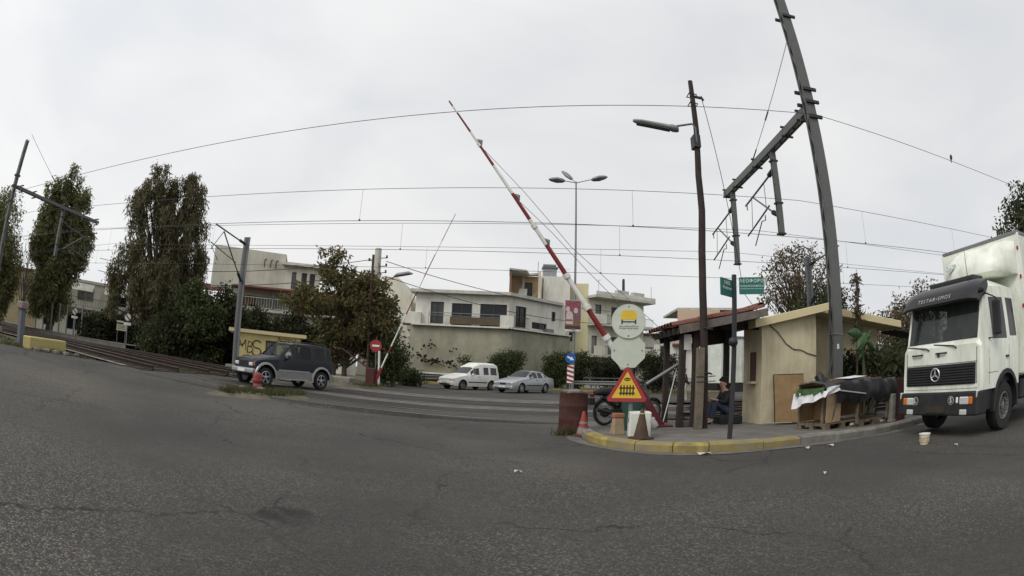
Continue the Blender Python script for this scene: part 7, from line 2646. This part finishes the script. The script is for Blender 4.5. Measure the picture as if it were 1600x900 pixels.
def sample(blobs, n, rnd, shell=.45):
    vol = [b[3] * b[4] * b[5] for b in blobs]
    out_ = []
    for _ in range(n):
        b = rnd.choices(blobs, vol)[0]
        while True:
            d = V((rnd.gauss(0, 1), rnd.gauss(0, 1), rnd.gauss(0, 1)))
            if d.length > .1:
                break
        d.normalize()
        r = rnd.random() ** shell
        out_.append((b[0] + d.x * r * b[3], b[1] + d.y * r * b[4], b[2] + d.z * r * b[5], b[6]))
    return out_


def tree(name, label, foot, blobs, m, nc, per, L, W_, droop=.0, seed=1, tr=.2, sg=(1, 1, 1), limb_every=5, group=None, cat='tree', stems=1, bark_m=None, shell=.45, top=None):
    rnd = random.Random(seed)
    foot = V(foot)
    root = thing(name, label, cat, tuple(foot), 0, group)
    cl = sample(blobs, nc, rnd, shell)
    mb = MB()
    zs = [c[2] for c in cl]
    ztop = top or max(zs)
    for s in range(stems):
        bx_, by_ = foot.x + rnd.uniform(-.3, .3) * (stems > 1) * 2, foot.y + rnd.uniform(-.3, .3) * (stems > 1)
        cx = sum(c[0] for c in cl) / len(cl)
        cy = sum(c[1] for c in cl) / len(cl)
        trunk = []
        H = ztop - foot.z
        for k in range(8):
            f = k / 7
            trunk.append(V((bx_ + (cx - bx_) * f * .8 + rnd.gauss(0, .012) * H * (k > 0), by_ + (cy - by_) * f * .8 + rnd.gauss(0, .012) * H * (k > 0), foot.z - .1 + H * .86 * f)))
        mb.tube(trunk, [tr * (1.25 if k == 0 else 1) * (1 - .82 * k / 7) for k in range(8)], 8)
        for k, c in enumerate(cl):
            if k % (limb_every * stems) != s:
                continue
            e = V(c[:3])
            f = min(max((e.z - foot.z) / H * .72 - rnd.uniform(.05, .2), .12), .95)
            i = int(f * 7)
            st_ = trunk[i].lerp(trunk[min(i + 1, 7)], f * 7 - i)
            mid = st_.lerp(e, .5) + V((rnd.gauss(0, .1), rnd.gauss(0, .1), .08 * (e - st_).length))
            r0 = max(.018, tr * .42 * (1 - f))
            mb.tube([st_, mid, e], [r0, r0 * .6, .012], 5, caps=False)
    mb.build('trunk', bark_m or bark, root, W=True, smooth=60)
    leaves('crown', m, root, cl, per, L, W_, droop, sg, seed, foot)
    return root


def at(az, D):
    return D * math.sin(R(az)), D * math.cos(R(az))


euc = leafmat('leaf_tall_green', (.07, .078, .032), (.19, .195, .078), (.22, .21, .1), .2)
euc2 = leafmat('leaf_dark_weeping', (.058, .06, .03), (.17, .16, .08), (.19, .15, .09), .16)
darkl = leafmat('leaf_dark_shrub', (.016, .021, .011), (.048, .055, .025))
brownl = leafmat('leaf_autumn', (.06, .068, .027), (.155, .145, .06), (.165, .105, .055), .16)
autl = leafmat('leaf_autumn_sparse', (.07, .078, .036), (.15, .125, .075), (.18, .10, .075), .25)
shrub = leafmat('leaf_shrub', (.028, .04, .016), (.08, .098, .038))
olive = leafmat('leaf_olive', (.035, .045, .02), (.09, .10, .05))

def lateral(az, D, rows):
    """crown lobes given as (right, back, height, radii, clump size) around a spot seen in direction az"""
    x, y = at(az, D)
    ca, sa = math.cos(R(az)), math.sin(R(az))
    return (x, y, ter(x)), [(x + l * ca + d * sa, y - l * sa + d * ca, z, r, r, rz, c) for l, d, z, r, rz, c in rows]


# tall columnar tree, left
ft, bl = lateral(-53, 45, [(0, 0, 12.6, .9, 1.5, .3), (-1.3, 0, 11.0, 1.4, 1.9, .34), (1.2, 0, 11.0, 1.3, 1.9, .34), (-1.7, .3, 8.2, 1.6, 2.2, .36), (1.7, -.2, 8.0, 1.7, 2.4, .36), (2.3, 0, 9.6, .9, 1.2, .3), (0, 0, 6.2, 2.4, 2.4, .38), (-.2, .2, 3.4, 2.3, 1.9, .38), (.4, 0, 9.5, 1.6, 2.2, .36)])
tree('tall_tree', 'tall dense tree with upright crown behind the platform posts', ft, bl, euc, 380, 165, .30, .11, 1.1, 3, .34, (.8, .8, 1.4), 6, shell=.55)
# weeping tree, centre left
ft, bl = lateral(-40.2, 36, [(-1.3, 0, 11.2, 1.2, 1.6, .32), (-1.9, .2, 9.3, 1.3, 1.6, .34), (1.5, .2, 10.9, 1.4, 1.5, .34), (2.6, 0, 9.2, 1.1, 1.5, .32), (.5, 0, 8.7, 1.7, 1.6, .36), (-2.0, 0, 6.5, 1.4, 1.8, .34), (1.7, .2, 6.6, 1.8, 1.8, .36), (-3.0, -.3, 4.4, 1.0, 1.5, .32), (0, 0, 4.4, 2.4, 1.8, .38), (2.6, 0, 4.2, 1.4, 1.6, .34), (-1.0, 0, 12.4, .5, .7, .24), (1.0, 0, 12.2, .6, .6, .24), (.1, .2, 10.6, 1.2, 1.6, .34), (.3, 0, 11.7, .7, .8, .28), (3.0, 0, 7.2, 1.0, 1.5, .32), (-2.6, 0, 10.2, .7, .9, .28)])
tree('weeping_tree', 'big dark weeping tree with two crowns rising behind the railway signs', ft, bl, euc2, 330, 165, .33, .08, 1.9, 8, .42, (.7, .7, 1.5), 3, shell=.6)
x, y = at(-61, 44)
tree('tall_tree', 'dark tree cut by the left edge of the picture', (x, y, ter(x)), [(x, y, 7.6, 2.0, 2.0, 3.4, .38), (x + .8, y, 4.5, 2.4, 2.4, 3.2, .38), (x - .5, y, 2.4, 2.6, 2.4, 2.0, .38)], euc, 320, 80, .30, .11, .8, 12, .32, (1, 1, 1.5), 8)
x, y = at(-56.6, 36)
tree('bare_tree', 'thin bare-branched tree behind the grey post at far left', (x, y, ter(x)), [(x, y, 4.4, 1.0, 1.0, 1.8, .35)], autl, 34, 4, .16, .06, .2, 15, .12, (1, 1, 1), 1)
# dark undergrowth behind the tracks, one bush after another
for k, (az_, D, h, r) in enumerate(((-47.5, 40, 2.2, 1.5), (-45.4, 41, 2.8, 1.6), (-42.5, 41, 2.2, 1.5), (-39.2, 34, 2.6, 1.5), (-37, 32.5, 3.2, 1.8), (-34.6, 32, 4.6, 1.7), (-32.4, 33, 4.6, 1.6), (-30.2, 34, 4.0, 1.6), (-27.4, 35, 3.9, 1.8), (-24.4, 34, 3.6, 1.7), (-21.5, 32.5, 2.8, 1.6))):  # taller ones raised to stand in for shade on the house wall
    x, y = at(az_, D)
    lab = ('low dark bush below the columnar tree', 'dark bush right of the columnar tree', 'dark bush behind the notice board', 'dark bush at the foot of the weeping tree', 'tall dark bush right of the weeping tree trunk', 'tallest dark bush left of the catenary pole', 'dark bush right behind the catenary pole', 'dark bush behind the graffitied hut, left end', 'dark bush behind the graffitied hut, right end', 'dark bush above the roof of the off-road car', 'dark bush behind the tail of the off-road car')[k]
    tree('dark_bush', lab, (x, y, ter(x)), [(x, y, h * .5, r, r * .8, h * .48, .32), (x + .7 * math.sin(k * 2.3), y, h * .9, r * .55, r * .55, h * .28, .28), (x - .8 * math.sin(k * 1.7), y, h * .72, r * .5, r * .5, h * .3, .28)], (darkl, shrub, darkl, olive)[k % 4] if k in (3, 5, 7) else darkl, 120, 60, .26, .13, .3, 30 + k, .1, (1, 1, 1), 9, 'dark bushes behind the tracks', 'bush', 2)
# broad leafy tree, turning brown
x, y = at(-18.6, 31)
tree('leafy_tree', 'broad leafy tree turning brown behind the no-entry sign', (x, y, ter(x)), [(x - 2.2, y, 4.7, 1.7, 1.6, 1.0, .34), (x + .6, y, 5.2, 2.6, 2.0, 1.4, .36), (x + 2.2, y + .4, 4.4, 1.4, 1.4, 1.2, .34), (x - .6, y, 6.3, 1.2, 1.1, .8, .32), (x - .8, y, 7.2, .9, .8, .7, .3), (x + 1.3, y, 6.0, 1.1, 1.0, .6, .3), (x + 1.8, y, 3.0, 2.1, 1.6, 1.5, .36), (x - .4, y + .4, 2.6, 2.2, 1.5, 1.5, .36)], brownl, 290, 62, .28, .13, .5, 21, .15, (.8, .8, .7), 3, stems=2, shell=.55)
x, y = at(-13.2, 30)
tree('leafy_shrub', 'dark green shrub beside the far barrier boom', (x, y, ter(x)), [(x, y, 1.7, 1.1, 1.1, 1.5, .28), (x + .5, y, 1.2, .8, .8, .9, .25)], shrub, 110, 44, .2, .09, .3, 25, .07, (1, 1, 1), 7, None, 'bush', 3)
x, y = at(-10.6, 34)
tree('low_shrub', 'low dark shrub below the end of the netting, left of the van', (x, y, ter(x)), [(x, y, .6, .9, .7, .5, .24)], shrub, 60, 34, .2, .08, .3, 27, .05, (1, 1, 1), 7, None, 'bush', 3)
# shrubs in front of the white building
for k, (px, D, h, r, lab) in enumerate(((-.1, 42.6, 3.0, 1.35, 'dense green shrub standing behind the saloon car'), (5.3, 43.5, 3.0, 1.3, 'green shrub left of the striped board'), (7.3, 45, 3.2, 1.1, 'green shrub right of the striped board'), (-4.6, 43.2, 2.8, .35, 'thin sapling standing above the white van'), (11.0, 46, 2.9, 2.0, 'wide dark shrub below the flats, left of the warning triangle'), (16.2, 44, 3.2, 2.0, 'wide dark shrub below the flats, right of the warning triangle'))):
    x, y = at(px, D)
    bl = [(x, y, h * .5, r, r * .8, h * .48, .3), (x + r * .5, y, h * .75, r * .5, r * .5, h * .25, .26), (x - r * .5, y, h * .7, r * .5, r * .5, h * .25, .26)] if k != 3 else [(x, y, 2.2, .35, .3, .5, .2), (x - .5, y, 2.2, .3, .3, .3, .15)]
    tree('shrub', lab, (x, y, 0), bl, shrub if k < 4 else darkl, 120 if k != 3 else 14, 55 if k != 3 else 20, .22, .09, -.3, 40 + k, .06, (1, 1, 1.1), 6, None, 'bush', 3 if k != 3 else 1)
# autumn tree behind the hut
x, y = at(32.3, 30)
tree('autumn_tree', 'sparse reddish autumn tree rising behind the yellow hut', (x, y, ter(x)), [(x, y, 6.0, 2.5, 2.0, 2.2, .34), (x - .2, y, 7.6, 1.5, 1.3, .9, .3), (x - 1.8, y, 5.6, 1.0, 1.0, .8, .28), (x + 1.6, y, 5.4, 1.2, 1.2, 1.3, .3), (x + 1.3, y, 8.3, .35, .3, .8, .22)], autl, 250, 17, .21, .10, .4, 51, .2, (1, 1, 1), 2)
tree('hedge_tree', 'leafy green tree below the sparse autumn tree behind the hut roof', (x + .3, y - 1.5, ter(x)), [(x + .3, y - 1.5, 4.6, 1.8, 1.2, 1.0, .32), (x + 1.6, y - 1.5, 4.9, 1.0, 1.0, .9, .3)], olive, 90, 44, .2, .09, .3, 55, .12, (1, 1, 1), 4)
for k, (az_, D, h, r, lab) in enumerate(((40.2, 30, 4.0, 2.0, 'brownish tree behind the right end of the hut roof'), (43.6, 28, 4.4, 1.9, 'brownish thin tree left of the lorry visor'), (46.8, 27, 5.0, 2.0, 'pale brown tree just above the lorry visor'))):
    x, y = at(az_, D)
    tree('brown_tree', lab, (x, y, ter(x)), [(x, y, h * .62, r, r * .8, h * .36, .34), (x + .4, y, h * .9, r * .6, r * .5, h * .2, .3)], autl, 140, 20, .2, .09, .3, 60 + k, .11, (1, 1, 1), 3)
    if k:
        continue
    tree('green_shrub', ('green shrub below the right end of the hut roof', 'green shrub between hut and lorry', 'green shrub hidden behind the lorry cab')[k], (x - .5, y - 4, ter(x)), [(x - .5, y - 4, 1.4, 1.8, 1.2, 1.3, .32)], olive, 100, 44, .2, .09, .3, 70 + k, .08, (1, 1, 1), 6, None, 'bush', 2)
x, y = at(61.0, 25)
tree('corner_tree', 'green tree above the lorry box at the right edge', (x, y, ter(x)), [(x + .5, y - .6, 7.2, 1.6, 1.6, 1.4, .32), (x - .5, y + .8, 6.2, 1.0, 1.2, 1.0, .3), (x + 1.2, y - 1.6, 5.4, 2.0, 1.8, 1.6, .34)], olive, 190, 48, .24, .11, .3, 81, .22, (1, 1, 1), 4)
# plants beside the mast
for k, (x, y, h, r, lab) in enumerate(((8.75, 11.1, 1.5, .55, 'dark leafy plant at the foot of the lattice mast'), (9.6, 10.9, 1.75, .7, 'bushy green plant behind the white sheet on the shelter'), (10.5, 10.7, 1.6, .7, 'bushy green plant next to the lorry cab'))):
    tree('green_plant', lab, (x, y, pz(x, y) - .05), [(x, y, h * .6, r, r * .7, h * .42, .16)], olive if k else darkl, 70, 48, .16, .06, .1, 90 + k, .03, (1, 1, 1), 4, None, 'plant', 3)
sk_ = thing('tall_stalk', 'tall withered plant stalk rising in front of the hut roof', 'plant', (8.62, 10.75, pz(8.6, 10.7)))
stalk = [(8.62, 10.75, 0), (8.68, 10.74, 1.2), (8.66, 10.74, 2.2), (8.74, 10.72, 3.1), (8.73, 10.72, 3.55)]
MB().tube(stalk, [.035, .03, .03, .045, .03], 8).build('stem', bark, sk_, W=True, smooth=60)
rr = random.Random(2)
cl = []
for k in range(60):
    f = rr.random()
    z = 1.9 + 1.7 * f
    cl.append((8.66 + .06 * f + rr.gauss(0, .05), 10.74 + rr.gauss(0, .05), z, .04))
leaves('leaves', leafmat('leaf_withered', (.05, .045, .025), (.1, .085, .05)), sk_, cl, 6, .16, .045, .6, (1, 1, 1), 5, sk_.location)
bn_ = thing('banana_plant', 'plant with two broad glossy green leaves beside the lattice mast', 'plant', (8.75, 10.6, pz(8.7, 10.6)))
MB().tube([(8.8, 10.6, -.05), (8.82, 10.58, 1.0), (8.7, 10.55, 1.62)], [.07, .055, .04], 8).build('stem', mat('banana_stem', (.07, .075, .03), .7), bn_, W=True, smooth=60)
bleaf = mat('banana_leaf', (.025, .065, .018), .5, 0, var=.35, scale=9, bump=.3, bscale=20)
for c, u, ln, w in (((8.32, 10.40, 2.06), (-.85, -.1, .05), .56, .13), ((8.56, 10.40, 1.86), (-.62, -.1, -.6), .62, .14), ((8.95, 10.45, 1.75), (.7, .1, -.5), .45, .08), ((8.62, 10.5, 1.55), (-.5, -.1, -.8), .4, .07), ((8.9, 10.5, 2.0), (.5, 0, .75), .4, .06)):
    c, u = V(c), V(u).normalized()
    n_ = V((-.55, -.83, .1))
    s = u.cross(n_).normalized()
    mb = MB()
    for k in range(11):
        f = k / 10
        q = c + u * ln * (f - .5) + n_ * (.05 * math.sin(math.pi * f))
        ww = w * max(.02, math.sin(math.pi * (.03 + .95 * f ** .8))) ** .85
        for g in (-1, -.5, 0, .5, 1):
            mb.v.append(tuple(q + s * ww * g - n_ * .05 * g * g + s * .012 * math.sin(f * 40) * abs(g)))
    for k in range(10):
        for j in range(4):
            mb.f.append((5 * k + j, 5 * k + j + 1, 5 * k + 6 + j, 5 * k + 5 + j))
    mb.build('leaf', bleaf, bn_, W=True, smooth=60)
    MB().tube([c + u * ln * -.5, V((8.76, 10.58, 1.5))], .014, 6).build('leaf_stalk', MATS['banana_stem'], bn_, W=True)

# ------------------------------------------------------------------ tidy the object tree
def split_pieces(o):
    """a part whose mesh holds pieces standing apart becomes one object per piece"""
    me = o.data
    nv, ne = len(me.vertices), len(me.edges)
    if nv > 20000 or ne == 0:
        return
    par = list(range(nv))

    def find(a):
        while par[a] != a:
            par[a] = par[par[a]]
            a = par[a]
        return a
    for e in me.edges:
        a, b = find(e.vertices[0]), find(e.vertices[1])
        if a != b:
            par[max(a, b)] = min(a, b)
    isl = {}
    for i in range(nv):
        isl.setdefault(find(i), []).append(i)
    if not 1 < len(isl) <= 400:
        return
    keys = list(isl)
    co = np.empty(nv * 3, dtype=np.float32)
    me.vertices.foreach_get('co', co)
    co = co.reshape(-1, 3)
    lo = np.array([co[isl[k]].min(0) for k in keys])
    hi = np.array([co[isl[k]].max(0) for k in keys])
    size = (hi - lo).max(1)
    gap = np.maximum(0, np.maximum(lo[:, None] - hi[None], lo[None] - hi[:, None]))
    near = np.sqrt((gap ** 2).sum(2)) <= np.maximum(.02, .5 * np.maximum(size[:, None], size[None]))
    comp = list(range(len(keys)))
    ch = True
    while ch:
        ch = False
        for i in range(len(keys)):
            m = min(comp[j] for j in np.nonzero(near[i])[0])
            if m < comp[i]:
                comp[i] = m
                ch = True
    ids = sorted(set(comp))
    if len(ids) < 2:
        return
    pc = {}
    for k, c in zip(keys, comp):
        pc[k] = c
    sm = me.polygons[0].use_smooth
    for n, c in enumerate(ids):
        vi = [i for k in keys if pc[k] == c for i in isl[k]]
        mp_ = {v: q for q, v in enumerate(vi)}
        g = MB()
        g.v = [tuple(co[i].tolist()) for i in vi]
        g.f = [tuple(mp_[i] for i in p.vertices) for p in me.polygons if p.vertices[0] in mp_]
        q = g.build(o.name.split('.')[0], me.materials[0], o.parent, smooth=40 if sm else None)
        q.matrix_basis = o.matrix_basis.copy()
        if n == 0:
            for chd in list(o.children):
                chd.parent = q
    bpy.data.objects.remove(o)


KEEP = ('trunk', 'crown', 'leaves', 'netting', 'climbing_plant', 'railing', 'balustrade', 'graffiti', 'lettering', 'overhead')
for o in list(sc.objects):
    if o.type != 'MESH' or o.parent is None or o.name.split('.')[0] in KEEP or o.data.users > 1:
        continue
    split_pieces(o)
# a thing made of one mesh only needs no Empty
for e in [o for o in sc.objects if o.type == 'EMPTY' and o.parent is None]:
    kids = list(e.children)
    if len(kids) == 1 and not kids[0].children:
        c = kids[0]
        nm = e.name
        mw = e.matrix_basis @ c.matrix_basis
        for k in ('label', 'category', 'group', 'kind'):
            if k in e:
                c[k] = e[k]
        c.parent = None
        c.matrix_basis = mw
        bpy.data.objects.remove(e)
        c.name = nm
